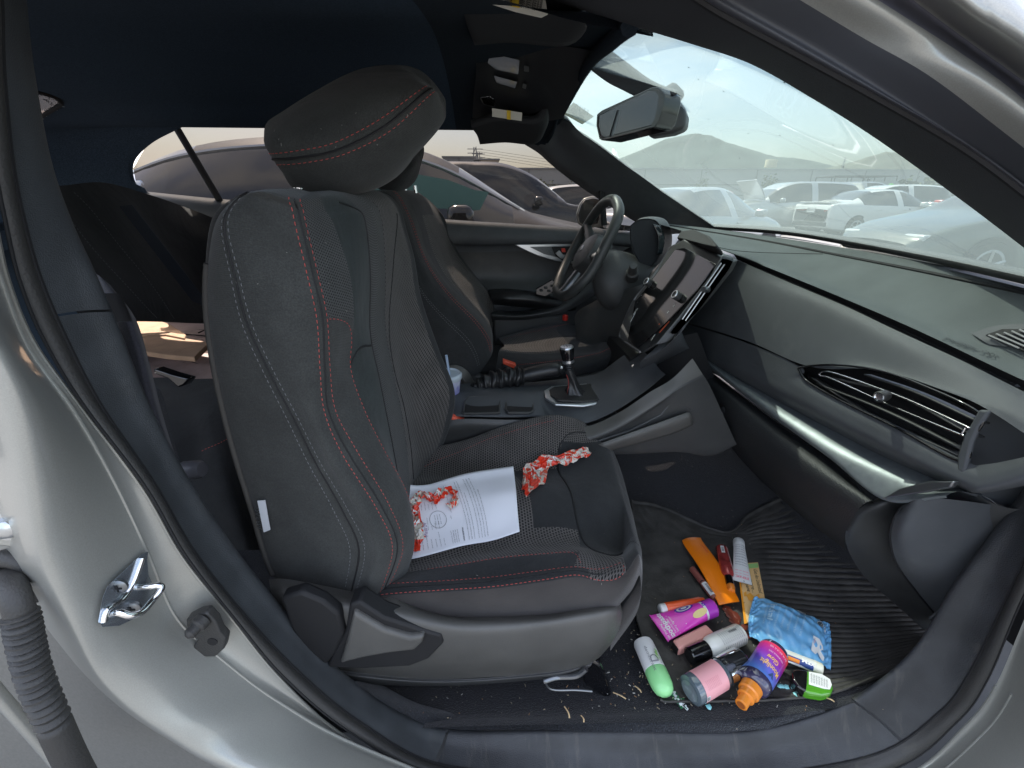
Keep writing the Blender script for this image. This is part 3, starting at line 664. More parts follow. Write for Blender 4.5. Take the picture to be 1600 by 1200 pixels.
# ---- interior mirror
im = thing('rear_view_mirror', 'black rear view mirror with sensor pod hung from the windscreen', 'mirror', ay(1000, 180, .95))
mf = [(932,178),(940,172),(1018,136),(1028,136),(1038,146),(1038,158),(1030,190),(1022,200),(942,220),(936,218),(931,196)]
prism('mirror_shell', [ay(x, y, .92) for x, y in mf], (.045, .03, 0), GLOSSB, im, bevel=.006, seg=3)
mi_ = prism('mirror_glass', [ay(x, y, .917) for x, y in [(936,180),(1014,142),(1024,142),(1030,150),(1024,186),(1018,196),(944,215),(939,212),(935,196)]], (0, .003, 0), mat('dark_mirror', (.10, .10, .105), rough=.06, metal=.9), im, bevel=.001)
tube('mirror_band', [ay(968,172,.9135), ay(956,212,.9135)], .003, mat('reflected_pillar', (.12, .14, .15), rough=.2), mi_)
prism('sensor_pod', [ay(x, y, 1.00) for x, y in [(1036,140),(1052,150),(1066,160),(1072,180),(1070,200),(1050,208),(1010,214),(1012,200),(1030,160)]], (.03, .05, 0), DASHLOW, im, bevel=.008, seg=3)
tube('mirror_mount', [ay(1035,150,.97), ay(1050,140,1.0), ay(1060,150,1.03)], .012, DASHLOW, im)
# ---- visors and overhead console
ohc = thing('overhead_console', 'black overhead console with map lamps above the mirror', 'overhead console', (.05, 1.05, 1.4))
oc = Patch([[ay(x, y, Y) for x, y, Y in r] for r in [
 [(742,75,1.05),(800,66,.98),(880,72,.95),(930,80,.95)],
 [(744,110,1.12),(800,100,1.08),(870,105,1.05),(915,112,1.05)],
 [(740,150,1.25),(790,140,1.2),(850,145,1.18),(895,150,1.18)],
 [(738,185,1.38),(790,188,1.34),(845,190,1.32),(880,185,1.32)]]])
surf('housing', oc, mat('console_black', (.014, .015, .017), rough=.45), ohc)
OCG = samples(oc)
for nm, pp, m_ in (('map_lamp', [(765,87),(778,86),(812,94),(810,115),(775,107),(762,97)], 'l'), ('map_lamp', [(772,118),(808,128),(805,137),(776,128)], 'l'), ('lamp_button', [(819,102),(827,104),(827,111),(819,110)], 'b'), ('lamp_button', [(817,130),(823,132),(822,138),(816,136)], 'b')):
    prism(nm, [project(OCG, x, y, .010) for x, y in pp], (0, .008, 0), mat('lamp_lens', (.35, .37, .40), rough=.15, coat=.5) if m_ == 'l' else SATIND, ohc, bevel=.0015)
hk = prism('sunglass_catch', [project(OCG, x, y, .008) for x, y in [(750,152),(765,150),(774,156),(773,166),(755,162)]], (0, .01, 0), CHROME, ohc, bevel=.003)
def visor(label, pts, Y, lab, lY, textn):
    t = thing('sun_visor', label, 'sun visor', ay(*pts[0], Y), group='sun visors')
    P_ = Patch([[ay(x, y, yy) for x, y, yy in r] for r in pts[1:]])
    surf('visor_board', P_, mat('visor_cloth', (.012, .013, .015), rough=.8), t, thick=.018)
    tube('visor_rim', curve_pts([P_.c[i][-1] for i in range(len(P_.c))], 30), .005, mat('visor_edge', (.12, .13, .15), rough=.5), t)
    l_ = prism('warning_label', [ay(x, y, lY) for x, y in lab], (0, .002, 0), mat('label_white', (.62, .60, .52), rough=.6), t)
    return t, l_
v1, l1 = visor('near sun visor with white and yellow warning label at top', [(800, 10),
  [(720,-40,.62),(800,-60,.56),(900,-50,.54),(930,-40,.53)], [(728,10,.74),(800,0,.70),(900,-5,.66),(918,0,.66)], [(742,50,.92),(800,45,.86),(880,50,.82),(905,30,.80)]], .7,
  [(765,-4),(850,-14),(856,22),(846,27),(806,18),(762,4)], .60, 0)
mb = MB(); a = ay(808, 14, .597); b = ay(812, -10, .597); c = ay(848, 22, .597)
for k in range(7):
    o_ = a + (b - a) * (.1 + k * .15); text_flat(mb, "AIRBAG SAFETY RULE OF SIX", .006, o_ + (c - a) * .02, c - a, b - a, width=.9 * np.linalg.norm(c - a), lift=.001)
mb.build('label_print', DARK, l1, smooth=False)
prism('yellow_band', [ay(x, y, .596) for x, y in [(796,-8),(810,-9),(812,12),(798,9)]], (0, .0015, 0), mat('label_yellow', (.75, .5, .03), rough=.5), l1)
mb = MB(); text_flat(mb, "ALERT", .012, ay(800, 9, .594), ay(800, -8, .594) - ay(800, 9, .594), ay(790, 9, .594) - ay(800, 9, .594), width=.016, lift=-.001); mb.build('label_print', DARK, l1, smooth=False)
v2, l2 = visor('far sun visor with small white and yellow label', [(800, 180),
  [(735,188,1.30),(780,176,1.28),(835,180,1.27),(850,150,1.25)], [(745,200,1.36),(790,195,1.33),(840,195,1.32),(848,180,1.3)], [(750,215,1.46),(790,212,1.42),(832,215,1.40),(842,200,1.38)]], 1.3,
  [(769,169),(816,176),(815,189),(769,182)], 1.24, 0)
prism('yellow_band', [ay(x, y, 1.236) for x, y in [(792,172),(798,173),(798,187),(792,186)]], (0, .002, 0), mat('label_yellow', (.75, .5, .03)), l2)
# ---------------------------------------------------------------- floor shell under the seats
fl = tag(surf('carpet_floor', Patch([
  [(-1.4, .44, .50), (-.75, .44, .40), (-.1, .46, .335), (.62, .46, .300), (1.05, .55, .36)],
  [(-1.4, .60, .45), (-.75, .60, .33), (-.1, .56, .285), (.60, .56, .285), (1.05, .62, .33)],
  [(-1.4, 1.0, .45), (-.75, 1.0, .33), (-.1, 1.0, .285), (.64, 1.0, .285), (1.10, 1.0, .42)],
  [(-1.4, 1.9, .45), (-.75, 1.9, .33), (-.1, 1.9, .285), (.62, 1.9, .285), (1.10, 1.9, .42)]]), CARPET), 'black carpet with lint on the car floor', kind='structure')
# raised carpet strip along the sill
cs = Patch([[ay(x, y, Y) for x, y, Y in r] for r in [
 [(540,1062,.50),(600,1072,.55),(640,1104,.58)],
 [(600,1106,.475),(650,1100,.51),(700,1112,.56)],
 [(700,1141,.468),(740,1120,.50),(790,1108,.56)],
 [(850,1143,.468),(850,1118,.50),(850,1095,.56)],
 [(1000,1144,.468),(1000,1118,.49),(990,1085,.55)],
 [(1100,1145,.468),(1100,1120,.485),(1090,1095,.53)],
 [(1180,1143,.468),(1180,1122,.48),(1170,1104,.52)],
 [(1290,1112,.468),(1280,1102,.475),(1270,1092,.50)]]])
tag(surf('sill_carpet_strip', cs, CARPETG, None, ru=6, rv=6), 'dusty carpet strip along the sill', kind='structure')
bk = MB(); bk.box((1.30, 1.1, .55), (.04, 1.7, .80)); bk.box((1.02, 1.18, .77), (.44, 1.16, .30));
tag(bk.build('firewall', DARK, None, smooth=False), kind='structure')

# ---------------------------------------------------------------- passenger seat
ps = thing('passenger_seat', 'near black cloth front seat with red stitching and knit mesh inserts, papers on its cushion', 'car seat', (-.05, .76, .3))
BY = [.60, .545, .512, .500, .512, .528, .580, .650, .76, .87, .955, .985]
b = [
 [(400,300),(400,298),(408,297),(425,299),(452,306),(470,309),(500,306),(535,303),(555,302),(580,299),(594,300),(598,302)],
 [(375,312),(366,312),(374,310),(405,309),(456,326),(474,328),(508,328),(558,324),(582,316),(606,313),(618,322),(622,324)],
 [(345,345),(336,350),(351,350),(408,352),(462,355),(480,355),(522,352),(571,350),(596,343),(618,345),(629,357),(633,360)],
 [(335,425),(325,428),(367,430),(424,430),(480,430),(498,430),(547,430),(578,430),(602,420),(622,408),(641,402),(645,404)],
 [(338,500),(327,503),(387,508),(440,505),(495,500),(512,497),(553,500),(578,520),(602,508),(626,488),(652,470),(657,470)],
 [(352,580),(340,583),(424,588),(464,585),(500,580),(515,573),(547,572),(592,590),(614,580),(636,560),(678,548),(684,548)],
 [(368,650),(356,653),(459,655),(486,652),(507,645),(524,642),(568,638),(604,650),(627,640),(650,618),(702,612),(708,614)],
 [(386,715),(374,718),(492,722),(516,718),(536,712),(558,706),(598,700),(616,712),(636,700),(656,688),(694,668),(700,668)],
 [(410,795),(400,800),(534,797),(565,798),(589,796),(608,790),(637,775),(624,760),(640,752),(656,742),(676,724),(680,724)],
 [(430,865),(420,868),(560,858),(590,862),(613,858),(629,856),(648,846),(630,810),(645,800),(660,785),(675,765),(680,765)],
 [(450,912),(442,918),(549,922),(572,930),(592,930),(604,922),(634,900),(632,860),(645,840),(660,820),(672,800),(676,800)],
 [(470,930),(465,932),(545,938),(568,941),(585,940),(598,934),(620,920),(628,890),(640,870),(655,850),(665,830),(670,830)],
]
rows = []
for i, r in enumerate(b):
    p = [ay(q[0], q[1], Y) for q, Y in zip(r, BY)]
    back = p[0] + [-.03, .05, 0]; fb = p[-1] + [-.06, .02, 0]
    rows.append([(back + fb) / 2 + [-.05, 0, 0], back] + p + [fb, (back + fb) / 2 + [-.05, 0, 0]])
rows.insert(0, [rows[0][k] * .5 + np.mean(rows[0], axis=0) * .5 + [0, 0, .004] for k in range(len(rows[0]))])
BK = Patch(rows)   # columns: 0,1 back; 2.. profile: c = BY index + 2 ; rows: image row + 1
def bmat(u, v):
    # 0 cloth 1 dark cloth 2 knit 3 fine knit
    if 7.0 < v < 8.0 and u < 5.0: return 3
    if v < 3.0 or v > 12.0: return 1
    if 4.0 < v < 8: return 0
    if 3 < v < 4: return 0
    if 8 < v < 9: return 4
    if 9 < v < 9.95: return 4 if u < 3.2 and v < 9.0 else 3
    if 9.95 < v < 12: return 2
    return 1
FABC = woven('centre_cloth', (.020, .027, .026), sc_=1300)
bk_ = surf('backrest', BK, [FAB, FABD, KNIT, KNITF, FABC], ps, ru=9, rv=9, matcol=bmat)
SB = MB()
def bs(cols, us, **kw): seam(BK, [(u, v) for u, v in zip(us, cols)], SB, **kw)
U = [1.1, 2, 3, 4, 5, 6, 7, 8, 9, 10, 11, 11.6]
bs([6.0]*12, U, mi=0); bs([6.95]*5 + [7.0]*7, U, mi=0)
bs([7.05, 7.4, 7.8, 8.0, 8.0, 8.0, 8.0, 8.0, 8.0], [5.02, 5.03, 5.15, 5.5, 6, 7, 8, 9, 10.2], mi=0)
bs([6.5]*12, U, mi=2, L=.004, gap=.003)
bs([3.88]*10, U[1:11], mi=1); bs([4.14]*10, U[1:11], mi=1)
bs([10.0, 9.98, 9.95], [2, 5, 8], mi=2, L=.004, gap=.003)
SB.build('stitching', [REDT, GREYT, BLKT], bk_, smooth=False)['kind'] = 'stuff'
groove(BK, [(u, 4.01) for u in (1.5, 3, 5, 7, 9, 10, 11)], 'side_seam', DARK, bk_, r=.0014)
groove(BK, [(u, 6.48) for u in (1.3, 3, 5, 7, 9, 10, 11)], 'front_seam', DARK, bk_, r=.0011)
groove(BK, [(u, v) for u, v in ((1.6, 8.55), (2.2, 8.95), (3.5, 9), (5, 9), (7, 9), (8.5, 9))], 'insert_seam', DARK, bk_, r=.0013)
groove(BK, [(u, v) for u, v in ((5.95, 8.02), (5.55, 8.3), (5.35, 8.6), (5.25, 9))], 'shoulder_seam', DARK, bk_, r=.0016)
groove(BK, [(u, v) for u, v in ((2.6, 11.4), (4, 10.6), (5.6, 10.1), (7, 10.2), (9, 10.4))], 'bolster_seam', DARK, bk_, r=.0012)
tube('back_piping', BK.pts(np.linspace(3.8, 10.5, 60), np.full(60, 2.9)) + [0, -.002, 0], .004, mat('piping_cloth', (.05, .047, .042), rough=.8), bk_, k=8)
lg = prism('care_tag', [ay(x, y, .53) for x, y in [(402,783),(414,782),(422,828),(412,832)]], (0, .0015, 0), mat('tag_white', (.5, .52, .55), rough=.6), bk_)
mb = MB(); a_ = ay(409, 828, .529); text_flat(mb, "AIRBAG", .009, a_, ay(403, 786, .529) - a_, ay(402, 829, .529) - a_, width=.040, lift=-.0006); mb.build('tag_print', SATIND, lg, smooth=False)
# headrest
HY = [.74, .655, .635, .650, .72, .83, .865, .85]
h = [ # rows run along the head rest from lower left to upper right; columns go round it: top rear, near side, lower front, under side
 [(432,208),(418,222),(424,240),(440,262),(462,288),(500,262),(500,240),(470,220)],
 [(424,190),(415,214),(428,240),(444,265),(474,300),(530,290),(540,250),(490,205)],
 [(450,170),(440,200),(462,236),(488,262),(520,306),(590,292),(596,250),(520,180)],
 [(500,138),(492,180),(520,224),(548,248),(590,290),(634,262),(640,220),(560,150)],
 [(552,112),(556,150),(588,190),(616,212),(640,250),(664,215),(664,180),(600,115)],
 [(606,103),(628,122),(652,144),(672,158),(688,196),(692,182),(688,155),(645,108)],
 [(632,106),(650,118),(670,134),(684,146),(694,172),(695,164),(692,148),(666,117)],
]
rows = [[ay(q[0], q[1], Y + dy) for q, Y in zip(r, HY)] for r, dy in zip(h, (.04, 0, -.01, -.01, -.005, .01, .05))]
def closed_patch(rows, capend=True):
    rows = [np.array(r, float) for r in rows]
    c0 = rows[0].mean(0); c1 = rows[-1].mean(0)
    rr = [c0 + (rows[0] - c0) * .02 - (rows[1].mean(0) - c0) * .10] + rows + [c1 + (rows[-1] - c1) * .02 - (rows[-2].mean(0) - c1) * .10]
    return np.array([np.vstack([r[-2:], r, r[:3]]) for r in rr])
HR = Patch(closed_patch(rows))  # column index = original + 2
nH = HR.c.shape[1]
hr = surf('headrest', HR, FAB, ps, ru=10, rv=8, v0=2, v1=nH - 3)
SH = MB()
UU_ = [.75, 1.4, 2, 3, 4, 5, 6, 6.8]
seam(HR, [(u, 4.0) for u in UU_], SH, mi=0); seam(HR, [(u, 4.72) for u in UU_], SH, mi=0); seam(HR, [(u, 4.36) for u in UU_], SH, mi=2, L=.004, gap=.002)
SH.build('stitching', [REDT, GREYT, BLKT], hr, smooth=False)['kind'] = 'stuff'
groove(HR, [(u, 4.38) for u in UU_], 'side_seam', DARK, hr, r=.0016)
for p0, p1, r_ in (((466,293,.635),(468,314,.635),.0062), ((506,280,.80),(508,322,.80),.0062)):
    tube('headrest_post', [ay(*p0), ay(*p1)], r_, CHROME, ps, k=14)
    lathe('post_collar', [(.013, 0), (.013, .006), (.009, .009), (.0065, .009)], ay(p1[0] + 2, p1[1] + 6, p1[2]), (0, 0, 1), DASHLOW, ps, k=18, sx=1.3)
# cushion. rows run back to front, columns near skirt -> near edge -> centre -> far edge
CY = [.50, .497, .505, .53, .575, .64, .76, .87, .93, .97, .985]
c = [
 [(560,985),(560,960),(575,935),(585,915),(600,895),(600,850),(610,770),(615,730),(622,700),(632,690),(640,700)],
 [(615,985),(612,955),(612,930),(614,912),(625,895),(640,860),(642,768),(640,740),(650,712),(668,698),(680,705)],
 [(690,1000),(690,965),(690,925),(690,908),(700,885),(715,855),(716,770),(705,742),(705,712),(725,688),(745,690)],
 [(770,1000),(770,965),(768,920),(768,902),(780,872),(790,845),(790,765),(765,738),(760,700),(790,665),(812,665)],
 [(850,995),(850,958),(845,910),(845,892),(855,866),(865,838),(850,765),(825,735),(828,690),(850,652),(870,650)],
 [(912,985),(912,950),(900,902),(897,886),(905,862),(905,842),(892,770),(872,732),(878,690),(885,655),(905,656)],
 [(952,960),(952,940),(938,908),(935,890),(935,868),(938,848),(930,770),(912,725),(915,692),(917,672),(930,676)],
 [(985,925),(985,905),(974,898),(968,880),(968,868),(972,855),(965,780),(948,720),(938,690),(932,682),(940,690)],
 [(1000,900),(1001,880),(998,866),(994,855),(992,846),(986,825),(976,780),(962,725),(950,695),(942,688),(948,700)],
 [(996,955),(998,935),(1000,905),(1001,885),(1000,868),(996,850),(985,800),(970,745),(956,710),(948,700),(952,715)],
]
cz = [.50, .50, .50, .50, .50, .50, .50, .505, .515, .53]
rows = []
for i, r in enumerate(c):
    dy = [0, 0, 0, 0, 0, 0, .003, .008, .02, .035][i]
    rows.append([ay(q[0], q[1], Y + dy) for q, Y in zip(r, CY)])
last = [np.array(p) + [-.04, .0, -.10] for p in rows[-1]]
rows.append(last)
CU = Patch(rows)
def cmat(u, v):
    if v < 2: return 1 if u > 0 else 0
    if 2 <= v < 3: return 2 if 5.6 < u < 7.2 else 0
    if u > 5.0 and v > 4.6 and u < 11: return 0 if v < 8 or u > 6.8 else 2
    if 3 <= v < 4 and u < 4.95: return 0
    if u > 7.2: return 0
    if 5.2 < v < 7.0 and u < 5: return 0 if u > 3.6 else 2
    return 2
cu = surf('cushion', CU, [FABD, mat('brown_black_skirt_cloth', (.030, .026, .024), rough=.92, sheen=.3, bump=.3, bscale=900, vary=.2, vscale=16), KNIT], ps, ru=9, rv=9, matcol=cmat)
SC = MB()
seam(CU, [(u, 2.12) for u in (.6, 2, 4, 5.3)] + [(6, 2.05), (6.7, 1.95), (7.1, 2.2), (7.15, 2.8)], SC, mi=0, n=240)
seam(CU, [(u, 3.0) for u in (.6, 2, 4, 5.3)] + [(6, 3.02), (6.9, 3.02), (7.15, 2.9)], SC, mi=0, n=240)
seam(CU, [(u, 2.5) for u in (.6, 2, 4, 5.3, 6, 6.6)], SC, mi=2, n=240, L=.004, gap=.002)
seam(CU, [(1.6, 4.0), (3, 4.0), (4.2, 4.03), (4.8, 3.9), (5.1, 3.5), (5.3, 3.05)], SC, mi=0, n=240)
seam(CU, [(1.2, 7.2), (1.8, 7.9), (2.6, 8.3), (3.6, 8.55), (4.6, 8.8)], SC, mi=0, n=160, r=.0006)
seam(CU, [(7.4, 4.6), (8.0, 3.9), (8.4, 3.5)], SC, mi=2, n=60)
SC.build('stitching', [REDT, GREYT, BLKT], cu, smooth=False)['kind'] = 'stuff'
groove(CU, [(u, 2.55) for u in (.6, 2, 4, 5.3, 6.2)], 'edge_seam', DARK, cu, r=.0012)
groove(CU, [(4.95, 7.9), (5.0, 7), (5.0, 6), (5.05, 5.2), (5.5, 4.6), (6.4, 4.2), (7.2, 4.0)], 'panel_seam', DARK, cu, r=.0022)
groove(CU, [(4.95, 7.9), (5.2, 8.3), (5.8, 8.6), (6.6, 8.9)], 'panel_seam', DARK, cu, r=.0015)
# plastic side cover with recline lever
sv = Patch([[ay(x, y, Y) for x, y, Y in r] for r in [
 [(420,905,.53),(424,930,.50),(432,975,.495),(455,1010,.50),(480,1030,.52)],
 [(450,905,.515),(455,930,.485),(460,970,.478),(485,1015,.48),(510,1045,.51)],
 [(520,918,.51),(520,945,.475),(520,990,.468),(525,1028,.475),(540,1052,.51)],
 [(590,932,.508),(600,955,.472),(610,995,.465),(610,1035,.472),(600,1064,.51)],
 [(605,925,.515),(650,965,.470),(680,1000,.462),(690,1036,.472),(690,1068,.51)],
 [(640,945,.510),(720,975,.472),(750,1000,.464),(760,1036,.472),(760,1064,.51)],
 [(680,960,.506),(790,975,.474),(800,1000,.466),(810,1036,.474),(810,1062,.51)],
 [(840,957,.506),(860,970,.476),(870,995,.470),(872,1030,.476),(870,1054,.51)],
 [(915,946,.508),(925,960,.480),(928,985,.474),(924,1020,.480),(912,1042,.51)],
 [(962,940,.520),(962,955,.492),(958,980,.486),(945,1010,.490),(925,1036,.52)],
 [(972,948,.55),(972,965,.52),(966,985,.515),(952,1010,.52),(930,1034,.54)]]])
SPL = mat('seat_side_plastic', (.080, .078, .072), rough=.36, bump=.35, bscale=1100, vary=.15, vscale=10)
sc_ = surf('side_cover', sv, SPL, ps, ru=7, rv=8)
low = Patch([[ay(x, y, Y) for x, y, Y in r] for r in [
 [(480,1028,.52),(500,1045,.505),(520,1052,.53)], [(540,1048,.50),(560,1060,.495),(570,1068,.53)], [(690,1062,.50),(700,1068,.498),(700,1072,.53)],
 [(860,1050,.50),(860,1056,.498),(860,1060,.53)], [(926,1034,.515),(922,1042,.512),(910,1048,.54)]]])
surf('lower_rail_cover', low, DASHLOW, ps)
lv = prism('recline_lever', [ay(x, y, .450) for x, y in [(552,957),(600,985),(640,997),(664,994),(660,1006),(648,1018),(610,1022),(575,1028),(545,1035),(530,1040),(542,1000)]], (0, .03, 0), SPL, ps, bevel=.006, seg=4)
prism('lever_pocket', [ay(x, y, .4585) for x, y in [(546,945),(562,940),(600,965),(660,985),(690,993),(694,1005),(670,1030),(640,1042),(560,1046),(510,1044),(520,1020),(540,985)]], (0, .03, 0), DARK, ps, bevel=.004)
prism('recliner_cover', [ay(x, y, .456) for x, y in [(438,935),(470,925),(505,940),(530,960),(538,990),(525,1020),(510,1040),(480,1020),(455,985)]], (0, .02, 0), DARK, ps, bevel=.005)
mb = MB(); mb.tube(curve_pts([ay(x, y, .50) for x, y in [(850,1064),(870,1058),(900,1056),(916,1045)]], 16), .005); mb.tube(curve_pts([ay(x, y, .50) for x, y in [(850,1064),(862,1077),(900,1078),(925,1080)]], 16), .002)
mb.build('seat_rail_link', SATIND, ps)
prism('seat_rail_foot', [ay(x, y, .52) for x, y in [(908,1040),(925,1030),(940,1040),(950,1062),(957,1085),(950,1095),(935,1085),(912,1068)]], (0, .02, 0), GLOSSB, ps, bevel=.005)
# hollow seat base below
mb = MB(); mb.box((0, .76, .40), (.40, .40, .12)); mb.build('seat_base', DARK, ps)

mb = MB(); random.seed(12)
for k in range(26):
    P_, u, v = random.choice(((BK, random.uniform(2, 9), random.uniform(3.3, 8.5)), (CU, random.uniform(2, 8), random.uniform(1, 7)), (HR, random.uniform(1, 6), random.uniform(2.5, 5))))
    p = P_.pts([u], [v])[0]; n_ = P_.nrm([u], [v])[0]; mb.box(p + n_ * .0012, (random.uniform(.0008, .0035), random.uniform(.0004, .0009), .0006), rot=frame_of(n_, (random.uniform(-1, 1), random.uniform(-1, 1), .3)))
mb.build('lint', mat('lint_grey', (.20, .195, .18), rough=1), ps, smooth=False)['kind'] = 'stuff'
# ---------------------------------------------------------------- buckles
def buckle(lab, pts, Y, n_):
    t = thing('seat_belt_buckle', lab, 'seat belt buckle', ay(*pts[0], Y), group='seat belt buckles')
    body_, red_ = n_
    prism('stalk', [ay(x, y, Y) for x, y in body_], (0, .028, 0), mat('buckle_black', (.012, .012, .013), rough=.55), t, bevel=.003)
    prism('release_button', [ay(x, y, Y - .003) for x, y in red_], (0, .022, 0), mat('buckle_red', (.72, .10, .05), rough=.35), t, bevel=.002)
    return t
buckle('red topped buckle beside the near seat cushion', [(705, 690)], .99, ([(697,660),(727,668),(722,690),(700,712),(675,716),(683,692)], [(699,652),(704,651),(726,659),(725,666),(720,668),(698,660)]))
buckle('red topped buckle beside the far driver seat', [(793, 575)], 1.27, ([(784,570),(808,574),(806,590),(782,590)], [(786,563),(806,570),(807,575),(803,576),(786,569)]))

# ---------------------------------------------------------------- driver seat
ds = thing('driver_seat', 'far driver seat in dark cloth with faint red piping', 'car seat', (-.05, 1.48, .3))
DY = [1.33, 1.26, 1.235, 1.245, 1.265, 1.31, 1.37, 1.48, 1.60, 1.68, 1.72, 1.74]
d = [
 [(575,300),(575,299),(583,298),(592,298),(604,298),(614,298),(624,298),(634,298),(642,298),(652,300),(658,304),(662,308)],
 [(580,320),(580,318),(592,308),(606,306),(618,312),(626,312),(640,316),(655,312),(664,310),(672,318),(682,328),(690,335)],
 [(600,350),(600,350),(610,345),(622,345),(634,350),(643,348),(655,352),(668,350),(680,350),(690,352),(696,356),(700,360)],
 [(628,400),(625,400),(635,400),(642,400),(652,398),(660,396),(668,395),(682,395),(695,392),(700,384),(704,378),(708,382)],
 [(640,440),(638,440),(650,440),(660,440),(670,436),(680,433),(690,432),(700,430),(712,425),(720,418),(728,415),(732,420)],
 [(650,480),(650,480),(665,485),(680,480),(695,473),(706,466),(716,460),(722,455),(738,450),(752,448),(766,462),(768,466)],
 [(660,530),(660,530),(690,535),(712,530),(730,515),(742,502),(748,492),(750,485),(752,480),(760,478),(772,490),(774,494)],
 [(670,570),(672,572),(700,572),(730,560),(748,545),(762,530),(768,518),(765,505),(762,500),(765,500),(771,508),(772,510)],
 [(680,600),(690,598),(715,592),(745,585),(755,575),(768,555),(770,540),(766,525),(764,515),(764,515),(768,518),(770,520)]]
rows = []
for r in d:
    p = [ay(q[0], q[1], Y) for q, Y in zip(r, DY)]
    back = p[0] + [-.03, .05, 0]; fb = p[-1] + [-.06, .02, 0]
    rows.append([(back + fb) / 2 + [-.05, 0, 0], back] + p + [fb, (back + fb) / 2 + [-.05, 0, 0]])
rows.insert(0, [rows[0][k] * .5 + np.mean(rows[0], axis=0) * .5 + [0, 0, .004] for k in range(len(rows[0]))])
DB = Patch(rows)
db = surf('backrest', DB, [FABD, KNIT, FAB], ds, ru=6, rv=6, matcol=lambda u, v: 2 if 7.1 < v < 8 else 1 if 8.6 < v < 11.8 and u > 2.6 else 0)
SD = MB()
UD = [1.1, 2, 3, 4, 5, 6, 7, 8, 8.8]
seam(DB, [(u, 6.9) for u in UD], SD, mi=0, n=100, r=.0009); seam(DB, [(u, 7.15) for u in UD], SD, mi=0, n=100, r=.0009)
seam(DB, [(4.2, 3.6), (5, 4.1), (6, 5.0), (7, 5.6), (8, 5.7), (8.8, 5.6)], SD, mi=1, n=100); seam(DB, [(4.2, 3.4), (5, 3.9), (6, 4.8), (7, 5.4), (8, 5.5), (8.8, 5.4)], SD, mi=1, n=100)
SD.build('stitching', [REDT, GREYT], db, smooth=False)['kind'] = 'stuff'
h2 = [
 [(600,285),(596,292),(604,297),(620,297),(634,292),(640,282),(636,270),(620,268)],
 [(590,262),(586,285),(600,297),(622,298),(640,292),(652,276),(650,255),(625,245)],
 [(600,235),(596,262),(612,280),(632,284),(652,270),(659,250),(655,235),(630,225)],
 [(615,215),(612,240),(628,256),(645,258),(656,246),(662,232),(656,220),(635,212)]]
rows = [[ay(q[0], q[1], Y) for q, Y in zip(r, [1.40, 1.33, 1.31, 1.34, 1.45, 1.55, 1.6, 1.52])] for r in h2]
H2 = Patch(closed_patch(rows)); surf('headrest', H2, FABD, ds, ru=6, rv=6, v0=2, v1=H2.c.shape[1] - 3)
for x in (601, 632, 648): tube('headrest_post', [ay(x, 290, 1.42 + (x - 600) * .003), ay(x + 2, 302, 1.42 + (x - 600) * .003)], .006, CHROME, ds, k=10)
cd = Patch([[ay(x, y, Y) for x, y, Y in r] for r in [
 [(770,600,1.28),(772,590,1.26),(776,570,1.29),(780,548,1.36),(788,540,1.48),(782,532,1.6),(778,528,1.70),(776,534,1.73)],
 [(800,600,1.28),(800,590,1.26),(808,570,1.29),(810,552,1.36),(815,540,1.48),(808,524,1.6),(812,518,1.70),(814,524,1.73)],
 [(850,600,1.28),(850,585,1.26),(852,566,1.29),(850,553,1.36),(850,536,1.48),(842,518,1.6),(850,508,1.70),(856,512,1.73)],
 [(900,592,1.28),(900,575,1.26),(895,560,1.29),(890,550,1.36),(885,533,1.48),(870,515,1.6),(878,504,1.70),(886,506,1.73)],
 [(940,582,1.29),(940,562,1.27),(935,552,1.30),(928,548,1.36),(915,532,1.48),(900,520,1.6),(896,508,1.70),(904,508,1.73)],
 [(962,576,1.31),(960,556,1.29),(955,545,1.31),(948,535,1.37),(938,527,1.48),(925,520,1.6),(912,514,1.70),(916,516,1.73)],
 [(968,590,1.34),(968,570,1.32),(965,560,1.34),(962,550,1.40),(955,545,1.48),(945,540,1.6),(930,535,1.68),(932,536,1.70)]]])
dcu = surf('cushion', cd, [FABD, KNIT, mat('brown_seat_front', (.045, .034, .032), rough=.9, sheen=.3)], ds, ru=6, rv=6, matcol=lambda u, v: 1 if 3 < v < 5.5 and u < 3 else 0)
SE = MB(); seam(cd, [(.2, 5.0), (1, 5.0), (2, 5.1), (3, 5.4), (3.6, 6)], SE, n=80, r=.0009); seam(cd, [(.5, 2.0), (2, 2.0), (4, 2.0), (5, 2.0)], SE, n=80, r=.0009)
SE.build('stitching', [REDT], dcu, smooth=False)['kind'] = 'stuff'
mb = MB(); mb.box((.1, 1.5, .38), (.45, .42, .22)); mb.build('seat_base', DARK, ds)
prism('seat_side_cover', [ay(x, y, 1.262) for x, y in [(715,574),(760,590),(840,600),(960,580),(960,640),(700,640),(690,600)]], (0, .03, 0), DASHLOW, ds, bevel=.01)
surf('side_arch', Patch([[ay(700,575,1.24), ay(712,572,1.24), ay(728,580,1.24), ay(740,600,1.25)], [ay(700,590,1.22), ay(710,586,1.22), ay(720,592,1.22), ay(728,606,1.23)]]), SPL, ds, thick=.01)

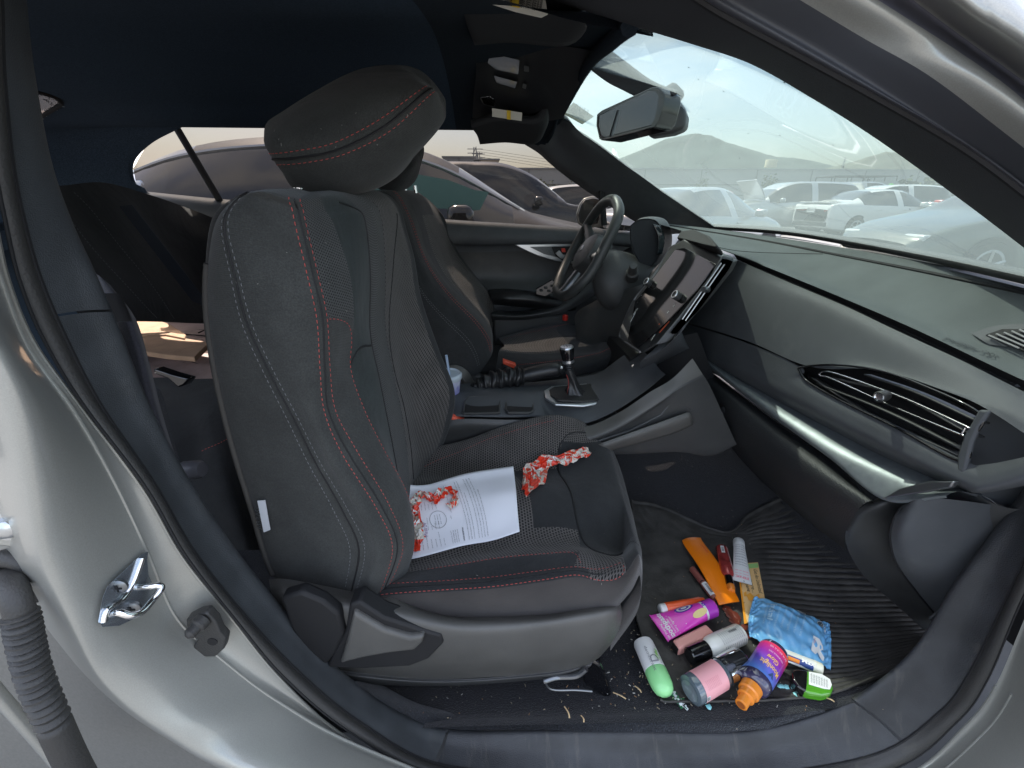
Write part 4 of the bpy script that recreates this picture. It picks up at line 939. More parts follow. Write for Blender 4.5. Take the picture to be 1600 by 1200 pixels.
# ---------------------------------------------------------------- rear seat
rs = thing('rear_bench', 'dark rear bench seat with black belts in shadow', 'rear seat', (-1.2, 1.1, .45))
rb = Patch([[ay(x, y, Y) for x, y, Y in r] for r in [
 [(60,285,.95),(96,290,1.1),(160,285,1.28),(220,300,1.45),(280,320,1.6),(345,345,1.7)],
 [(70,330,.95),(120,330,1.1),(190,335,1.25),(250,360,1.42),(310,375,1.55),(360,390,1.66)],
 [(100,400,.92),(160,400,1.06),(220,410,1.2),(280,430,1.36),(330,445,1.5),(380,455,1.6)],
 [(150,470,.90),(200,470,1.02),(250,475,1.15),(295,485,1.3),(340,495,1.44),(400,500,1.55)],
 [(170,500,.92),(210,502,1.02),(256,503,1.15),(300,505,1.3),(345,506,1.44),(410,508,1.55)]]])
surf('seat_back', rb, FABD, rs, ru=6, rv=6)
SR = MB(); seam(rb, [(.3, 1.2), (1.5, 1.5), (2.5, 2.0), (3.8, 2.4)], SR, n=80, mi=1, r=.001); seam(rb, [(1.0, .6), (2.0, .9), (3, 1.4), (3.8, 1.8)], SR, n=80, mi=1, r=.001)
SR.build('stitching', [REDT, GREYT], rs, smooth=False)['kind'] = 'stuff'
prism('seat_belt', [ay(x, y, Y) for x, y, Y in [(186,322,1.2),(206,320,1.2),(322,470,1.32),(318,478,1.32),(300,470,1.3)]], (0, .004, 0), mat('belt_web', (.022, .026, .036), rough=.6), rs)
rc = Patch([[az(x, y, z) for x, y, z in r] for r in [
 [(200,505,.74),(250,503,.735),(300,505,.73),(345,507,.73),(420,510,.73)],
 [(200,530,.735),(250,530,.72),(300,530,.715),(345,530,.715),(420,535,.715)],
 [(215,560,.72),(250,556,.71),(300,556,.705),(345,560,.705),(420,565,.705)],
 [(235,590,.69),(262,590,.69),(300,592,.69),(350,592,.69),(420,600,.68)],
 [(255,620,.67),(285,618,.67),(320,620,.67),(370,630,.66),(430,640,.65)],
 [(275,700,.62),(305,690,.62),(340,690,.62),(385,690,.60),(440,700,.58)],
 [(300,770,.55),(325,772,.55),(360,770,.55),(400,770,.52),(450,780,.50)],
 [(330,860,.45),(360,860,.45),(390,860,.45),(420,860,.42),(470,870,.40)]]])
LIN = mat('sunlit_seat_tone', (.30, .22, .20), rough=.7, bump=.6, bscale=60, vary=.2, vscale=20)  # paler pinkish copy of the seat, sunlight painted into its colour
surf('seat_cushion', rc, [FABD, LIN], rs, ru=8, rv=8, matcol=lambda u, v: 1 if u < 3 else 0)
mb = MB(); random.seed(3)
for a in [[(270,512),(345,518)],[(262,520),(350,527)],[(290,531),(300,545),(318,540)],[(268,563),(282,558)],[(272,572),(290,566)],[(300,566),(312,570)],[(255,549),(262,566)],[(310,520),(330,512)],[(285,535),(345,540)]]:
    mb.tube(curve_pts([az(x, y, .722 - max(0, y - 530) * .0006) for x, y in a], 12), .0022, k=5)
mb.build('crease', DARK, rs)
SR = MB(); seam(rc, [(5.2, 1.2), (5.0, 2.2), (4.7, 3.2)], SR, n=80, mi=0, r=.0011); SR.build('cushion_stitching', [REDT], rs, smooth=False)['kind'] = 'stuff'
sb = Patch([[ay(x, y, Y) for x, y, Y in r] for r in [
 [(140,420,.62),(160,435,.60),(172,445,.62)], [(150,480,.60),(190,475,.57),(212,498,.62)], [(170,560,.58),(215,540,.55),(234,570,.60)],
 [(200,640,.56),(235,620,.54),(252,640,.58)], [(240,720,.55),(262,700,.54),(274,712,.58)], [(270,780,.55),(284,760,.54),(300,770,.58)]]])
surf('side_bolster', sb, woven('grey_side_cloth', (.045, .045, .055)), rs, ru=6, rv=6)
lathe('latch_button', [(.014, 0), (.014, .025), (.011, .03), (.0005, .03)], ay(288, 735, .60), (.9, -.1, .1), mat('grey_knob', (.10, .10, .11), rough=.35), rs, k=20)
prism('floor_bracket', [ay(x, y, 1.0) for x, y in [(240,575),(270,585),(296,592),(288,602),(278,606),(262,592),(240,584)]], (0, .03, -.005), GLOSSB, rs, bevel=.004)
KRAFT = mat('brown_card', (.30, .19, .12), rough=.85, bump=.5, bscale=50, vary=.15, vscale=20)
tag(prism('cardboard_piece', [az(x, y, .745) for x, y in [(212,498),(232,499),(268,512),(292,528),(290,534),(260,528),(222,530)]], (0, 0, .012), KRAFT, None, bevel=.002), 'torn brown card with rounded top lying behind the front seat', 'cardboard')
tag(prism('paper_bag', [az(x, y, .735) for x, y in [(222,530),(270,532),(330,542),(320,552),(306,566),(262,562),(224,556)]], (0, 0, .016), KRAFT, None, bevel=.003), 'folded brown paper bag on the sunlit rear seat', 'paper bag')
# ---------------------------------------------------------------- dashboard
da = thing('dashboard', 'black soft touch dashboard with air vents and a silver strip', 'dashboard', (.8, 1.1, .9))
dt = Patch([[tuple(q) for q in r] for r in [
 [ax(1650,452,.82), ax(1600,441,.825), ax(1450,411,.875), ax(1300,384,.905), ay(1200,369,1.36), ay(1110,357,1.58), ay(1030,348,1.68)],
 [ax(1660,470,.80), ax(1600,457,.81), ax(1440,424,.855), ax(1290,395,.885), ay(1190,376,1.34), ay(1090,360,1.55), ay(1010,347,1.64)],
 [ax(1670,520,.78), ax(1600,505,.78), ax(1430,450,.82), ax(1260,405,.845), ay(1160,385,1.3), ay(1060,360,1.48), ay(1000,344,1.56)],
 [ax(1680,590,.75), ax(1598,560,.75), ax(1410,485,.77), ax(1230,420,.78), ay(1135,392,1.2), ay(1065,362,1.35), ay(1010,345,1.45)],
 [ax(1680,628,.725), ax(1590,590,.725), ax(1400,501,.725), ax(1235,432,.725), ax(1146,397,.72), ay(1080,366,1.25), ay(1030,350,1.38)]]])
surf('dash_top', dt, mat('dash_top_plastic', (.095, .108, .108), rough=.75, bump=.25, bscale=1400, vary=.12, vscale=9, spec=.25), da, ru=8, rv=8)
surf('cowl_gap', Patch([[dt.c[0][j] + [0, 0, .001] for j in range(7)], [tuple(q) for q in (ws.pts(np.full(7, 3.0), np.linspace(3, 0, 7)) + [.005, 0, -.012])]]), DARK, da)
groove(dt, [(1.0, v) for v in np.linspace(0, 6, 12)], 'defroster_gap', DARK, da, r=.0035)
groove(dt, [(1.2, 3.0), (1.8, 3.3), (2.6, 3.9), (3.2, 4.4)], 'top_seam', DARK, da, r=.0012)
surf('dash_gap', Patch([[dt.c[4][j] for j in range(5)], [np.array(dt.c[4][j]) + [.012, 0, -.014] for j in range(5)], [ax(1680,648,.728), ax(1590,608,.728), ax(1400,516,.728), ax(1235,444,.728), ax(1140,400,.725)]]), DARK, da)
# upper face pad below the gap
uf = Patch([[ax(x, y, X) for x, y, X in r] for r in [
 [(1700,660,.715),(1590,607,.718),(1500,562,.718),(1400,516,.718),(1320,478,.718),(1235,442,.716),(1140,401,.712)],
 [(1700,680,.700),(1592,622,.702),(1495,580,.702),(1390,532,.702),(1300,492,.702),(1215,457,.700),(1110,422,.698)],
 [(1690,720,.682),(1578,640,.682),(1480,608,.682),(1370,572,.682),(1280,540,.680),(1190,495,.680),(1085,452,.680)],
 [(1690,740,.676),(1550,644,.674),(1480,612,.672),(1370,578,.670),(1262,572,.668),(1165,532,.666),(1062,500,.664)]]])
surf('upper_pad', uf, DASH, da, ru=8, rv=8)
# vent surround and lower band
lb = Patch([[ax(x, y, X) for x, y, X in r] for r in [
 [(1700,690,.674),(1545,725,.672),(1500,716,.672),(1400,664,.672),(1310,622,.672),(1255,590,.672),(1250,573,.670),(1165,535,.668),(1062,503,.668)],
 [(1700,700,.670),(1550,745,.664),(1510,742,.664),(1400,690,.664),(1310,642,.664),(1240,606,.664),(1200,585,.664),(1130,555,.664),(1060,520,.666)],
 [(1690,720,.672),(1545,765,.668),(1500,756,.668),(1400,710,.668),(1310,664,.668),(1220,618,.668),(1160,588,.668),(1110,565,.668),(1065,540,.672)],
 [(1690,740,.70),(1540,770,.71),(1495,764,.71),(1395,722,.71),(1305,678,.71),(1215,634,.71),(1155,602,.71),(1105,578,.71),(1075,552,.71)]]])
surf('lower_band', lb, DASH, da, ru=7, rv=7)
# silver strip ledge
ss = Patch([[ax(x, y, X) for x, y, X in r] for r in [
 [(1560,790,.72),(1500,752,.72),(1400,708,.72),(1300,660,.72),(1200,608,.72),(1130,572,.72),(1085,548,.72)],
 [(1540,776,.70),(1470,750,.705),(1370,708,.705),(1275,655,.705),(1185,603,.705),(1120,565,.705),(1082,547,.70)],
 [(1500,768,.672),(1435,762,.672),(1340,714,.672),(1250,658,.672),(1165,602,.672),(1110,565,.672),(1080,547,.672)],
 [(1480,774,.655),(1382,776,.655),(1300,712,.655),(1225,658,.655),(1150,602,.655),(1105,567,.655),(1078,548,.655)],
 [(1480,778,.660),(1380,781,.660),(1296,716,.660),(1221,662,.660),(1147,606,.660),(1103,571,.660),(1076,550,.660)]]])
surf('silver_strip', ss, mat('brushed_dark_strip', (.30, .33, .34), rough=.46, metal=.7, vary=.1, vscale=60), da, ru=8, rv=8, u0=0, u1=4)
prism('strip_end_cap', [ax(x, y, .652) for x, y in [(1380,778),(1405,763),(1450,752),(1490,752),(1484,762),(1440,770)]], (.01, 0, 0), SATIND, da, bevel=.002)
# glove box door
gb = Patch([[ax(x, y, X) for x, y, X in r] for r in [
 [(1368,790,.685),(1300,722,.685),(1220,665,.685),(1145,607,.685),(1100,573,.685),(1072,557,.69)],
 [(1362,782,.655),(1285,730,.650),(1205,672,.650),(1130,612,.650),(1090,580,.655),(1066,568,.67)],
 [(1345,792,.645),(1275,745,.640),(1195,690,.640),(1120,630,.642),(1085,600,.650),(1068,590,.665)],
 [(1330,815,.66),(1260,765,.655),(1185,715,.655),(1125,665,.655),(1100,635,.66),(1075,615,.68)],
 [(1322,840,.70),(1245,785,.70),(1185,735,.70),(1140,690,.70),(1120,668,.70),(1095,650,.71)],
 [(1322,860,.76),(1245,800,.76),(1190,752,.76),(1146,704,.76),(1140,690,.76),(1110,670,.77)]]])
GLV = mat('glovebox_grain', (.030, .031, .032), rough=.45, bump=.7, bscale=450, vary=.1, vscale=10)
gl = surf('glove_box', gb, GLV, da, ru=8, rv=8)
tube('latch_recess', curve_pts([ax(x, y, X) for x, y, X in [(1105,610,.640),(1108,622,.638),(1116,638,.637),(1128,648,.638)]], 16), .006, SATIND, gl)
lathe('lock', [(.008, 0), (.008, .002), (.005, .003), (.0005, .003)], ax(1131, 640, .642), (-1, -.2, 0), SATIND, gl, k=14)
# right hand end of dash
re_ = Patch([[ax(x, y, X) for x, y, X in r] for r in [
 [(1372,778,.69),(1400,770,.70),(1440,768,.72),(1500,760,.74),(1560,790,.76),(1640,800,.78)],
 [(1350,790,.665),(1380,790,.675),(1412,800,.72),(1460,780,.74),(1530,800,.76),(1640,830,.80)],
 [(1328,812,.67),(1350,810,.675),(1394,822,.72),(1420,812,.74),(1500,820,.77),(1640,860,.82)],
 [(1322,850,.70),(1340,845,.70),(1388,850,.735),(1400,850,.76),(1480,860,.80),(1640,890,.85)],
 [(1350,900,.78),(1380,890,.77),(1400,880,.77),(1425,900,.80),(1490,910,.86),(1600,900,.88)],
 [(1400,945,.86),(1420,935,.85),(1438,930,.84),(1460,945,.86),(1505,960,.90),(1570,950,.92)],
 [(1445,985,.92),(1455,975,.92),(1470,972,.92),(1490,985,.92),(1512,1000,.94),(1550,985,.95)]]])
surf('side_kick_panel', re_, DASHLOW, da, ru=7, rv=7)
kp = Patch([[ay(x, y, Y) for x, y, Y in r] for r in [
 [(1410,790,.53),(1428,782,.50),(1452,778,.49),(1500,782,.485),(1560,790,.48),(1640,800,.47)],
 [(1396,810,.53),(1420,806,.505),(1450,806,.495),(1500,815,.49),(1560,830,.48),(1640,840,.47)],
 [(1390,840,.535),(1412,840,.51),(1450,845,.50),(1505,850,.49),(1560,860,.48),(1620,870,.47)],
 [(1400,880,.545),(1425,885,.52),(1460,890,.505),(1505,895,.49),(1550,900,.48),(1590,905,.47)],
 [(1432,925,.555),(1455,925,.53),(1485,930,.51),(1515,935,.49),(1545,935,.48),(1575,930,.47)],
 [(1468,968,.56),(1482,965,.54),(1500,968,.52),(1515,970,.50),(1535,965,.49),(1555,955,.48)]]])
surf('end_cover', kp, DASH, da, ru=8, rv=8)
tube('end_cover_gap', curve_pts([kp.c[i][0] + [0, -.001, 0] for i in range(6)], 40), .002, DARK, da)
prism('sill_end_flap', [ay(x, y, Y) for x, y, Y in [(1452,968,.50),(1468,955,.50),(1518,968,.485),(1503,1014,.475)]], (0, .004, 0), SILLP, da, bevel=.002)
# vertical end wall between top vent and frame
ew = Patch([[ay(x, y, Y) for x, y, Y in r] for r in [
 [(1594,596,.505),(1650,580,.49),(1720,570,.46)], [(1546,634,.50),(1630,640,.485),(1720,640,.455)], [(1522,680,.50),(1620,690,.485),(1720,700,.455)],
 [(1508,735,.50),(1610,745,.485),(1720,760,.455)], [(1500,768,.50),(1600,800,.485),(1720,830,.455)]]])
surf('dash_end_panel', ew, DASH, da, ru=6, rv=6)
vf = [ax(x, y, .664) for x, y in [(1528,640),(1545,642),(1528,668),(1518,690),(1512,715),(1505,742),(1495,735),(1495,712),(1505,680),(1520,655)]]
prism('vent_end_frame', vf, (.008, 0, 0), DASH, da, bevel=.003)
# vent
vn = surf('air_vent', Patch([[ax(x, y, X) for x, y, X in r] for r in [
 [(1534,652,.70),(1440,604,.70),(1370,582,.70),(1300,574,.70),(1256,575,.70)], [(1520,690,.72),(1430,640,.72),(1350,600,.72),(1290,588,.72),(1260,584,.72)], [(1498,716,.70),(1400,664,.70),(1320,624,.70),(1285,606,.70),(1264,594,.70)]]]), DARK, da)
def slat(pts, nm, m, X=.675, r=.0022, d=.014, par=None):
    P_ = Patch([[ax(x, y, X) for x, y in pts], [ax(x, y + 3, X) + [d, 0, .002] for x, y in pts]]); return surf(nm, P_, m, par or vn, thick=.0025, ru=2, rv=6)
slat([(1350,584),(1430,612),(1532,660)], 'slat', DASHLOW)
slat([(1300,590),(1400,616),(1524,682)], 'slat', DASHLOW)
slat([(1275,598),(1380,640),(1504,702)], 'slat', DASHLOW)
slat([(1268,590),(1350,642),(1500,712)], 'slat', DASHLOW)
tube('vent_bezel', curve_pts([ax(x, y, .668) for x, y in [(1252,574),(1300,570),(1370,578),(1450,606),(1532,648),(1518,685),(1500,720),(1400,668),(1310,624),(1262,596),(1250,580)]], 90, True), .0022, GLOSSB, vn, closed=True)
ch = curve_pts([ax(x, y, .664) for x, y in [(1280,584),(1300,582),(1400,617),(1505,664),(1508,668),(1502,678),(1496,677),(1400,637),(1300,592),(1285,588)]], 80, True)
tube('chrome_outline', ch, .0014, CHROME, vn, closed=True)
kn = lathe('vent_knob', [(.008, 0), (.009, .004), (.009, .020), (.008, .0215), (.0063, .0218), (.0055, .0190), (.0005, .0190)], ax(1385, 617, .662), (-1, -.35, 0), [RUBBER, CHROME], vn, k=28, mi=[0, 0, 0, 1, 1, 1])
# demister grille on dash top at right edge
DTG = samples(dt, n=160)
od = lambda x, y, l=.004: project(DTG, x, y, l)
dg = surf('side_demister', Patch([[od(1518,521), od(1560,508), od(1640,505)], [od(1532,530,.007), od(1575,526,.007), od(1650,530,.007)], [od(1545,538), od(1590,545), od(1660,565)]]), DASH, da)
prism('grille_opening', [od(x, y, .011) for x, y in [(1540,523),(1566,514),(1640,514),(1640,560),(1600,548)]], (.002, 0, -.002), DARK, dg)
for k in range(5):
    tube('grille_bar', [od(1545 + k * 12, 524 - k * 2.2, .015), od(1592 + k * 12, 544 - k * 1.5, .015)], .0013, mat('grille_bar_grey', (.25, .25, .25), rough=.4), dg, k=6)
mb = MB()
o_ = od(1562, 556, .003); text_flat(mb, "SRS AIRBAG", .014, o_, od(1494, 533, .003) - o_, (-.9, .1, -.15), width=.075, lift=.001)
mb.build('airbag_lettering', mat('embossed_grey', (.035, .04, .042), rough=.5), da, smooth=False)
# centre stack: bezel and screen. depths run from lower left (near console) to top
scr = thing('touch_screen', 'tall glossy touch screen in the centre stack', 'touch screen', ay(1050, 480, 1.1))
bez = [(1068,374,1.13),(1138,409,.93),(1130,425,.93),(1095,470,.95),(1045,525,.98),(1002,553,1.02),(996,549,1.05),(968,530,1.12),(968,514,1.15),(990,466,1.20),(1022,425,1.22),(1048,385,1.18)]
prism('bezel', [ay(*p) for p in bez], (.04, .03, 0), DASHLOW, scr, bevel=.004, seg=3)
gls = [(1066,385,1.125),(1118,412,.945),(1092,455,.95),(1046,515,.985),(1000,546,1.03),(976,527,1.115),(975,517,1.13),(994,472,1.19),(1026,432,1.205),(1050,394,1.17)]
cs_ = np.array([ay(*p) for p in gls]); pc = cs_.mean(0); u_, s_, vt = np.linalg.svd(cs_ - pc); nn = vt[2]; nn = nn * np.sign(nn @ (_C - pc))
flat = lambda P_, e=.0: P_ - np.outer((P_ - pc) @ nn, nn) + nn * e
glass_pts = flat(cs_, .006)
prism('screen_glass', glass_pts, nn * -.004, GLOSSB, scr, bevel=.001)
def onscr(x, y, e=.0065):
    d = ray(x, y); t = ((pc + nn * e - _C) @ nn) / (d @ nn); return _C + d * t
tube('bezel_rim', curve_pts([onscr(x, y, .006) for x, y in [(1066,382),(1048,388),(1022,430),(990,470),(970,518),(972,530),(1000,550)]], 60), .003, SATIND, scr, k=8)
for x, y in ((1012, 443), (1057, 464)):
    lathe('volume_knob', [(.010, 0), (.011, .003), (.0105, .014), (.0095, .0155), (.0075, .0155), (.007, .0125), (.0005, .0125)], onscr(x + 4, y, .006), nn, [DASHLOW, SATIN], scr, k=26, mi=[0, 0, 1, 1, 0, 0])
ic = MB()
for x, y, t, c_ in ((1022,431,'TUNE',0),(1014,450,'VOL',0),(1002,463,'=',0),(1046,388,'-',0),(1052,480,'A/C',0),(1043,490,'22',0),(1030,508,'+',1),(1024,524,'-',2),(1018,532,'REAR',0),(990,492,'MODE',0),(996,474,'=',0)):
    a_ = onscr(x, y); text_flat(ic, t, .007, a_, onscr(x + 10, y - 14) - a_, onscr(x - 9, y - 8) - a_, mi=c_, lift=.0003)
ic.tube([onscr(984, 505), onscr(993, 488)], .0006, 5); ic.tube([onscr(1030, 520), onscr(1046, 502)], .0006, 5, mi=1)
ic.build('screen_icons', [mat('icon_white', (.45, .47, .5), rough=.4), mat('icon_red', (.7, .12, .05)), mat('icon_blue', (.05, .2, .6))], scr, smooth=False)
prism('hazard_hood', [ay(x, y, Y) for x, y, Y in [(1057,372,1.20),(1064,360,1.2),(1085,358,1.15),(1108,368,1.02),(1120,382,.95),(1118,388,.95),(1090,378,1.03)]], (.03, .02, -.02), DARK, scr, bevel=.004)
# chrome vertical vents right and left of the screen
cv = thing('centre_vent', 'slim centre air vent with bright chrome bars beside the screen', 'air vent', ay(1095, 450, .92))
prism('vent_housing', [ay(x, y, .935) for x, y in [(1128,398),(1142,404),(1136,420),(1075,500),(1040,536),(1022,540),(1060,495),(1110,430)]], (.02, .02, 0), DASH, cv, bevel=.004)
prism('vent_slot', [ay(x, y, .930) for x, y in [(1128,404),(1139,408),(1133,420),(1085,485),(1050,522),(1046,520),(1080,478),(1118,425)]], (.01, 0, 0), DARK, cv, bevel=.001)
for dx in (0, 5): tube('chrome_bar', [ay(1127 + dx, 411 + dx * .4, .924), ay(1066 + dx, 499 + dx * .4, .924)], .0016, SATIN, cv, k=8)
lathe('vent_knob', [(.006, 0), (.007, .002), (.007, .020), (.006, .022), (.0005, .022)], ay(1106, 453, .93), (-.8, -.6, .2), SATIND, cv, k=18)
# mid and lower stack side (charcoal face between screen and glove box)
ms = Patch([[tuple(q) for q in r] for r in [
 [ax(1140,401,.712), ay(1134,418,.95), ay(1110,440,.97), ay(1085,470,.98)],
 [ax(1110,425,.705), ay(1085,480,.96), ay(1060,512,.98), ay(1046,522,1.0)],
 [ax(1085,470,.69), ay(1075,505,.96), ay(1040,540,.98), ay(1010,556,1.02)],
 [ax(1063,503,.67), ay(1062,520,.98), ay(1030,552,1.0), ay(1000,568,1.05)],
 [ax(1070,548,.68), ay(1075,545,1.10), ay(1030,568,1.08), ay(1002,580,1.08)]]])
surf('stack_side', ms, DASH, da, ru=6, rv=6)
prism('stack_core', [ay(x, y, 1.13) for x, y in [(985,560),(1040,530),(1090,520),(1120,600),(1150,680),(1100,695),(1000,700),(960,640)]], (0, .22, 0), DARK, da)
# instrument binnacle
ib = thing('instrument_binnacle', 'black hooded instrument cluster behind the steering wheel', 'instrument cluster', ay(1010, 380, 1.4))
hd0 = [(985,352),(998,343),(1018,342),(1030,350),(1036,370),(1034,392),(1024,410),(1012,420),(1000,412),(990,395),(984,372)]
bn = Patch([[ay(x, y, 1.36 + .0 * i) for i, (x, y) in enumerate(hd0 + hd0[:1])], [ay(x + 6, y - 3, 1.42) for x, y in hd0 + hd0[:1]], [ay(x + 14, y - 2, 1.52) for x, y in hd0 + hd0[:1]], [ay(x + 6, y, 1.62) for x, y in hd0 + hd0[:1]]])
surf('hood', bn, DASH, ib)
prism('hood_face', [ay(x, y, 1.362) for x, y in hd0], (.01, .01, 0), mat('cluster_cloth', (.010, .012, .016), rough=.7), ib, bevel=.003)
surf('cluster_glass', Patch([[ay(1020,350,1.355), ay(1030,352,1.35)], [ay(1028,372,1.35), ay(1038,372,1.35)], [ay(1026,398,1.355), ay(1034,396,1.355)]]), mat('gloss_glass_black', (.02, .03, .035), rough=.03, coat=1), ib, thick=.004)
# column shroud, stalk
col_ = thing('steering_column', 'charcoal steering column shroud with wiper stalk', 'steering column', ay(960, 430, 1.4))
sh = [[ay(x, y, Y) for x, y, Y in r] for r in [
 [(940,395,1.40),(925,430,1.38),(935,470,1.38),(965,480,1.42),(960,430,1.5),(955,400,1.48)],
 [(975,395,1.38),(950,430,1.34),(955,480,1.34),(985,495,1.40),(990,440,1.5),(985,405,1.48)],
 [(1010,410,1.38),(990,430,1.33),(985,480,1.33),(1005,500,1.40),(1020,450,1.5),(1015,420,1.48)],
 [(1040,420,1.40),(1020,440,1.36),(1010,480,1.36),(1020,500,1.42),(1040,460,1.5),(1040,430,1.48)]]]
S1 = Patch(closed_patch(sh)); surf('shroud', S1, DASHLOW, col_, v0=2, v1=S1.c.shape[1] - 3)
lathe('stalk_boot', [(.020, -.02), (.019, .01), (.014, .014), (.0125, .030), (.0115, .032), (.0115, .042), (.010, .046), (.0005, .046)], ay(988, 428, 1.30), (-.3, -.9, .75), DASHLOW, col_, k=22)
kb = Patch([[ay(x, y, Y) for x, y, Y in r] for r in [
 [(930,470,1.45),(985,450,1.30),(1020,440,1.28)],[(900,490,1.5),(975,490,1.30),(1005,490,1.22)],[(900,520,1.5),(960,520,1.32),(990,530,1.2)],[(900,560,1.5),(950,560,1.4),(985,560,1.25)]]])
surf('knee_panel', kb, DASHLOW, col_)
# steering wheel
sw_ = thing('steering_wheel', 'black leather steering wheel seen edge on with round horn pad', 'steering wheel', ay(915, 395, 1.47))
rim = [(962,314,1.36),(967,330,1.31),(961,352,1.29),(944,388,1.285),(926,422,1.29),(908,444,1.30),(890,459,1.34),(877,462,1.42),(870,452,1.52),(875,432,1.62),(889,402,1.68),(908,368,1.68),(925,340,1.62),(940,321,1.52),(952,313,1.43)]
rp_ = curve_pts([ay(*p) for p in rim], 96, True)
rim_ = tube('rim', rp_, .0155, mat('rim_leather', (.042, .046, .046), rough=.42, bump=.2, bscale=500), sw_, k=16, closed=True)
for k in (10, 34, 52): tube('rim_seam', even(np.array([rp_[k] + .0168 * (math.cos(t) * np.array([0, 0, 1.]) + math.sin(t) * np.array([.5, -.8, 0])) for t in np.linspace(0, math.pi, 9)]), 9), .0008, DARK, rim_, k=5)
hub = ay(918, 395, 1.47)
WN = np.cross(rp_[24] - hub, rp_[48] - hub); WN /= np.linalg.norm(WN); WN = WN * (1 if WN[0] < 0 else -1)
lathe('horn_pad', [(.075, -.045), (.078, -.01), (.070, .012), (.050, .022), (.0005, .026)], hub + WN * .0, WN, DASHLOW, sw_, k=32, sx=.92)
el = lathe('emblem', [(.017, 0), (.017, .002), (.013, .003), (.0005, .003)], hub + WN * .0245, WN, SATIND, sw_, k=24, sx=.7)
lathe('emblem_stars', [(.003, 0), (.003, .0012), (.0002, .0014)], hub + WN * .0275, WN, CHROME, el, k=6)
for k in (22, 46, 74):
    a = rp_[k]; d_ = (hub - a); L_ = np.linalg.norm(d_); tube('spoke', curve_pts([a, a + d_ * .35 - WN * .01, hub + (a - hub) * .3 - WN * .015], 10), [.015] * 4 + [.018] * 6, DASHLOW if k != 46 else SATIND, sw_, k=10)
tube('column_neck', [hub - WN * .03, hub - WN * .12], .055, DASHLOW, sw_, k=22)

# ---------------------------------------------------------------- centre console
cc = thing('centre_console', 'black centre console with cup holders and gear surround', 'centre console', (.2, 1.1, .5))
tz = .655
ct = Patch([[tuple(q) for q in r] for r in [
 [ay(660,655,1.02), ay(715,651,1.0), ay(790,652,1.0), ay(850,652,1.0), ay(880,662,1.0), ay(920,660,.99), ay(965,640,.98), ay(1010,610,.97), ay(1040,585,.97)],
 [ay(690,648,1.03), ay(722,645,1.01), ay(790,645,1.01), ay(845,645,1.01), ay(865,650,1.02), ay(915,645,1.02), ay(955,625,1.02), ay(1000,598,1.02), ay(1030,576,1.02)],
 [ay(700,622,1.08), ay(735,617,1.09), ay(790,616,1.09), ay(835,615,1.09), ay(855,612,1.10), ay(910,605,1.12), ay(945,598,1.10), ay(990,575,1.09), ay(1018,560,1.08)],
 [ay(715,600,1.2), ay(745,598,1.2), ay(790,598,1.2), ay(830,597,1.2), ay(870,593,1.2), ay(915,588,1.2), ay(940,580,1.2), ay(975,555,1.18), ay(1000,545,1.16)]]])
surf('top_panel', ct, DASH, cc, ru=7, rv=7)
sd = Patch([[tuple(q) for q in r] for r in [
 [ay(640,668,1.0), ay(715,655,.985), ay(790,656,.985), ay(850,656,.985), ay(885,668,.985), ay(925,664,.975), ay(970,643,.965), ay(1015,613,.955), ay(1050,592,.955), ay(1082,560,.96)],
 [ay(640,690,.99), ay(715,668,.98), ay(790,668,.98), ay(850,668,.98), ay(885,690,.955), ay(930,682,.945), ay(978,660,.94), ay(1030,628,.935), ay(1060,605,.94), ay(1098,585,.95)],
 [ay(640,720,.99), ay(715,690,.99), ay(790,690,.99), ay(850,690,.99), ay(890,700,.96), ay(935,690,.95), ay(985,668,.945), ay(1040,633,.94), ay(1070,618,.94), ay(1110,605,.95)],
 [ay(640,780,.99), ay(715,740,.99), ay(790,730,.99), ay(850,715,.99), ay(900,706,.965), ay(950,705,.96), ay(1000,704,.955), ay(1060,700,.95), ay(1110,703,.945), ay(1148,688,.94)],
 [ay(640,860,.99), ay(715,830,.99), ay(790,800,.99), ay(850,760,.99), ay(900,712,.97), ay(950,710,.965), ay(1000,709,.96), ay(1060,706,.955), ay(1108,712,.95), ay(1150,692,.945)]]])
surf('side_panel', sd, [DASHLOW, SPL], cc, ru=7, rv=7, matcol=lambda u, v: 1 if 0 < u < 1.0 and v > 3.7 else 0)
# rising side arm and recess
prism('recess_panel', [ay(x, y, .94) for x, y in [(925,692),(985,672),(1032,648),(1052,622),(1064,628),(1082,640),(1074,654),(1010,672),(950,690)]], (0, .008, 0), DASHLOW, cc, bevel=.003)
surf('satin_rail', Patch([[ay(x, y, Y) for x, y, Y in r] for r in [[(935,694,.93),(985,676,.925),(1040,656,.925),(1074,644,.93)],[(938,699,.925),(990,682,.92),(1045,664,.92),(1080,650,.925)],[(945,704,.93),(1000,690,.927),(1050,676,.927),(1082,662,.93)]]]), SPL, cc, thick=.004)
def well(nm, P_, depth, m_, rim_r=.0022):
    """open tray: rim, four walls and a floor"""
    P_ = np.array(P_); n = len(P_); Bt = P_ + [0, 0, -depth]
    V = np.vstack([P_, Bt]); f = [(i, (i + 1) % n, (i + 1) % n + n, i + n) for i in range(n)] + [tuple(range(n, 2 * n))]
    o = mesh(nm, V, f, m_, cc, smooth=False); tube('rim', even(P_, 40, True), rim_r, DASHLOW, o, closed=True, k=6); return o
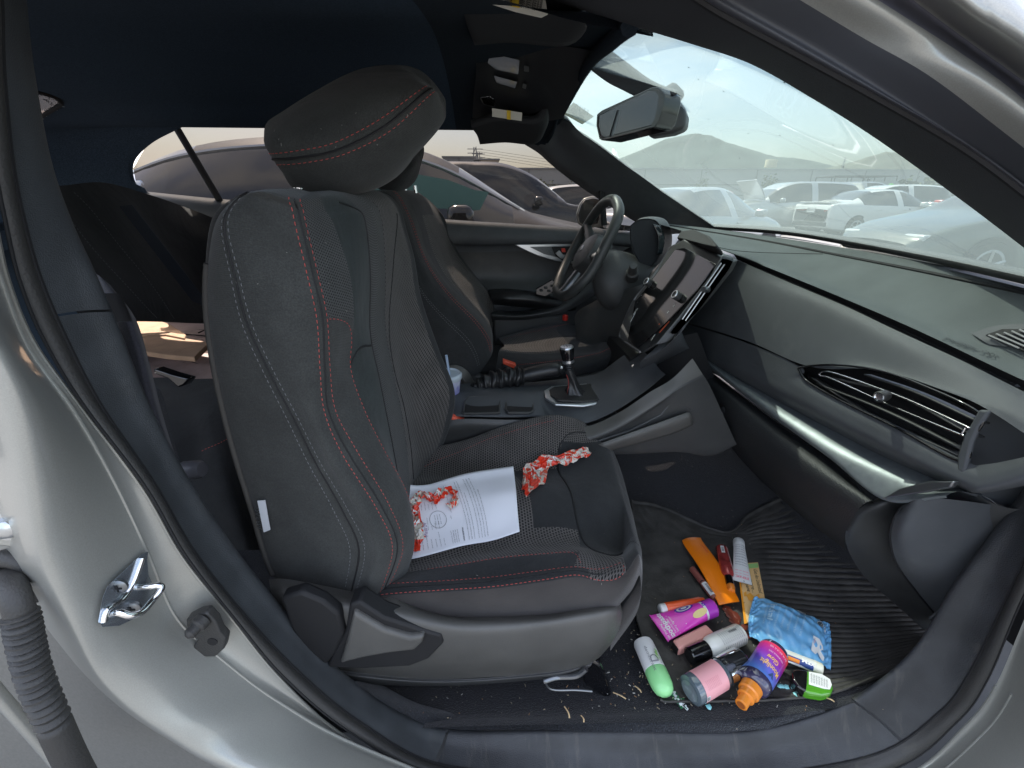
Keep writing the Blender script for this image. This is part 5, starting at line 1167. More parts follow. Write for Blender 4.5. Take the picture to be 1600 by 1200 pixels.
# cup tray and coin tray sit proud on the console top
for nm, q in (('cup_tray', [(732,622),(775,620),(781,624),(780,646),(724,647),(726,628)]), ('coin_tray', [(792,622),(828,620),(833,624),(833,643),(828,646),(794,646),(790,640)])):
    P_ = [ay(x, y, 1.085 - (y - 620) * .0032) + [0, 0, .002] for x, y in q]
    o_ = prism(nm, P_, (0, 0, -.004), DARK, cc); tube('rim', even(np.array(P_), 48, True), .003, DASHLOW, o_, closed=True, k=6)
lathe('cup_lip', [(.010, 0), (.010, .002), (.006, .002), (.0005, .002)], ay(735, 640, 1.03) + [0, 0, .004], (0, 0, 1), SATIND, cc, k=12, sx=1.6)
coin = tag(lathe('penny', [(.0095, 0), (.0095, .0015), (.0005, .0015)], ay(806, 633, 1.05) + [0, 0, .005], (0, -.2, 1), mat('copper', (.60, .30, .12), rough=.3, metal=.9), None, k=20), 'copper coin in the small tray ahead of the cup holder', 'coin')
tag(lathe('token', [(.007, 0), (.007, .0015), (.0005, .0015)], ay(818, 636, 1.045) + [0, 0, .005], (0, -.2, 1), mat('brass', (.35, .25, .10), rough=.35, metal=.9), None, k=20), 'small dull brass coin beside the copper coin', 'coin')
# gear surround
prism('gear_surround', [ay(x, y, Y) + [0, 0, .004] for x, y, Y in [(850,612,1.10),(862,605,1.13),(930,600,1.14),(938,604,1.12),(948,622,1.06),(945,630,1.04),(912,636,1.03),(868,634,1.03),(852,624,1.06)]], (0, 0, -.006), SATIN, cc, bevel=.002)
prism('gear_opening', [ay(x, y, Y) + [0, 0, .006] for x, y, Y in [(858,612,1.10),(866,607,1.12),(928,602,1.13),(934,606,1.11),(942,622,1.06),(938,627,1.045),(912,630,1.04),(872,628,1.04),(860,620,1.07)]], (0, 0, -.005), LEATHER, cc, bevel=.001)
gs = thing('gear_shifter', 'manual gear lever with silver topped knob and leather boot', 'gear lever', ay(895, 615, 1.08))
bb = []
for k, (x, y, r1) in enumerate([(900,620,.040),(898,612,.026),(896,602,.0155),(894,592,.013),(891,584,.0125),(889,577,.011)]):
    c0 = ay(x, y, 1.085); th = np.linspace(0, 2 * math.pi, 24, endpoint=False)
    rr_ = r1 * (1 + (.16 if k < 3 else .03) * np.sin(th * 5 + k * .8)); bb.append(np.stack([c0[0] + rr_ * np.cos(th), c0[1] + rr_ * .8 * np.sin(th), np.full(24, c0[2])], 1))
Bq = Patch([np.vstack([r_, r_[:1]]) for r_ in bb]); surf('boot', Bq, LEATHER, gs, ru=5, rv=2)
mb = MB()
for t in (.9, 2.1, 3.6): mb.tube(Bq.pts(np.linspace(0, 4, 16), np.full(16, t / 6.28 * 24)) + [0, -.001, 0], .0008, 5)
mb.build('red_seam', REDT, gs)
kb_ = ay(888, 568, 1.10); kx = ay(885, 538, 1.10) - kb_; 
for z_ in (0, .006, .011): lathe('shaft_ring', [(.0135, 0), (.0145, .002), (.0135, .004), (.009, .004)], kb_ - kx * .28 + kx / np.linalg.norm(kx) * z_, kx, LEATHER, gs, k=20)
tube('shaft', [kb_ - kx * .5, kb_ + kx * .1], .008, DARK, gs, k=14)
lathe('knob', [(.012, 0), (.0165, .004), (.0168, .007), (.0155, .012), (.0175, .024), (.0195, .038), (.0190, .046), (.0165, .050), (.0005, .051)], kb_, kx, [SATIN, GLOSSB], gs, k=30, mi=[0, 0, 0, 1, 1, 1, 0, 0])
mb = MB(); kt = kb_ + kx / np.linalg.norm(kx) * .0512; text_flat(mb, "1 3 5", .009, kt + [-.010, -.001, 0], (1, 0, 0), (0, 1, .1), width=.02, lift=.0004); text_flat(mb, "2 4 6", .009, kt + [-.010, -.010, -.0005], (1, 0, 0), (0, 1, .1), width=.02, lift=.0004); mb.build('gear_pattern', DARK, gs, smooth=False)
# handbrake
hbk = thing('handbrake', 'black leather handbrake lever with gathered boot', 'handbrake', ay(800, 590, 1.16))
g = [(736,606,.012,.02),(750,604,.030,.02),(764,598,.034,0),(780,594,.036,0),(796,590,.034,0),(812,588,.032,0),(820,587,.026,0)]
gp = curve_pts([ay(x, y, 1.17) for x, y, _, _ in g], 90); gr = np.interp(np.linspace(0, 6, 90), range(7), [q[2] * .8 for q in g])
V, f = tubegeo(gp, gr, 28); kk = np.arange(len(V)) // 28; an = (np.arange(len(V)) % 28) * 2 * math.pi / 28
cent = gp[kk]; wr = 1 + .17 * np.sin(kk * .55 + 1.6 * np.sin(an * 2 + .3)) + .05 * np.sin(kk * 1.3 + an * 3)
V = cent + (V - cent) * wr[:, None]
mesh('gathered_boot', V, f, LEATHER, hbk)
tube('grip', curve_pts([ay(x, y, 1.17) for x, y in [(814,588),(835,583),(860,578),(876,577)]], 20), [.020] * 4 + [.0215] * 14 + [.018] * 2, LEATHER, hbk, k=18)
lathe('release_button', [(.006, 0), (.006, .004), (.0045, .006), (.0005, .006)], ay(876, 575, 1.16), (1, -.1, .2), CHROME, hbk, k=14)
# drinks cup
cup = thing('drinks_cup', 'clear lidded drinks cup with blue print and straw beside the seat', 'cup', ay(700, 640, 1.12))
cb = ay(700, 640, 1.12); cb[2] -= .008
lathe('paper_cup', [(.028, 0), (.034, .05), (.038, .085), (.041, .105)], cb, (0, 0, 1), mat('cup_blue', (.10, .09, .45), rough=.4, col2=(.65, .68, .75), vscale=26), cup, k=30)
lathe('lid', [(.042, .103), (.0445, .106), (.0445, .116), (.040, .120), (.036, .116), (.0005, .116)], cb, (0, 0, 1), mat('lid_white', (.55, .62, .68), rough=.25), cup, k=30)
tube('straw', [cb + [.010, 0, .115], cb + [.004, .005, .170]], .0035, mat('straw_blue', (.35, .45, .6), rough=.3), cup, k=10)
tag(lathe('bottle_cap', [(.010, 0), (.011, .004), (.011, .018), (.009, .02), (.0005, .02)], ay(883, 500, 1.62), (0, 0, 1), mat('red_plastic', (.55, .03, .02), rough=.35), None, k=20), 'small red plastic cap in the far door pocket', 'bottle cap')
# ---------------------------------------------------------------- rubber floor mat
mm_ = Patch([[az(x, y, z) for x, y, z in r] for r in [
 [(985,785,.300),(1030,792,.300),(1128,832,.300),(1168,806,.310),(1210,784,.33),(1262,762,.36)],
 [(986,830,.296),(1040,835,.296),(1130,846,.296),(1200,838,.306),(1260,835,.325),(1335,832,.35)],
 [(985,880,.296),(1050,880,.296),(1140,885,.296),(1215,885,.302),(1290,888,.315),(1385,895,.335)],
 [(985,930,.296),(1060,930,.296),(1150,935,.296),(1230,938,.30),(1320,944,.308),(1440,945,.325)],
 [(995,975,.296),(1070,980,.296),(1160,985,.296),(1245,988,.299),(1350,992,.305),(1470,985,.318)],
 [(1010,1030,.296),(1080,1032,.296),(1170,1035,.296),(1255,1038,.298),(1350,1035,.302),(1440,1012,.312)],
 [(1030,1102,.298),(1085,1102,.298),(1190,1100,.298),(1250,1096,.300),(1310,1085,.302),(1390,1056,.312)]]])
def ribs(u, v):
    w = np.clip((v - 2.5 - .0 * u) * 2.2, 0, 1) * np.clip((u - .15) * 4, 0, 1)
    wig = u + .02 * np.sin(v * 3) + .06 * (v - 4) * 0
    s = np.sin(wig * 2 * math.pi * 6.0)
    r = w * .0019 * np.clip(s * 1.6, -.7, 1)
    edge = .006 * np.exp(-((v - 0) / .05) ** 2) + .006 * np.exp(-((u - 0) / .05) ** 2) + .006 * np.exp(-((u - 6) / .06) ** 2)
    low_ = (1 - w) * .0012 * (np.sin(u * 9 + 2 * np.sin(v * 7)) * np.sin(v * 11 + 1.5 * np.sin(u * 5)))
    return r + edge + low_
MATR = mat('rubber_mat', (.045, .042, .038), rough=.62, bump=.5, bscale=160, vary=.45, vscale=22, detail=8)
fm = tag(surf('floor_mat', mm_, MATR, None, ru=60, rv=18, disp=ribs, thick=.004), 'ribbed dark rubber mat in the passenger footwell under the spilled toiletries', 'floor mat')

# ---------------------------------------------------------------- loose things on the mat
ZM = .302
def cylmap(A, B, r, facing=(0, -.55, 1), rfn=None, flip=False, spin=0):
    """lettering wraps round the cylinder A->B; x runs round it, y along it"""
    A = np.array(A, float); B = np.array(B, float); d = B - A; L_ = np.linalg.norm(d); d /= L_
    f = np.array(facing, float); f -= d * (f @ d); f /= np.linalg.norm(f); s = np.cross(d, f)
    def fn(x, y):
        ph = x / r + spin; rr = r if rfn is None else rfn(y)
        rr = np.broadcast_to(rr, np.shape(ph)) + .0004
        return A + np.outer(y, d) + (np.cos(ph) * rr)[:, None] * f + (np.sin(ph) * rr)[:, None] * (-s)
    return fn
def alongmap(A, B, r, facing=(0, -.55, 1), rev=False, spin=0):
    f0 = cylmap(A, B, r, facing, spin=spin)
    L_ = np.linalg.norm(np.array(B) - np.array(A))
    return (lambda x, y: f0(y, x)) if not rev else (lambda x, y: f0(-y, L_ - x))
def patchcyl(mb, fn, x0, x1, y0, y1, mi=0, n=10):
    xs = np.linspace(x0, x1, n); V = np.vstack([fn(xs, np.full(n, y0)), fn(xs, np.full(n, y1))]); mb.add(V, [(i, i + 1, n + i + 1, n + i) for i in range(n - 1)], mi)
def barcode(mb, fn, x0, x1, y0, y1, mi, n=16, seed=1):
    random.seed(seed); y = y0
    while y < y1:
        w = random.choice((.0004, .0008, .0012)); patchcyl(mb, fn, x0, x1, y, min(y1, y + w), mi, n=3); y += w + random.choice((.0005, .0009))
INK = mat('print_black', (.02, .02, .025), rough=.5)
PWHITE = mat('print_white', (.8, .8, .78), rough=.5)
# orange stick packet
def lay(pts, z): return [az(x, y, z) for x, y in pts]
def rod(x0, y0, x1, y1, r, dz=0, z0=ZM):
    return az(x0, y0, z0 + r + dz), az(x1, y1, z0 + r + dz)
op = thing('orange_packet', 'long flat orange foil stick packet lying under the red bottle', 'packet', az(1110, 895, ZM))
P_ = Patch([lay(r, z) for r, z in (([(1066,846),(1075,844),(1086,843),(1094,842)], ZM+.006), ([(1070,854),(1078,852),(1088,850),(1098,849)], ZM+.009), ([(1094,890),(1102,886),(1112,882),(1120,879)], ZM+.015), ([(1118,936),(1126,932),(1138,928),(1146,925)], ZM+.011), ([(1123,946),(1133,945),(1144,943),(1154,941)], ZM+.006))])
org = mat('orange_foil', (.95, .23, .005), rough=.35, bump=.2, bscale=120)
surf('film', P_, org, op, ru=8, rv=6, thick=.004, disp=lambda u, v: .004 * np.sin(v / 3 * math.pi))
mb = MB()
for k, (t, w) in enumerate(((0.8, .05), (1.05, .055), (1.3, .05))):
    a = P_.pts([1.9], [t])[0] + [0, 0, .0032]; b_ = P_.pts([3.0], [t])[0] + [0, 0, .0032]; text_flat(mb, "shake well before opening, mix with water", .0045, a, b_ - a, P_.pts([1.9], [t + .5])[0] - a, width=np.linalg.norm(b_ - a), lift=.0045)
a = P_.pts([1.15], [.9])[0]; b_ = P_.pts([1.15], [.3])[0]; text_flat(mb, "::", .012, a + [0, 0, .003], P_.pts([1.6], [.9])[0] - a, a - b_, mi=1, lift=.004)
a = P_.pts([1.2], [2.2])[0]; b_ = P_.pts([1.75], [2.2])[0]; text_flat(mb, "orange", .012, a + [0, 0, .003], b_ - a, P_.pts([1.2], [2.8])[0] - a, mi=2, lift=.004)
mb.build('print', [mat('print_cream', (.95, .78, .5)), INK, mat('print_red', (.75, .05, .02))], op, smooth=False)
# lip gloss
A, B = rod(1081, 888, 1117, 936, .0085)
t = thing('lip_gloss', 'slim brown lip gloss tube with white sticker beside the orange packet', 'lip gloss', A)
L_ = np.linalg.norm(B - A); lathe('tube', [(.0060, 0), (.0078, .002), (.0080, L_ * .45), (.0062, L_ * .46), (.0062, L_ * .49), (.0082, L_ * .50), (.0082, L_ - .002), (.007, L_)], A, B - A, [mat('mauve', (.24, .075, .06), rough=.35), DARK], t, mi=[0, 0, 0, 1, 1, 0, 0])
mb = MB(); fn = cylmap(A, B, .0083); patchcyl(mb, fn, -.008, .008, L_ * .54, L_ * .93); barcode(mb, cylmap(A, B, .0086), -.003, .003, L_ * .6, L_ * .88, 1); mb.build('sticker', [WHITEP, INK], t)
# red mist bottle on the packet
A, B = rod(1127, 856, 1138, 902, .0155, .003)
t = thing('red_spray_bottle', 'small rosy red spray bottle with black collar lying on the orange packet', 'spray bottle', A)
d = B - A; L_ = np.linalg.norm(d)
lathe('bottle', [(.010, 0), (.0145, .003), (.0155, .008), (.0155, L_ * .80), (.014, L_ * .93), (.009, L_)], A, d, mat('rosy_shimmer', (.42, .06, .055), rough=.18, coat=1, metal=.35, vary=.4, vscale=60), t, k=28)
lathe('collar', [(.0095, L_), (.0095, L_ + .026), (.0005, L_ + .026)], A, d, GLOSSB, t, k=24)
lathe('amber_cap', [(.0093, L_ + .0262), (.0095, L_ + .034), (.0075, L_ + .041), (.0005, L_ + .042)], A, d, mat('amber_clear', (.75, .22, .03), rough=.15, coat=1), t, k=24)
mb = MB(); fn = cylmap(A, B, .0157, spin=-.35); patchcyl(mb, fn, -.004, .004, .010, .034); barcode(mb, cylmap(A, B, .0160, spin=-.35), -.0028, .0028, .014, .03, 1); mb.build('price_sticker', [PWHITE, INK], t)
# white squeeze tube
A, B = rod(1154, 846, 1160, 910, .013, .004); d = B - A; L_ = np.linalg.norm(d)
t = thing('white_squeeze_tube', 'white squeeze tube with pink text leaning over the yellow booklet', 'tube', A)
dn = d / L_; sdv = np.cross(dn, (0, 0, 1)); sdv /= np.linalg.norm(sdv)
def sqtube(A, dn, L_, r0, wf, n=26, cap=0, z_end=.001):
    side = np.cross(dn, (0, 0, 1)); side /= np.linalg.norm(side); upv = np.cross(side, dn); th = np.linspace(0, 2 * math.pi, n); rows = []
    for s_ in (cap, .15, .35, .6, .8, .93, 1.0):
        k_ = (s_ - cap) / (1 - cap + 1e-9); a_ = r0 + (wf - r0) * k_; b_ = r0 * (1 - k_) + z_end * k_
        c_ = A + dn * L_ * s_ - upv * (r0 - b_) * .0
        rows.append([c_ + side * a_ * math.cos(q) + upv * b_ * math.sin(q) for q in th])
    return Patch(rows), side, upv
TP, sd_, uv_ = sqtube(A, dn, L_, .0135, .021, cap=.12)
WT = mat('white_pink_tube', (.80, .80, .78), rough=.35)
surf('tube_body', TP, WT, t, ru=4, rv=1)
lathe('cap', [(.010, -.004), (.0135, 0), (.0142, .003), (.0142, L_ * .12), (.0135, L_ * .125)], A, d, WHITEP, t, k=26)
def ontube(TP, u0, u1, side, upv, lift=.0005):
    """x across, y along the tube, both in 0..1 on the upper face"""
    def fn(x, y):
        u = u0 + (u1 - u0) * np.asarray(y); v = (math.pi - np.clip(np.asarray(x), 0, 1) * math.pi) / (2 * math.pi) * 25
        return TP.pts(u, v) + upv * lift
    return fn
fn = ontube(TP, .6, 5.9, sd_, uv_); mb = MB()
def norm_text(mb, s_, fn, x0, x1, y0, y1, mi=0, bold=0, vert=False):
    V, Fc = textgeo(s_, 1, bold); w = V[:, 0].max(); h_ = max(.7, V[:, 1].max())
    a = V[:, 0] / w; b_ = V[:, 1] / h_
    if vert: X = x0 + (x1 - x0) * b_; Y = y0 + (y1 - y0) * a
    else: X = x0 + (x1 - x0) * a; Y = y0 + (y1 - y0) * (1 - b_)
    mb.add(fn(X, Y), Fc, mi)
for k in range(9): norm_text(mb, "directions apply a small amount daily", fn, .25, .78, .145 + k * .045, .12 + k * .045, 0)
for k in range(4): norm_text(mb, "gentle on skin", fn, .22, .8, .63 + k * .07, .60 + k * .07, 1)
norm_text(mb, "PINK", fn, .25, .75, .82, .76, 1, bold=.02); norm_text(mb, "I", fn, .42, .47, .92, .97, 0, bold=.05)
mb.build('print', [mat('grey_ink', (.22, .22, .24)), mat('pink_ink', (.85, .25, .30))], t, smooth=False)
# yellow booklet
t = thing('yellow_booklet', 'yellow and cream picture booklet with green top edge under the blue wipes', 'booklet', az(1175, 930, ZM))
bk4 = lay([(1156,882),(1184,880),(1196,944),(1190,975),(1162,974)], ZM + .001)
prism('pages', bk4, (0, 0, .0035), mat('cream_cover', (.85, .55, .24), rough=.5), t, bevel=.0006)
prism('green_band', lay([(1157,882),(1184,880),(1185,887),(1158,889)], ZM + .0050), (0, 0, .0005), mat('green_print', (.35, .60, .20)), t)
prism('spine', lay([(1155,908),(1157,908),(1167,974),(1163,975)], ZM + .0050), (0, 0, .0006), mat('spine_orange', (.9, .35, .02)), t)
mb = MB(); zz = ZM + .0053
for s_, p0, p1 in (("Get An Unlimited", (1177, 889), (1186, 926)), ("more...", (1170, 904), (1176, 926)), ("here", (1164, 911), (1168, 924))):
    a, b_ = az(*p0, zz), az(*p1, zz); text_flat(mb, s_, .012, a, b_ - a, np.cross((0, 0, 1), b_ - a), width=np.linalg.norm(b_ - a), lift=.0004)
for q in ([(1166,930),(1172,926),(1178,932),(1176,938),(1170,938)], [(1162,926),(1166,924),(1167,931),(1163,932)], [(1181,930),(1186,928),(1188,936),(1182,937)]):
    mb.add(np.array(lay(q, zz + .0004)), [tuple(range(len(q)))], 1)
mb.build('print', [INK, mat('duck_orange', (.85, .38, .05))], t, smooth=False)
# red-orange tube under the purple one
A, B = rod(1033, 952, 1100, 941, .0125); d = B - A; L_ = np.linalg.norm(d)
t = thing('orange_red_tube', 'orange red tube with white cap half under the purple toothpaste tube', 'tube', A)
lathe('tube_body', [(.0115, .010), (.0125, .012), (.0125, L_ * .9), (.010, L_)], A, d, mat('orange_red', (.80, .10, .02), rough=.3, coat=.3), t, k=24)
lathe('cap', [(.009, -.004), (.0115, -.002), (.0118, .010), (.011, .011)], A, d, WHITEP, t, k=20)
# purple toothpaste tube
A = az(1112, 950, ZM + .023); B = az(1030, 981, ZM + .014); d = B - A; L_ = np.linalg.norm(d); dn = d / L_
t = thing('purple_toothpaste_tube', 'magenta and purple childrens toothpaste tube with white band', 'toothpaste', A)
TP, sd_, uv_ = sqtube(A, dn, L_, .019, .032, cap=.16, z_end=.0012)
MAG = mat('magenta_tube', (.72, .05, .48), rough=.3, coat=.5)
surf('tube_body', TP, [MAG, WHITEP], t, ru=6, rv=1, matcol=lambda u, v: 1 if u < 1.35 else 0)
lathe('cap', [(.016, -.006), (.0195, -.002), (.0198, L_ * .155), (.019, L_ * .16)], A, d, mat('purple_cap', (.42, .04, .45), rough=.25, coat=.5), t, k=30)
fn = ontube(TP, .0, 5.9, sd_, uv_, .0007); mb = MB()
norm_text(mb, "Kids' Training", fn, .10, .55, .96, .88, 0, bold=.02); norm_text(mb, "toothpaste", fn, .10, .88, .86, .74, 0, bold=.03)
norm_text(mb, "fluoride free", fn, .2, .6, .72, .69, 0); norm_text(mb, "berry flavour", fn, .2, .65, .67, .64, 0)
random.seed(9)
for k in range(12):
    x, y = random.uniform(.08, .92), random.uniform(.45, .95); q = np.linspace(0, 2 * math.pi, 7)[:-1]; mb.add(fn(x + .012 * np.cos(q), y + .008 * np.sin(q)), [tuple(range(6))], 0)
for rr in (.15, .115, .08, .045):
    q = np.linspace(0, 2 * math.pi, 18)[:-1]; mb.add(fn(.72 + rr * np.cos(q), .42 + rr * .75 * np.sin(q)) + uv_ * (.16 - rr) * .004, [tuple(range(17))], 1 if rr in (.15, .08) else 0)
q = np.linspace(0, 2 * math.pi, 14)[:-1]; mb.add(fn(.34 + .12 * np.cos(q), .30 + .10 * np.sin(q)) + uv_ * .0003, [tuple(range(13))], 2)
norm_text(mb, "tj", fn, .62, .48, .24, .16, 1, bold=.02)
mb.build('print', [PWHITE, mat('violet_ink', (.10, .03, .42)), mat('pale_yellow_ink', (.75, .6, .25))], t, smooth=False)
tube('crimp', [B + sd_ * .033 + dn * .001, B - sd_ * .033 + dn * .001], .0013, MAG, t, k=6)
# pink box
t = thing('pink_box', 'small pink carton with open black end beside the purple tube', 'carton', az(1080, 1000, ZM))
bx = np.array(lay([(1051,999),(1103,974),(1117,988),(1062,1014)], ZM + .026)); dwn = np.array([0, 0, -.024])
PKB = mat('dusty_pink_card', (.72, .34, .29), rough=.45)
prism('box_body', bx, dwn, PKB, t, bevel=.005, seg=3)
e0, e3 = bx[0], bx[3]; ou = (bx[0] - bx[1]); ou /= np.linalg.norm(ou)
ins = [e0 + (e3 - e0) * .08 + dwn * .1, e0 + (e3 - e0) * .92 + dwn * .1, e0 + (e3 - e0) * .92 + dwn * .92, e0 + (e3 - e0) * .08 + dwn * .92]
prism('box_opening', [p + ou * .0005 for p in ins], ou * .002, GLOSSB, t, bevel=.003)
mb = MB(); a = bx[0] * .5 + bx[1] * .5 + (bx[3] - bx[0]) * .5; mb.build if False else None
# white bottle, black cap
A, B = rod(1083, 1023, 1158, 990, .0205); d = B - A; L_ = np.linalg.norm(d)
t = thing('white_lotion_bottle', 'white lotion bottle with glossy black cap and grey printed back label', 'bottle', A)
lathe('bottle', [(.012, L_ * .26), (.0165, L_ * .29), (.020, L_ * .36), (.0208, L_ * .45), (.0208, L_ * .95), (.019, L_ * .985), (.014, L_)], A, d, mat('milky_plastic', (.78, .78, .70), rough=.3, coat=.3), t, k=34)
lathe('black_cap', [(.014, -.010), (.0165, -.008), (.0168, L_ * .265), (.015, L_ * .27)], A, d, GLOSSB, t, k=34)
mb = MB(); fn = cylmap(A, B, .0208)
for k in range(12):
    y = L_ * .93 - k * .0048; text_on(mb, "water glycerin aloe leaf juice", .0040, lambda x, yy, y=y: cylmap(A, B, .0208)(x - .006, y - yy), width=.024)
    patchcyl(mb, fn, -.026, -.010, y, y + .0007, 0, 6)
barcode(mb, cylmap(A, B, .0212), .009, .014, L_ * .70, L_ * .86, 0)
mb.build('back_label_print', mat('grey_ink'if False else 'label_ink', (.12, .12, .12)), t, smooth=False)
# pink clear bottle
A, B = rod(1084, 1076, 1156, 1034, .0265); d = B - A; L_ = np.linalg.norm(d)
t = thing('clear_pink_label_bottle', 'clear round bottle with pale pink label and clear cap', 'bottle', A)
CLR = glass('clear_plastic', (.72, .75, .80), refl=1.0, dust=.05, dustcol=(.5, .55, .6))
lathe('bottle_wall', [(.020, -.010), (.0255, -.008), (.0268, -.004), (.0268, L_ * .55), (.024, L_ * .585), (.014, L_ * .60)], A, d, mat('smoky_liquid', (.10, .13, .15), rough=.08, coat=1), t, k=36)
lathe('base_recess', [(.018, -.0105), (.014, -.0112), (.0005, -.0108)], A, d, mat('base_grey', (.16, .19, .21), rough=.12, coat=1), t, k=30)
lathe('clear_cap', [(.0262, L_ * .60), (.0262, L_ * 1.0), (.024, L_ * 1.03), (.0235, L_ * 1.02), (.0225, L_ * .98), (.0005, L_ * .975)], A, d, CLR, t, k=36)
lathe('sprayer', [(.007, L_ * .6), (.007, L_ * .78), (.0045, L_ * .80), (.0045, L_ * .86), (.0005, L_ * .86)], A, d, mat('frosted_sprayer', (.30, .30, .33), rough=.4), t, k=18)
mb = MB(); fn = cylmap(A, B, .0270); patchcyl(mb, fn, -.034, .034, .004, L_ * .50, 0, 26)
for k in range(9):
    f2 = cylmap(A, B, .0272); text_on(mb, "body mist rose petal", .0035, lambda x, y, k=k: f2(-.006 + y * 0 - .018 + x * .5 + .012, np.asarray(y) + .012 + k * .0036), 1, width=.03)
patchcyl(mb, cylmap(A, B, .0273), -.030, -.020, .004, .012, 2, 6); barcode(mb, cylmap(A, B, .0276), -.029, -.021, .005, .011, 3)
mb.build('pink_label', [mat('pale_pink', (.80, .38, .40), rough=.4), mat('deep_pink_ink', (.6, .22, .25)), PWHITE, INK], t)
# moonlight mist
A, B = rod(1160, 1098, 1207, 1022, .0265, .003); d = B - A; L_ = np.linalg.norm(d)
t = thing('purple_mist_bottle', 'body mist bottle fading red purple to blue with orange screw spray nozzle', 'spray bottle', A)
lathe('bottle_wall', [(.012, L_ * .30), (.022, L_ * .315), (.0262, L_ * .35), (.0268, L_ * .42), (.0268, L_ * 1.04), (.025, L_ * 1.07), (.0005, L_ * 1.075)], A, d, mat('dark_clear', (.045, .04, .09), rough=.06, coat=1), t, k=36)
m = mat('gradient_label', (.4, .1, .5), rough=.3, coat=.4); n, l, b_ = nodes_of(m)
tcn = n.new('ShaderNodeUVMap'); sp = n.new('ShaderNodeSeparateXYZ'); l.new(tcn.outputs[0], sp.inputs[0]); rr_ = n.new('ShaderNodeValToRGB'); l.new(sp.outputs[0], rr_.inputs[0])
e = rr_.color_ramp.elements; e[0].position = 0; e[0].color = (.10, .22, .62, 1); e[1].position = 1; e[1].color = (.85, .05, .06, 1)
for p_, c_ in ((.35, (.14, .07, .48, 1)), (.6, (.28, .03, .36, 1)), (.82, (.50, .03, .22, 1))): q = rr_.color_ramp.elements.new(p_); q.color = c_
l.new(rr_.outputs[0], b_.inputs['Base Color'])
f2 = cylmap(A, B, .0271); xs = np.linspace(-.042, .042, 30); ys = np.linspace(L_ * .44, L_ * 1.0, 12)
V = np.vstack([f2(xs, np.full(30, y)) for y in ys]); uvv = np.array([((y - ys[0]) / (ys[-1] - ys[0]) - .12 * (i / 29 - .5) * 2, i / 29) for y in ys for i in range(30)])
lb_ = mesh('label', V, gridfaces(12, 30), m, t, uv=uvv)
mb = MB(); f3 = cylmap(A, B, .0275)
text_on(mb, "Moonlight", .017, lambda x, y: f3(-.020 + x, L_ * .66 - y), 0, width=.040, bold=.01); text_on(mb, "Glow", .015, lambda x, y: f3(-.008 + x, L_ * .78 - y), 0, width=.022, bold=.01)
text_on(mb, "FRAGRANCE MIST", .005, lambda x, y: f3(-.014 + x, L_ * .86 - y), 1, width=.03); text_on(mb, "236 mL (8.0 US FL OZ)", .006, lambda x, y: f3(-.018 + x, L_ * .95 - y), 1, width=.036)
text_on(mb, "v", .02, lambda x, y: f3(-.012 + x, L_ * .56 - y), 2, bold=.05)
mb.build('gold_script', [mat('gold_ink', (.85, .50, .10), rough=.35), mat('pale_ink', (.8, .6, .75)), mat('ink_navy', (.03, .06, .16))], lb_, smooth=False)
lathe('orange_nozzle', [(.0085, -.006), (.0105, -.005), (.0110, .012), (.0145, .0135), (.0150, .024), (.0180, .026), (.0188, L_ * .29), (.016, L_ * .31)], A, d, mat('orange_plastic', (.80, .26, .03), rough=.25, coat=.5), t, k=34)
lathe('nozzle_hole', [(.0070, -.0065), (.006, -.0062), (.0005, -.006)], A, d, mat('deep_orange', (.30, .08, .01)), t, k=20)
# blue wipes
t = thing('blue_wipes_packet', 'crinkled sky blue soft pack of wipes with white arrow logo', 'wipes packet', az(1230, 990, ZM))
BP = Patch([lay(r, ZM + .004) for r in [
 [(1170,998),(1168,982),(1170,962),(1173,950),(1176,938)],
 [(1176,1000),(1176,982),(1178,962),(1182,950),(1184,936)],
 [(1198,1012),(1200,990),(1206,968),(1210,955),(1214,946)],
 [(1230,1024),(1232,1002),(1238,980),(1242,968),(1244,958)],
 [(1262,1036),(1264,1015),(1268,994),(1270,982),(1272,969)],
 [(1284,1044),(1286,1022),(1287,1000),(1288,988),(1288,975)],
 [(1297,1050),(1298,1028),(1297,1004),(1296,990),(1295,977)]]])
def puff(u, v):
    e_ = np.clip(np.minimum(u - .9, 5.1 - u), 0, 1.2) / 1.2; f_ = np.sin(np.clip(v / 4, 0, 1) * math.pi) ** .6
    z = .006 + .018 * np.clip(e_, 0, 1) ** .7 * f_
    z = z + .0022 * np.sin(u * 4 + v * 3) * np.sin(v * 5 - u) + .0012 * np.sin(v * 14 + 3 * np.sin(u * 3)) * (e_ < .3) + .0011 * np.sin(u * 11 + v * 6)
    return z
BLU = mat('blue_film', (.17, .44, .72), rough=.28, coat=.35, vary=.15, vscale=30)
bw = surf('film', BP, BLU, t, ru=12, rv=14, disp=puff)
def onwipe(x, y):
    u = np.asarray(x) * 6; v = np.asarray(y) * 4; return BP.pts(u, v) + BP.nrm(u, v) * (puff(u, v) + .0022)[:, None]
def poly_on(mb, q, mi):
    q = np.array(q); n_ = len(q); c_ = q.mean(0); V = [c_]; k_ = 5
    pts_ = np.vstack([q + (np.roll(q, -1, 0) - q) * s_ for s_ in (0,)]); mb.add(onwipe(np.r_[c_[0], q[:, 0]], np.r_[c_[1], q[:, 1]]), [(0, i + 1, (i + 1) % n_ + 1) for i in range(n_)], mi)
mb = MB()
q = np.array([(.67,.12),(.67,.36),(.74,.36),(.80,.30),(.81,.24),(.76,.22),(.84,.12),(.83,.06),(.79,.07),(.725,.17),(.72,.10)])
poly_on(mb, q, 0)
V_, F_ = textgeo("up", 1); mb.add(onwipe(.685 + V_[:, 1] * .03, .33 - V_[:, 0] * .09), F_, 2)
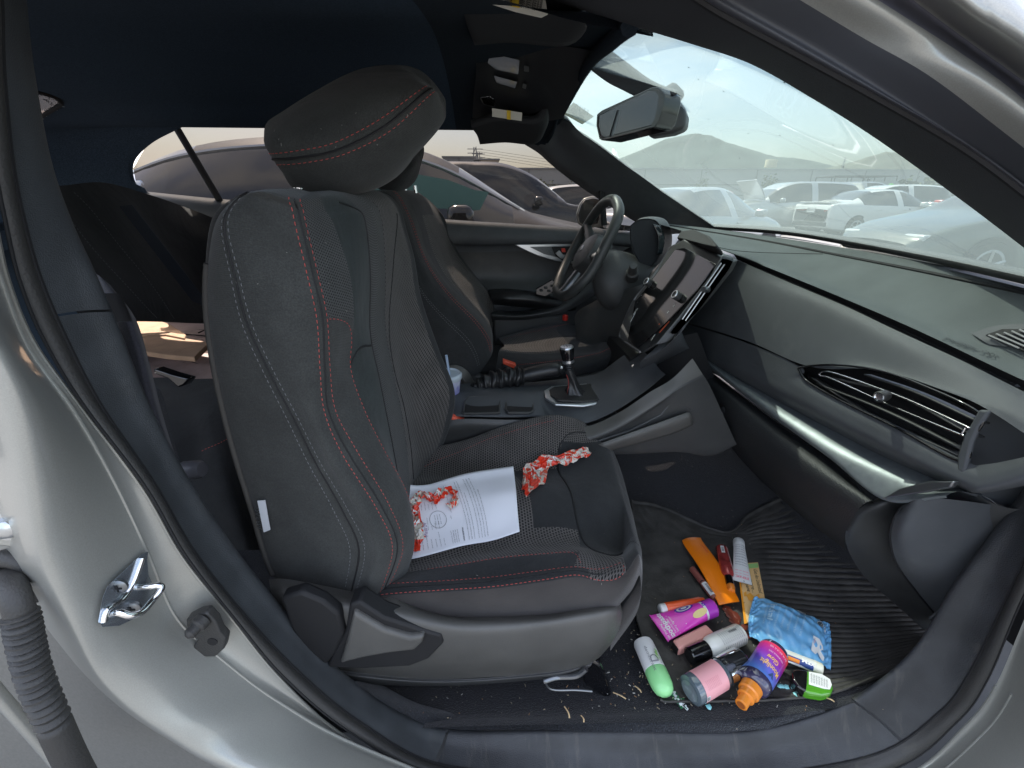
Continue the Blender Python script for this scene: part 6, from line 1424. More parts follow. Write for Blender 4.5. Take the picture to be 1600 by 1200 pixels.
for k in range(7):
    V_, F_ = textgeo("cleansing wipes cucumber hydrating facial", 1); mb.add(onwipe(.26 + k * .05 + V_[:, 1] * .03, .78 - V_[:, 0] / V_[:, 0].max() * .5), F_, 3)
V_, F_ = textgeo("facial", 1, .02); mb.add(onwipe(.29 + V_[:, 1] * .07, .74 - V_[:, 0] / V_[:, 0].max() * .4), F_, 3)
V_, F_ = textgeo("20 COUNT", 1, .02); mb.add(onwipe(.80 + V_[:, 1] * .045, .84 - V_[:, 0] / V_[:, 0].max() * .3), F_, 0)
th = np.linspace(0, 2 * math.pi, 17)[:-1]; poly_on(mb, np.stack([.735 + .045 * np.cos(th), .76 + .11 * np.sin(th)], 1), 0); mb.add(onwipe(.735 + .038 * np.cos(th), .76 + .095 * np.sin(th)) + [0, 0, .0004], [tuple(range(16))], 4); mb.add(onwipe(.735 + .026 * np.cos(th) , .76 + .05 * np.sin(th * 2)) + [0, 0, .0008], [tuple(range(16))], 0)
poly_on(mb, [(.50,.80),(.50,.94),(.57,.94),(.57,.80)], 0)
for k in range(6): x = .508 + k * .010; mb.add(onwipe(np.array([x, x + .004, x + .004, x]), np.array([.82, .82, .92, .92])) + [0, 0, .0004], [(0, 1, 2, 3)], 4)
mb.build('print', [PWHITE, INK, mat('peach_ink', (.8, .35, .3)), mat('pale_blue_ink', (.42, .65, .80)), mat('ink_slate', (.05, .09, .12))], bw, smooth=False)
# small white and navy tube under wipes
A, B = rod(1283, 1046, 1216, 1019, .0115, .002); d = B - A; L_ = np.linalg.norm(d); dn = d / L_
t = thing('ointment_tube', 'small white and navy ointment tube tucked under the blue wipes', 'tube', A)
TP, sd_, uv_ = sqtube(A, dn, L_, .0115, .016, cap=.18); surf('tube_body', TP, WHITEP, t, ru=4, rv=1)
lathe('cap', [(.0095, -.002), (.0112, 0), (.0118, L_ * .18), (.011, L_ * .185)], A, d, mat('cream_cap', (.78, .76, .62), rough=.3), t, k=26)
mb = MB(); f2 = cylmap(A, B, .0121, facing=(0, -1, .55)); patchcyl(mb, f2, -.006, .006, L_ * .2, L_ * .86, 0); f2 = cylmap(A, B, .0125, facing=(0, -1, .55)); patchcyl(mb, f2, -.004, .003, L_ * .52, L_ * .84, 1)
text_on(mb, "Max", .009, lambda x, y: f2(-.003 - y, L_ * .48 - x), 2, width=.022, bold=.03)
mb.build('navy_band', [mat('navy_ink', (.02, .05, .22), rough=.4), mat('orange_ink', (.85, .25, .02)), PWHITE], t)
# sanitizer
t = thing('green_gel_bottle', 'flat black and green hand gel bottle with white back label', 'gel bottle', az(1270, 1065, ZM))
gq = lay([(1238,1050),(1242,1046),(1262,1047),(1282,1052),(1298,1062),(1303,1074),(1300,1083),(1285,1086),(1262,1082),(1246,1072),(1239,1060)], ZM + .022)
prism('bottle_wall', gq, (0, 0, -.020), mat('green_gel', (.08, .30, .02), rough=.08, coat=1), t, bevel=.006, seg=4)
prism('black_shoulder', lay([(1237,1049),(1242,1045),(1258,1046),(1263,1048),(1262,1070),(1260,1080),(1246,1072),(1238,1060)], ZM + .0235), (0, 0, -.022), GLOSSB, t, bevel=.005, seg=4)
lq = lay([(1264,1049),(1284,1053),(1297,1061),(1300,1070),(1297,1077),(1288,1076),(1264,1069)], ZM + .0232); prism('back_label', lq, (0, 0, -.001), PWHITE, t, bevel=.0004)
mb = MB(); zz = ZM + .0236
for k in range(7): a, b_ = az(1267 + k * 4, 1052 + k * 1.6, zz), az(1267 + k * 4, 1066 + k * 1.3, zz); text_flat(mb, "drug facts ethyl alcohol", .004, a, b_ - a, np.cross((0, 0, 1), b_ - a), width=np.linalg.norm(b_ - a), lift=.0003)
mb.build('label_print', mat('label_ink', (.12, .12, .12)), t, smooth=False)
# deodorant
A, B = rod(1007, 1010, 1035, 1072, .021, 0, .296); d = B - A; L_ = np.linalg.norm(d)
t = thing('green_capped_deodorant', 'white deodorant stick with pale green domed cap off the mat edge', 'deodorant', A)
hlf = L_ * .60
prof = [(.012, -.012), (.0185, -.010), (.0205, -.004), (.0210, hlf)]
lathe('white_body', prof + [(.020, hlf + .001)], A, d, WHITEP, t, k=34, sx=.85)
lathe('green_cap', [(.0205, hlf + .001), (.0215, hlf + .003), (.0215, hlf + .020), (.0205, hlf + .032), (.017, hlf + .042), (.010, hlf + .048), (.0005, hlf + .050)], A, d, mat('pale_green', (.30, .72, .30), rough=.35, coat=.3), t, k=34, sx=.85)
mb = MB(); f2 = cylmap(A, B, .0212)
text_on(mb, "D.", .022, lambda x, y: f2(.008 - y, hlf * .98 - .0 - x), 0, bold=0); text_on(mb, "deodorant", .008, lambda x, y: f2(-.009 + y, .012 + x), 0, width=.05); text_on(mb, "aluminium free", .006, lambda x, y: f2(.014 - y, .05 - x + .0), 1, width=.036)
q = np.linspace(0, 2 * math.pi, 10)[:-1]
for k, (x, y) in enumerate(((.010, .030), (.013, .036), (.008, .038), (.012, .024))): mb.add(f2(x + .0025 * np.cos(q), y + .005 * np.sin(q + k)), [tuple(range(9))], 2)
mb.build('print', [mat('grey_ink', (.22, .22, .24)), mat('soft_grey_ink', (.5, .52, .5)), mat('leaf_ink', (.25, .5, .12))], t, smooth=False)
mb = MB(); random.seed(8)
for k in range(26):
    a = az(1050 + k * .8, 1080 + k * 1.1, .304) + [random.uniform(-.006, .006), random.uniform(-.005, .005), 0]; mb.box(a, (random.uniform(.003, .010), random.uniform(.002, .005), .0012), rot=frame_of((random.uniform(-.3, .3), random.uniform(-.3, .3), 1), (random.uniform(-1, 1), random.uniform(-1, 1), 0)), mi=k % 2)
tag(mb.build('broken_green_plastic', [mat('bottle_green', (.03, .16, .07), rough=.2, coat=1), mat('pale_shard', (.6, .65, .65), rough=.3)], None), 'smear of crushed green plastic bits just below the deodorant stick', 'debris', kind='stuff')
# smears and drops
def blot(nm, px, m_, lab, cat, zz=.3035, h_=.0016):
    mb = MB()
    for x, y, rx, ry in px:
        c0 = az(x, y, zz + .00); n_ = 12; q = np.linspace(0, 2 * math.pi, n_ + 1)[:-1]; random.seed(int(x * 7 + y))
        rr = np.array([random.uniform(.75, 1.2) for _ in q]); ring_ = np.stack([c0[0] + rx * rr * np.cos(q), c0[1] + ry * rr * np.sin(q), np.full(n_, c0[2])], 1); top = ring_ * [1, 1, 1]; top = c0 + (ring_ - c0) * .7 + [0, 0, h_]
        mb.add(np.vstack([ring_, top, [c0 + [0, 0, h_ * 1.2]]]), [(i, (i + 1) % n_, (i + 1) % n_ + n_, i + n_) for i in range(n_)] + [(i + n_, (i + 1) % n_ + n_, 2 * n_) for i in range(n_)])
    tag(mb.build(nm, m_, None), lab, cat)
blot('turquoise_drops', [(1220,1072,.007,.005),(1229,1073,.006,.005),(1240,1074,.005,.004),(1243,1086,.004,.006),(1108,1104,.006,.005)], mat('turquoise', (.25, .60, .62), rough=.3), 'row of dried turquoise drops on the mat by the gel bottle', 'spill')
blot('red_brown_smear', [(1136,952,.012,.010),(1142,962,.010,.014),(1148,970,.012,.010),(1140,958,.009,.012),(1150,962,.008,.012),(1165,980,.010,.008),(1170,992,.010,.008)], mat('rust_gloss', (.16, .035, .022), rough=.3), 'rust red makeup smear below the orange packet', 'spill', h_=.0008)
# dirt: wood splinters, crumbs
mb = MB(); random.seed(21)
def crumb(x, y, z, l, w, mi):
    p = az(x, y, z); a = random.uniform(0, math.pi); mb.box(p, (l, w, w * .7), rot=np.array([[math.cos(a), -math.sin(a), 0], [math.sin(a), math.cos(a), 0], [0, 0, 1]]), mi=mi)
for k in range(170):
    x = random.gauss(1090, 110); y = random.gauss(1060, 45)
    if not (620 < x < 1420 and 930 < y < 1112): continue
    crumb(x, y, .302 + .004 * random.random(), random.uniform(.001, .006), random.uniform(.0006, .0016), random.choice((0, 0, 1, 2)))
for k in range(90): crumb(random.uniform(960, 1060), random.uniform(900, 1110), .291, random.uniform(.0015, .005), random.uniform(.0008, .002), random.choice((0, 1, 2)))
for k in range(90): crumb(random.uniform(1050, 1400), random.uniform(800, 1000), .312, random.uniform(.001, .003), random.uniform(.0006, .0012), random.choice((0, 1, 2)))
for k in range(22): crumb(random.uniform(600, 1000), random.uniform(1085, 1125), .335, random.uniform(.001, .004), random.uniform(.0006, .0012), random.choice((0, 1, 2)))
tag(mb.build('crumbs', [mat('straw_crumb', (.30, .25, .17), rough=.8), mat('pale_crumb', (.42, .40, .36), rough=.8), mat('brown_crumb', (.25, .14, .07), rough=.8)], None, smooth=False), 'crumbs and splinters scattered on the carpet and mat', kind='stuff')
for k, (x0, y0, x1, y1, z) in enumerate(((882,1104,890,1122,.352),(908,1118,912,1128,.352),(958,1082,978,1092,.30),(992,1072,1002,1082,.30),(1243,1076,1248,1086,.305),(1290,1090,1303,1096,.31))):
    tag(tube('splinter', curve_pts([az(x0, y0, z), az((x0 + x1) / 2 + 2, (y0 + y1) / 2, z + .004), az(x1, y1, z)], 6), .0012, mat('pale_wood', (.55, .40, .22), rough=.8), None, k=5), ('longest curved wood splinter on the carpet strip below the seat', 'short wood splinter right of the longest one below the seat', 'wood splinter lying beside the chrome seat rail foot', 'wood splinter on the carpet left of the deodorant', 'tiny wood splinter by the turquoise drops', 'curled pale splinter touching the green gel bottle')[k], 'splinter', 'wood splinters on the carpet')

# ---------------------------------------------------------------- paper on the seat
SHEET = mat('sheet_paper', (.78, .79, .84), rough=.75)
pu = [[(612,752,.700),(640,758,.76),(668,757,.80),(700,748,.83),(740,738,.86),(802,728,.89)],
      [(614,790,.66),(640,790,.70),(675,788,.735),(712,780,.76),(755,770,.785),(806,764,.80)],
      [(618,830,.60),(642,828,.63),(682,824,.655),(722,816,.675),(765,808,.69),(809,800,.70)],
      [(622,874,.55),(644,873,.560),(690,862,.575),(728,852,.588),(770,844,.60),(812,831,.62)]]
def cush_z(p):  # keep the sheet just on the cushion: find its plane by fitting
    return p
PA = Patch([[ay(*q) for q in r] for r in pu])
# rest the sheet 4 mm above the seat surface sampled under it
G = CU.grid(np.linspace(0, 8, 161), np.linspace(2.5, 9, 131)).reshape(-1, 3)
def project_to_seat(px, py, lift=.004):
    d = ray(px, py); d = d / np.linalg.norm(d); w = G - _C; t_ = w @ d; dist = np.linalg.norm(w - np.outer(t_, d), axis=1)
    k = np.argsort(dist)[:6]; front = k[t_[k] <= t_[k].min() + .05]; wgt = 1 / (dist[front] + 1e-4); return _C + d * ((t_[front] * wgt).sum() / wgt.sum()) + np.array([0, 0, 0]) - d * lift
pq = np.array([[q[:2] + (0,) for q in r] for r in pu], float); pq = Patch(pq).grid(np.linspace(0, 3, 9), np.linspace(0, 5, 13))
raw = np.array([[project_to_seat(q[0], q[1], .007) for q in r] for r in pq])
dst = np.linalg.norm(raw - _C, axis=2); sm = dst.copy()
for _ in range(6):
    pd = np.pad(sm, 1, mode='edge'); sm = np.minimum(dst, (pd[:-2, 1:-1] + pd[2:, 1:-1] + pd[1:-1, :-2] + pd[1:-1, 2:]) / 4)
raw = _C + (raw - _C) * (sm / dst)[:, :, None]
PA = Patch(raw)
pp = thing('printed_sheet', 'white printed form with circled paragraph lying on the near seat', 'paper sheet', PA.pts([4], [6])[0])
surf('paper', PA, SHEET, pp, ru=4, rv=4, thick=.0004, disp=lambda u, v: .0010 * np.sin(u * 1.1 + v * .9))
mb = MB(); random.seed(4)
WORDS = "inspection report vehicle condition owner signature date mileage total amount due payment received customer copy terms apply state county record form number issued".split()
def onpaper(a, b_):  # a 0..1 along bottom->top (text direction), b 0..1 left->right
    u = 8 - np.asarray(a) * 8; v = np.asarray(b_) * 12; return PA.pts(u, v) + PA.nrm(u, v) * .0022
def pline(s_, a0, a1, b0, h_=.011, mi=0, bold=0):
    V_, F_ = textgeo(s_, 1, bold); mb.add(onpaper(a0 + V_[:, 0] / V_[:, 0].max() * (a1 - a0), b0 - V_[:, 1] * h_), F_, mi)
def words(n_): return ' '.join(random.choice(WORDS) for _ in range(n_))
for k in range(7): pline(words(14), .06, .92 - .2 * (k in (2, 6)), .635 + k * .021 + (.012 if k > 2 else 0))
pline("OFFENSE DESCRIPTION", .06, .25, .60, .014, bold=.03)
for k in range(4): pline(words(3), .06, .24, .505 + k * .017)
for k in range(9): pline(words(2), .06, .06 + random.uniform(.1, .2), .20 + k * .03)
for k in range(8): pline(words(2), .58, .58 + random.uniform(.08, .16), .22 + k * .03)
for k in range(8): pline(words(2), .3, .3 + random.uniform(.05, .2), .23 + k * .028)
for k in range(3): pline(words(2), .36, .50, .405 + k * .02)
for k in range(6): pline(words(1), .40 + k * .09, .45 + k * .09, .53 + .01 * (k % 2)); 
pline("A. Moreno 714", .25, .55, .27, .04, mi=1); pline("Mesa 24", .22, .40, .33, .04, mi=1)
q = np.linspace(0, 2 * math.pi, 40); c_ = onpaper(.43 + .12 * np.cos(q), .425 + .065 * np.sin(q)); mb.tube(c_[:-1], .0005, 4, True, mi=2)
mb.build('print', [mat('toner', (.06, .06, .08)), mat('pen_mauve', (.30, .18, .32)), mat('pen_grey', (.25, .25, .28))], pp, smooth=False)

# ---------------------------------------------------------------- crumpled wrappers
WR = mat('red_wrapper_film', (.75, .70, .62), rough=.32, coat=.3); n, l, b_ = nodes_of(WR)
t_ = n.new('ShaderNodeUVMap'); z_ = n.new('ShaderNodeTexNoise'); z_.inputs['Scale'].default_value = 26; z_.inputs['Detail'].default_value = 4; l.new(t_.outputs[0], z_.inputs['Vector'])
r_ = n.new('ShaderNodeValToRGB'); r_.color_ramp.interpolation = 'CONSTANT'; e = r_.color_ramp.elements; e[0].position = 0; e[0].color = (.75, .05, .02, 1); e[1].position = .50; e[1].color = (.62, .58, .50, 1)
q_ = r_.color_ramp.elements.new(.56); q_.color = (.72, .09, .04, 1); q_ = r_.color_ramp.elements.new(.64); q_.color = (.70, .50, .45, 1)
l.new(z_.outputs[0], r_.inputs[0]); l.new(r_.outputs[0], b_.inputs['Base Color'])
def wrapper(nm, label, spine, seed, txt):
    """ribbon of film folded and crushed; spine rows = (left px, right px)"""
    t = thing(nm, label, 'food wrapper', project_to_seat(*spine[len(spine) // 2][0], .01))
    rg_ = random.Random(seed); rows = []
    for (a, b2) in spine:
        A_ = project_to_seat(*a, .012); B_ = project_to_seat(*b2, .012); rows.append([A_ + (B_ - A_) * s_ + np.array([0, 0, 0]) - ray(*a) * rg_.uniform(0, .008) for s_ in (0, .3, .6, 1)])
    P_ = Patch(rows); ph = [rg_.uniform(0, 6) for _ in range(8)]
    def cr(u, v):
        tri = lambda x: 2 * np.abs((x / (2 * math.pi)) % 1 - .5) - .5
        return .007 * tri(u * 5 + v * 3 + ph[0]) + .005 * tri(v * 7 - u * 4 + ph[1]) + .004 * tri(u * 13 + ph[2] + v * 6) + .003 * tri(v * 17 - u * 8 + ph[3]) + .004
    o = surf('film', P_, WR, t, ru=7, rv=6, disp=cr, smooth=False, thick=.0003)
    mb = MB()
    for s_, u0, u1, v0, v1 in txt:
        V_, F_ = textgeo(s_, 1, .03); uu = u0 + V_[:, 0] / V_[:, 0].max() * (u1 - u0); vv = v0 + (v1 - v0) * V_[:, 1] / .75
        mb.add(P_.pts(uu, vv) + P_.nrm(uu, vv) * (cr(uu, vv) + .0015)[:, None], F_)
    if txt: mb.build('print', PWHITE, o, smooth=False)
wrapper('crumpled_wrapper', 'long twisted red and silver snack wrapper on the front of the seat', [((814,762),(822,778)),((818,742),(850,756)),((820,728),(855,738)),((835,722),(858,732)),((848,711),(872,726)),((870,712),(884,728)),((888,705),(898,722)),((905,702),(912,716)),((918,701),(924,712))], 5, [("TAKIS", 3.5, 5.6, 1.0, 2.4), ("XL", 1.2, 2.6, 1.2, 2.4)])
wrapper('torn_wrapper', 'torn red BEEF TORTILLA wrapper curled over the white sheet', [((648,862),(656,860)),((650,838),(658,838)),((645,812),(658,812)),((643,792),(656,796)),((650,774),(660,782)),((658,768),(668,782)),((670,774),(680,790)),((682,770),(690,782)),((692,764),(702,774)),((708,764),(714,778)),((706,784),(714,790)),((700,792),(705,796))], 8, [("BEEF", 2.2, 4.0, .4, 2.6), ("TORTILLA", 5.4, 7.4, .8, 2.2), ("OX", .9, 1.9, .5, 2.5)])
# ---------------------------------------------------------------- outside: ground, sky line
ASPH = mat('asphalt', (.115, .115, .115), rough=.9, bump=.4, bscale=40, vary=.15, vscale=1.5)
tag(mesh('ground', [(-900, -300, 0), (1600, -300, 0), (1600, 2400, 0), (-900, 2400, 0)], [(0, 1, 2, 3)], ASPH), kind='structure')
PAINTL = mat('line_paint', (.72, .70, .62), rough=.7, vary=.15, vscale=6)
for k, (a, b_) in enumerate((((4.5, 3.2), (6.4, 9.0)), ((7.0, 7.0), (9.0, 13.0)), ((10.5, 3.0), (13.5, 8.2)))):
    a = np.array([*a, .005]); b_ = np.array([*b_, .005]); s_ = np.cross(b_ - a, (0, 0, 1)); s_ = s_ / np.linalg.norm(s_) * .07
    tag(mesh('parking_line', [a - s_, a + s_, b_ + s_, b_ - s_], [(0, 1, 2, 3)], PAINTL), kind='structure')
def ridge(nm, pts, dist, depth, m_, seed=1):
    """hill: sky line pixels at a distance, falling to the plain in front and behind"""
    rg_ = random.Random(seed); pts = np.array(pts, float); xs = np.linspace(pts[0, 0], pts[-1, 0], 90); ys = np.interp(xs, pts[:, 0], pts[:, 1])
    top = []
    for x, y in zip(xs, ys):
        d = ray(x, y); p = _C + d * (dist / math.hypot(d[0], d[1])); top.append(p)
    top = np.array(top); rows = []
    for s_ in np.linspace(-1, 1, 25):
        r_ = top.copy(); r_[:, 1] += s_ * depth; f_ = (1 - abs(s_) ** 1.4)
        r_[:, 2] = top[:, 2] * f_ - 2
        if abs(s_) > .01: r_[:, 2] += np.array([rg_.uniform(-1, 1) for _ in xs]) * .035 * dist / 40 * (1 - abs(s_))
        rows.append(r_)
    return tag(mesh(nm, np.vstack(rows), gridfaces(25, 90), m_), kind='structure')
HILL = mat('dry_hill', (.075, .095, .085), rough=1, vary=.3, vscale=.02, detail=10)
ridge('hills', [(900,268),(960,250),(1000,234),(1040,216),(1085,207),(1105,210),(1130,221),(1165,232),(1200,243),(1240,246),(1290,260),(1340,270),(1420,275)], 1500, 350, HILL, 2)
ridge('near_hill', [(1240,280),(1290,262),(1330,252),(1385,235),(1440,240),(1520,252),(1700,262),(1800,280)], 1100, 200, mat('dry_slope', (.12, .125, .095), rough=1, vary=.3, vscale=.03, detail=10), 3)
ridge('far_left_hill', [(-300,290),(0,284),(200,280),(420,282),(640,284),(700,287)], 1400, 260, HILL, 6)
tank = thing('water_tank', 'cream water tank on the hillside far beyond the lot', 'water tank', (0, 0, 0))
d = ray(1205, 254); p = _C + d * (900 / math.hypot(d[0], d[1]))
lathe('tank_wall', [(9, -7), (9, 3), (8.4, 4.2), (.1, 5)], p, (0, 0, 1), mat('tank_cream', (.62, .55, .38), rough=.7), tank, k=24)
# buildings
def building(nm, label, px0, px1, ytop, dist, m_, depth=20, joints=0, parts=()):
    t = thing(nm, label, 'warehouse', (0, 0, 0))
    a = ay(px0, ytop, dist); b_ = ay(px1, ytop, dist); z_ = a[2]
    mb = MB(); mb.box(((a[0] + b_[0]) / 2, dist + depth / 2, z_ / 2), (abs(b_[0] - a[0]), depth, z_)); mb.build('wall', m_, t, smooth=False)
    mb = MB(); mb.box(((a[0] + b_[0]) / 2, dist + depth / 2, z_ + .08), (abs(b_[0] - a[0]) + .3, depth + .3, .16)); mb.build('parapet', mat('parapet_grey', (.30, .30, .30), rough=.7), t, smooth=False)
    for k in range(joints):
        x = a[0] + (b_[0] - a[0]) * (k + .5) / joints; mb = MB(); mb.box((x, dist - .02, z_ / 2), (.12, .06, z_)); mb.build('panel_joint', mat('joint_dark', (.16, .16, .16)), t, smooth=False)
    mb = MB()
    for f_ in (.35, .62): mb.box(((a[0] + b_[0]) / 2, dist - .02, z_ * f_), (abs(b_[0] - a[0]), .05, .10))
    mb.build('wall_band', mat('joint_dark', (.16, .16, .16)), t, smooth=False)
    return t
GW = mat('warehouse_grey', (.40, .40, .39), rough=.8, vary=.06, vscale=.2)
building('warehouse', 'long low grey warehouse seen through the driver window', 780, 1560, 264, 62, GW, joints=9)
building('warehouse', 'grey block with darker corner left of the tan building', 692, 742, 246, 64, mat('warehouse_mid', (.30, .30, .30), rough=.8), joints=1)
building('warehouse', 'small tan building between the grey warehouses', 751, 779, 250, 60, mat('tan_wall', (.48, .40, .31), rough=.8))
building('warehouse', 'narrow dark slatted tower beside the tan building', 742, 751, 250, 61, mat('tower_dark', (.10, .11, .12), rough=.6))
building('warehouse', 'pale long building behind the rear quarter window', -250, 640, 268, 75, mat('warehouse_pale', (.50, .48, .45), rough=.8), joints=6)
building('warehouse', 'pale far warehouse spanning the windscreen', 1560, 2500, 266, 66, GW, joints=6)
def pylon(x, ytop, dist, label):
    t = thing('power_pylon', label, 'pylon', (0, 0, 0)); top = ay(x, ytop, dist); h_ = top[2]; mb = MB()
    for sx in (-1, 1):
        for sy in (-1, 1): mb.tube([(top[0] + sx * 1.4, dist + sy * 1.4, 0), (top[0] + sx * .25, dist + sy * .25, h_)], .13, 4)
    for k in range(6): z_ = h_ * (.3 + .12 * k); w = 1.4 - 1.15 * z_ / h_; mb.tube([(top[0] - w, dist - w, z_), (top[0] + w, dist - w, z_ + 1.5)], .08, 4)
    mb.build('mast', mat('pylon_steel', (.25, .26, .27), rough=.6), t, smooth=False)
    mb = MB()
    for z_ in (.82, .9, .97): mb.tube([(top[0] - 2, dist, h_ * z_), (top[0] + 2, dist, h_ * z_)], .1, 4)
    mb.build('cross_arm', mat('pylon_steel', (.25, .26, .27)), t, smooth=False)
pylon(742, 230, 130, 'left lattice pylon of the pair above the dark tower'); pylon(747.5, 238, 150, 'shorter right pylon of the pair above the dark tower'); pylon(1321, 246, 420, 'lone pylon on the saddle between the two hills')
wr_ = MB()
for k in range(4):
    a = ay(742, 232 + k * 4, 130); b_ = ay(1100, 262 + k * 5, 180); c_ = (a + b_) / 2 - [0, 0, 2]; wr_.tube(curve_pts([a, c_, b_], 14), .035, 4)
tag(wr_.build('power_lines', mat('cable_dark', (.05, .05, .05)), None), 'sagging power lines crossing above the long warehouse', 'power line', kind='stuff')
LEAF = mat('leaf_olive', (.07, .085, .035), rough=.8, vary=.5, vscale=3)
BARK = mat('bark', (.12, .09, .06), rough=.9)
def tree(x, ytop, dist, w, label, seed, m_=None, n=420):
    rg_ = random.Random(seed); top = ay(x, ytop, dist); h_ = top[2]; base = np.array([top[0], dist, 0])
    t = thing('tree', label, 'tree', base, 'trees beyond the parked cars'); mb = MB()
    mb.tube([base, base + [0, 0, h_ * .35], base + [.1, 0, h_ * .7]], [.14, .1, .04], 7)
    for k in range(5): a = k * 1.3; mb.tube([base + [0, 0, h_ * (.25 + .07 * k)], base + [math.cos(a) * w * .35, math.sin(a) * w * .35, h_ * (.55 + .06 * k)]], [.06, .02], 5)
    mb.build('trunk', BARK, t); mb = MB()
    for k in range(n):
        th_, ph_ = rg_.uniform(0, 6.28), rg_.uniform(-1, 1); r_ = rg_.random() ** .4 * (1 + .25 * math.sin(th_ * 3 + seed)); c_ = base + [w * .36 * r_ * math.cos(th_) * math.sqrt(1 - ph_**2), w * .36 * r_ * math.sin(th_) * math.sqrt(1 - ph_**2), h_ * (.60 + .38 * r_ * ph_)]
        s_ = w * .04 * rg_.uniform(.6, 1.5); nv = np.array([rg_.gauss(0, 1) for _ in range(3)]); nv /= np.linalg.norm(nv); M_ = frame_of(nv); q = np.array([(-1, -.5, 0), (0, -.7, .2), (1, 0, 0), (0, .7, .2), (-1, .5, 0)]) * s_
        mb.add(q @ M_.T + c_, [(0, 1, 2, 3, 4)])
    mb.build('crown', m_ or LEAF, t, smooth=False)
for a in ((725, 258, 45, 3.2, 'dark bushy tree left of the tower above the near sedan'), (842, 276, 30, 1.7, 'small shrubby tree right of the black car'), (865, 282, 34, 1.4, 'low green shrub before the long warehouse'), (892, 283, 36, 1.3, 'sparse shrub above the white saloon roof'),
          (1100, 272, 40, 1.6, 'thin tree through the windscreen left of the cars'), (1205, 272, 42, 2.4, 'low tree behind the silver car'), (1445, 276, 26, 3.2, 'green bush right of the roof rack'), (285, 250, 24, .9, 'upright conifer in the rear quarter glass'), (345, 262, 26, 3.0, 'low shrubs left of the head rest'), (1610, 290, 26, 4, 'bush partly behind the near pillar')):
    tree(*a, seed=int(a[0]))

# ---------------------------------------------------------------- parked cars
TYRE = mat('tyre', (.02, .02, .02), rough=.85); RIM = mat('alloy_rim', (.35, .36, .37), rough=.35, metal=.7)
CG = mat('car_glass_dark', (.015, .017, .018), rough=.05, coat=1); LAMP = mat('tail_lamp', (.45, .02, .015), rough=.2, coat=1); HLAMP = mat('head_lamp', (.6, .62, .62), rough=.1, coat=1)
SED = [(-2.35,.46,.84,.86,.70,.68),(-2.27,.30,.98,1.02,.84,.70),(-1.85,.22,1.00,1.07,.90,.66),(-1.50,.20,1.00,1.14,.91,.60),(-.95,.20,.98,1.38,.92,.56),(-.4,.20,.97,1.45,.92,.57),(.15,.20,.95,1.44,.92,.57),(.60,.20,.94,1.34,.91,.58),(1.10,.20,.93,1.05,.90,.66),(1.30,.20,.90,.98,.90,.70),(1.85,.22,.80,.86,.88,.66),(2.22,.32,.66,.72,.80,.62),(2.35,.44,.56,.60,.66,.56)]
SUV = [(-2.30,.50,.95,1.0,.72,.66),(-2.26,.36,1.08,1.25,.86,.66),(-2.05,.26,1.10,1.60,.92,.62),(-1.6,.24,1.10,1.70,.93,.62),(-.95,.24,1.08,1.73,.93,.62),(-.4,.24,1.07,1.73,.93,.62),(.15,.24,1.06,1.71,.93,.62),(.65,.24,1.05,1.55,.92,.62),(1.15,.24,1.05,1.20,.91,.68),(1.30,.24,1.03,1.10,.91,.72),(1.85,.26,.98,1.02,.90,.70),(2.20,.34,.84,.90,.84,.66),(2.32,.46,.70,.74,.72,.60)]
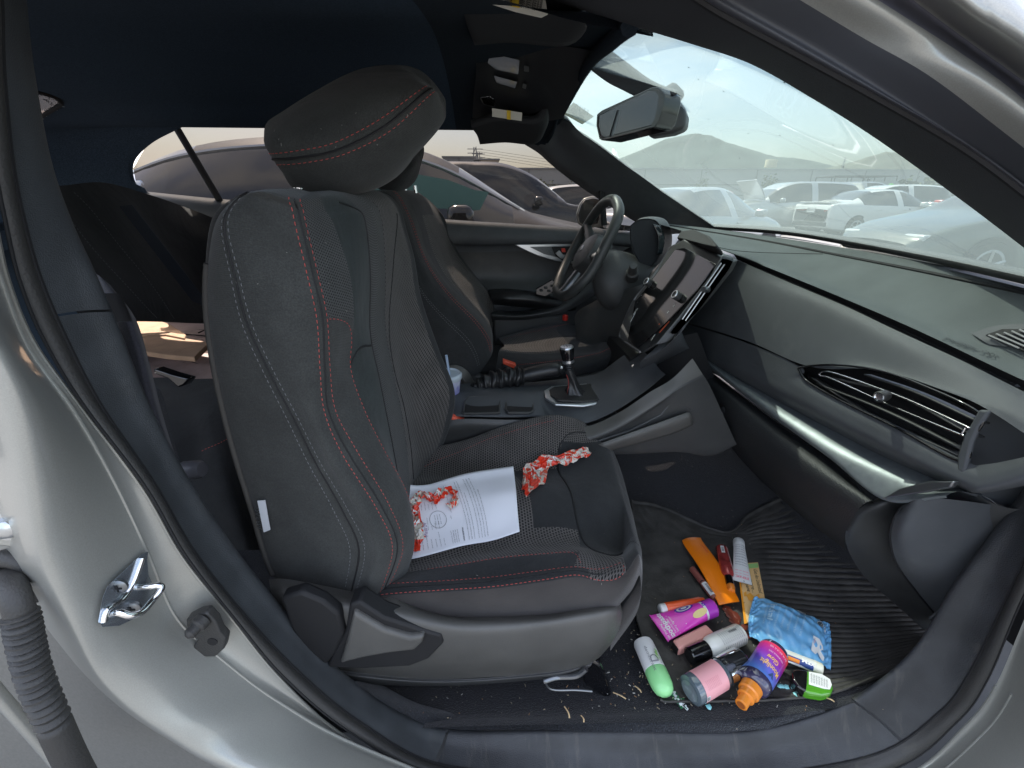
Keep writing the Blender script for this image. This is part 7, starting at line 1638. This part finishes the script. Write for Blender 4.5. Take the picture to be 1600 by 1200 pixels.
def car(label, paint, loc, rot, prof=SED, cat='parked car', hood=False, plate=None, rack=False, sc_=1.0, emblem=False, detail=False, sd=0, tint=None, door_open=False):
    t = thing('parked_car', label, cat, (0, 0, 0), 'cars parked in the lot'); secs = []
    for x, zl, zb, zr, wb, wr in prof:
        zm = zl + (zb - zl) * .55
        half = [(0, zl), (wb * .86, zl), (wb * .985, zl + .10), (wb * 1.01, zm), (wb * .965, zb), (wr if zr > zb + .15 else wr * 1.0, zr - (.05 if zr > zb + .15 else .015)), (wr * .6, zr), (0, zr + .012)]
        secs.append([(x, y, z) for y, z in half] + [(x, -y, z) for y, z in half[::-1][1:]])
    P_ = Patch(secs); n_ = len(prof); ru_, rv_ = 5, 3; nu = (n_ - 1) * ru_ + 1; nv = 14 * rv_ + 1
    u = np.linspace(0, n_ - 1, nu); v = np.linspace(0, 14, nv); Gd = P_.grid(u, v); V = Gd.reshape(-1, 3); fb, fs, fw_ = [], [], []
    roofu = [i for i, q in enumerate(prof) if q[3] > q[2] + .3]; r0, r1 = roofu[0] - .55, roofu[-1] + .75
    for i in range(nu - 1):
        for j in range(nv - 1):
            f = (i * nv + j, i * nv + j + 1, (i + 1) * nv + j + 1, (i + 1) * nv + j); uc = (u[i] + u[i + 1]) / 2; vc = (v[j] + v[j + 1]) / 2
            vs = min(vc, 14 - vc); side = 4.15 < vs < 4.85; pil = abs(uc - (r0 + r1) / 2 - .2) < .12
            if side and r0 < uc < r1 and not pil: fs.append(f)
            elif vs > 5.15 and (r1 - .55 < uc < r1 + .35 or r0 - .45 < uc < r0 + .65): fw_.append(f)
            else: fb.append(f)
    def sub(nm, fl_, m_, push=0, thick=0):
        idx = sorted({i for f in fl_ for i in f}); mp_ = {k: i for i, k in enumerate(idx)}; return mesh(nm, V[idx], [tuple(mp_[i] for i in f)[::-1] for f in fl_], m_, t)
    sub('body', fb, paint); sub('side_window', fs, tint or CG); sub('windscreen', fw_, CG)
    for x in (-1.42, 1.42):
        for s_ in (-1, 1):
            yw = .93 if True else 0
            ar = lathe('wheel_arch', [(.37, 0), (.37, .02), (.0005, .02)], (x, s_ * .905, .33), (0, s_, 0), DARK, t, k=28)
            w_ = lathe('wheel', [(.20, -.20), (.31, -.20), (.325, -.17), (.325, .01), (.31, .032), (.23, .034)], (x, s_ * .905, .325), (0, s_, 0), TYRE, t, k=28)
            lathe('rim', [(.225, .030), (.215, .036), (.06, .026), (.0005, .030)], (x, s_ * .905, .325), (0, s_, 0), RIM, w_, k=28)
            mb = MB()
            for k in range(5): a = k * 2 * math.pi / 5 + .3; mb.tube([(x + .05 * math.cos(a), s_ * .94, .325 + .05 * math.sin(a)), (x + .21 * math.cos(a), s_ * .942, .325 + .21 * math.sin(a))], .022, 5)
            mb.build('spokes', SATIN, w_)
    zb0 = prof[1][2]
    for s_ in (-1, 1):
        mb = MB(); mb.box((-2.22, s_ * .62, zb0 - .12), (.12, .40, .13)); mb.build('tail_light', LAMP, t, bevel=.03)
        mb = MB(); mb.box((2.15, s_ * .60, prof[-2][2] + .0), (.22, .34, .11)); mb.build('headlight', HLAMP, t, bevel=.03)
        mb = MB(); mb.box((.72, s_ * 1.02, prof[8][2] + .08), (.14, .20, .14)); mb.build('door_mirror', paint if not detail else CG, t, bevel=.04)
        mb = MB()
        for x in (-.75, .2): mb.box((x, s_ * .935, prof[5][2] - .12), (.18, .03, .03))
        mb.build('door_handle', paint, t, bevel=.01)
    if detail:
        tr = MB()
        for s_ in (1, -1):
            uu = np.linspace(r0 - .1, r1 + .15, 30); vv = np.full(30, 4.95 if s_ > 0 else 14 - 4.95); tr.tube(P_.pts(uu, vv) + [0, 0, .0], .012, 6)
        tr.build('chrome_trim', SATIN, t)
    if plate:
        pl_ = MB(); pl_.box((-2.36, 0, .84), (.02, .34, .16)); po = pl_.build('number_plate', PWHITE, t, bevel=.004)
        mb = MB(); text_flat(mb, plate, .11, (-2.372, .15, .80), (0, -1, 0), (0, 0, 1), width=.30); mb.build('plate_number', INK, po, smooth=False)
        mb = MB(); mb.box((-2.3, 0, .42), (.10, 1.5, .16)); mb.build('lower_bumper', DARK, t, bevel=.04)
        mb = MB(); mb.box((-2.22, 0, 1.075), (.22, 1.25, .03)); mb.build('spoiler', paint, t, bevel=.01)
    if emblem: lathe('emblem', [(.09, 0), (.09, .01), (.05, .012), (.0005, .012)], (-2.36, 0, .85), (-1, 0, 0), CHROME, t, k=24, sx=.65)
    if hood:
        hp = Patch([[(1.12, y, 1.02 + .0), (1.25, y, 1.32), (1.45, y, 1.62), (1.62, y, 1.80)] for y in (-.75, -.4, 0, .4, .75)]); surf('raised_bonnet', hp, paint, t, ru=4, rv=4, thick=.03)
        mb = MB(); mb.box((1.75, 0, .72), (.9, 1.3, .25)); mb.build('engine_bay', DARK, t, bevel=.05)
    if rack:
        mb = MB()
        zt = max(q[3] for q in prof) + .22
        for y in (-.6, -.2, .2, .6): mb.tube([(-1.8, y, zt), (.8, y, zt)], .02, 5)
        for x in (-1.8, -1.1, -.4, .3, .8): mb.tube([(x, -.62, zt), (x, .62, zt)], .02, 5); mb.tube([(x, .62, zt - .2), (x, .62, zt)], .02, 5); mb.tube([(x, -.62, zt - .2), (x, -.62, zt)], .02, 5)
        mb.build('roof_rack', DARK, t)
    t.location = loc; t.rotation_euler = (0, 0, rot); t.scale = (sc_,) * 3
    return t
GREYC = mat('dark_grey_paint', (.040, .034, .031), rough=.45, metal=.0, coat=.15); BLKC = mat('black_paint', (.012, .012, .013), rough=.2, coat=1)
WHC = mat('white_paint', (.78, .78, .76), rough=.25, coat=1); REDC = mat('red_paint', (.45, .02, .015), rough=.25, coat=1); SLC = mat('pale_silver_paint', (.50, .51, .52), rough=.3, metal=.5, coat=1)
MINT = mat('window_with_mint_reflection', (.22, .48, .42), rough=.12, coat=1)  # window colour with a pale mint reflection painted in
car('dark grey saloon parked right beside the driver side', GREYC, (-.86, 3.70, 0), 0, sc_=1.05, detail=True, tint=CG)
car('black SUV with dark windows beyond the grey saloon', BLKC, (.25, 8.7, 0), .0, prof=SUV)
car('white saloon seen past the black SUV bonnet', WHC, (3.6, 13.0, 0), R(4), prof=SUV, sc_=.88)
car('red hatchback mostly hidden behind the far pillar', REDC, (6.3, 15.0, 0), R(180), prof=SUV, sc_=.85)
car('silver hatchback showing round badge behind the steering wheel', SLC, (3.85, 8.3, 0), R(32), emblem=True, sc_=.93)
car('maroon car glimpsed in the rear quarter window', mat('maroon_paint', (.16, .05, .05), rough=.3, coat=1), (-12.5, 11, 0), R(60))
car('white van roof behind the grey saloon rear', WHC, (-9.0, 14.5, 0), R(20), prof=SUV)
car('white saloon with rear number plate through the windscreen', WHC, (13.35, 15.0, 0), R(4), plate='8RSV417')
car('silver SUV with raised white bonnet behind the white saloon', SLC, (11.4, 16.8, 0), R(180 - 4), prof=SUV, hood=True)
car('white car with raised bonnet right of the silver SUV', WHC, (16.8, 18.6, 0), R(180 - 4), prof=SUV, hood=True, sc_=.98)
car('grey pickup with black roof rack at the back row', SLC, (18.4, 21.6, 0), R(-4), prof=SUV, rack=True, sc_=1.1)
car('dark green saloon bonnet nearest beyond the windscreen', mat('dark_green_paint', (.05, .065, .06), rough=.25, coat=1), (8.3, 6.4, 0), R(176))
car('charcoal car behind the near pillar', mat('charcoal_paint', (.07, .075, .08), rough=.25, coat=1), (14.0, 6.0, 0), R(170), sc_=.9)
for px_, py_, dist, lab in ((790, 270, 9.5, 'green tag sitting on the black SUV roof'), (1392, 290, 22, 'bright green bag on the roof rack car'),):
    p = ay(px_, py_, dist); mb = MB(); mb.add(np.array([(-.5, -.3, -.5), (.5, -.3, -.5), (.6, .3, -.5), (-.4, .3, -.5), (-.25, -.2, .45), (.4, -.25, .2), (.35, .2, .5), (-.3, .2, .3)]) * dist * .011 + p, [(0, 1, 5, 4), (1, 2, 6, 5), (2, 3, 7, 6), (3, 0, 4, 7), (4, 5, 6, 7), (3, 2, 1, 0)])
    tag(mb.build('green_bag', mat('lime_plastic', (.18, .75, .08), rough=.5), None, bevel=.02), lab, 'bag')
p = ay(1475, 318, 14); mb = MB(); mb.box(p, (.5, .3, .22)); mb.box(p + [-.45, 0, -.02], (.3, .3, .12), mi=1); tag(mb.build('red_crate', [REDC, WHC], None, bevel=.05), 'red and white bundle beyond the white saloon', 'crate')
sh = bpy.data.objects['parked_car']
mb = MB(); mb.add(np.array([ay(x, y, 2.66) for x, y in [(560,272),(640,270),(700,281),(742,297),(764,300),(750,328),(740,329),(560,318)]]), [tuple(range(8))])  # pale glass reflection painted as a flat mint patch before the saloon window
overlay = tag(mb.build('mint_reflection', mat('painted_mint_reflection', (.16, .34, .30), rough=.5), None, smooth=False), 'pale mint reflection painted as a flat patch on the grey saloon side window', 'reflection')
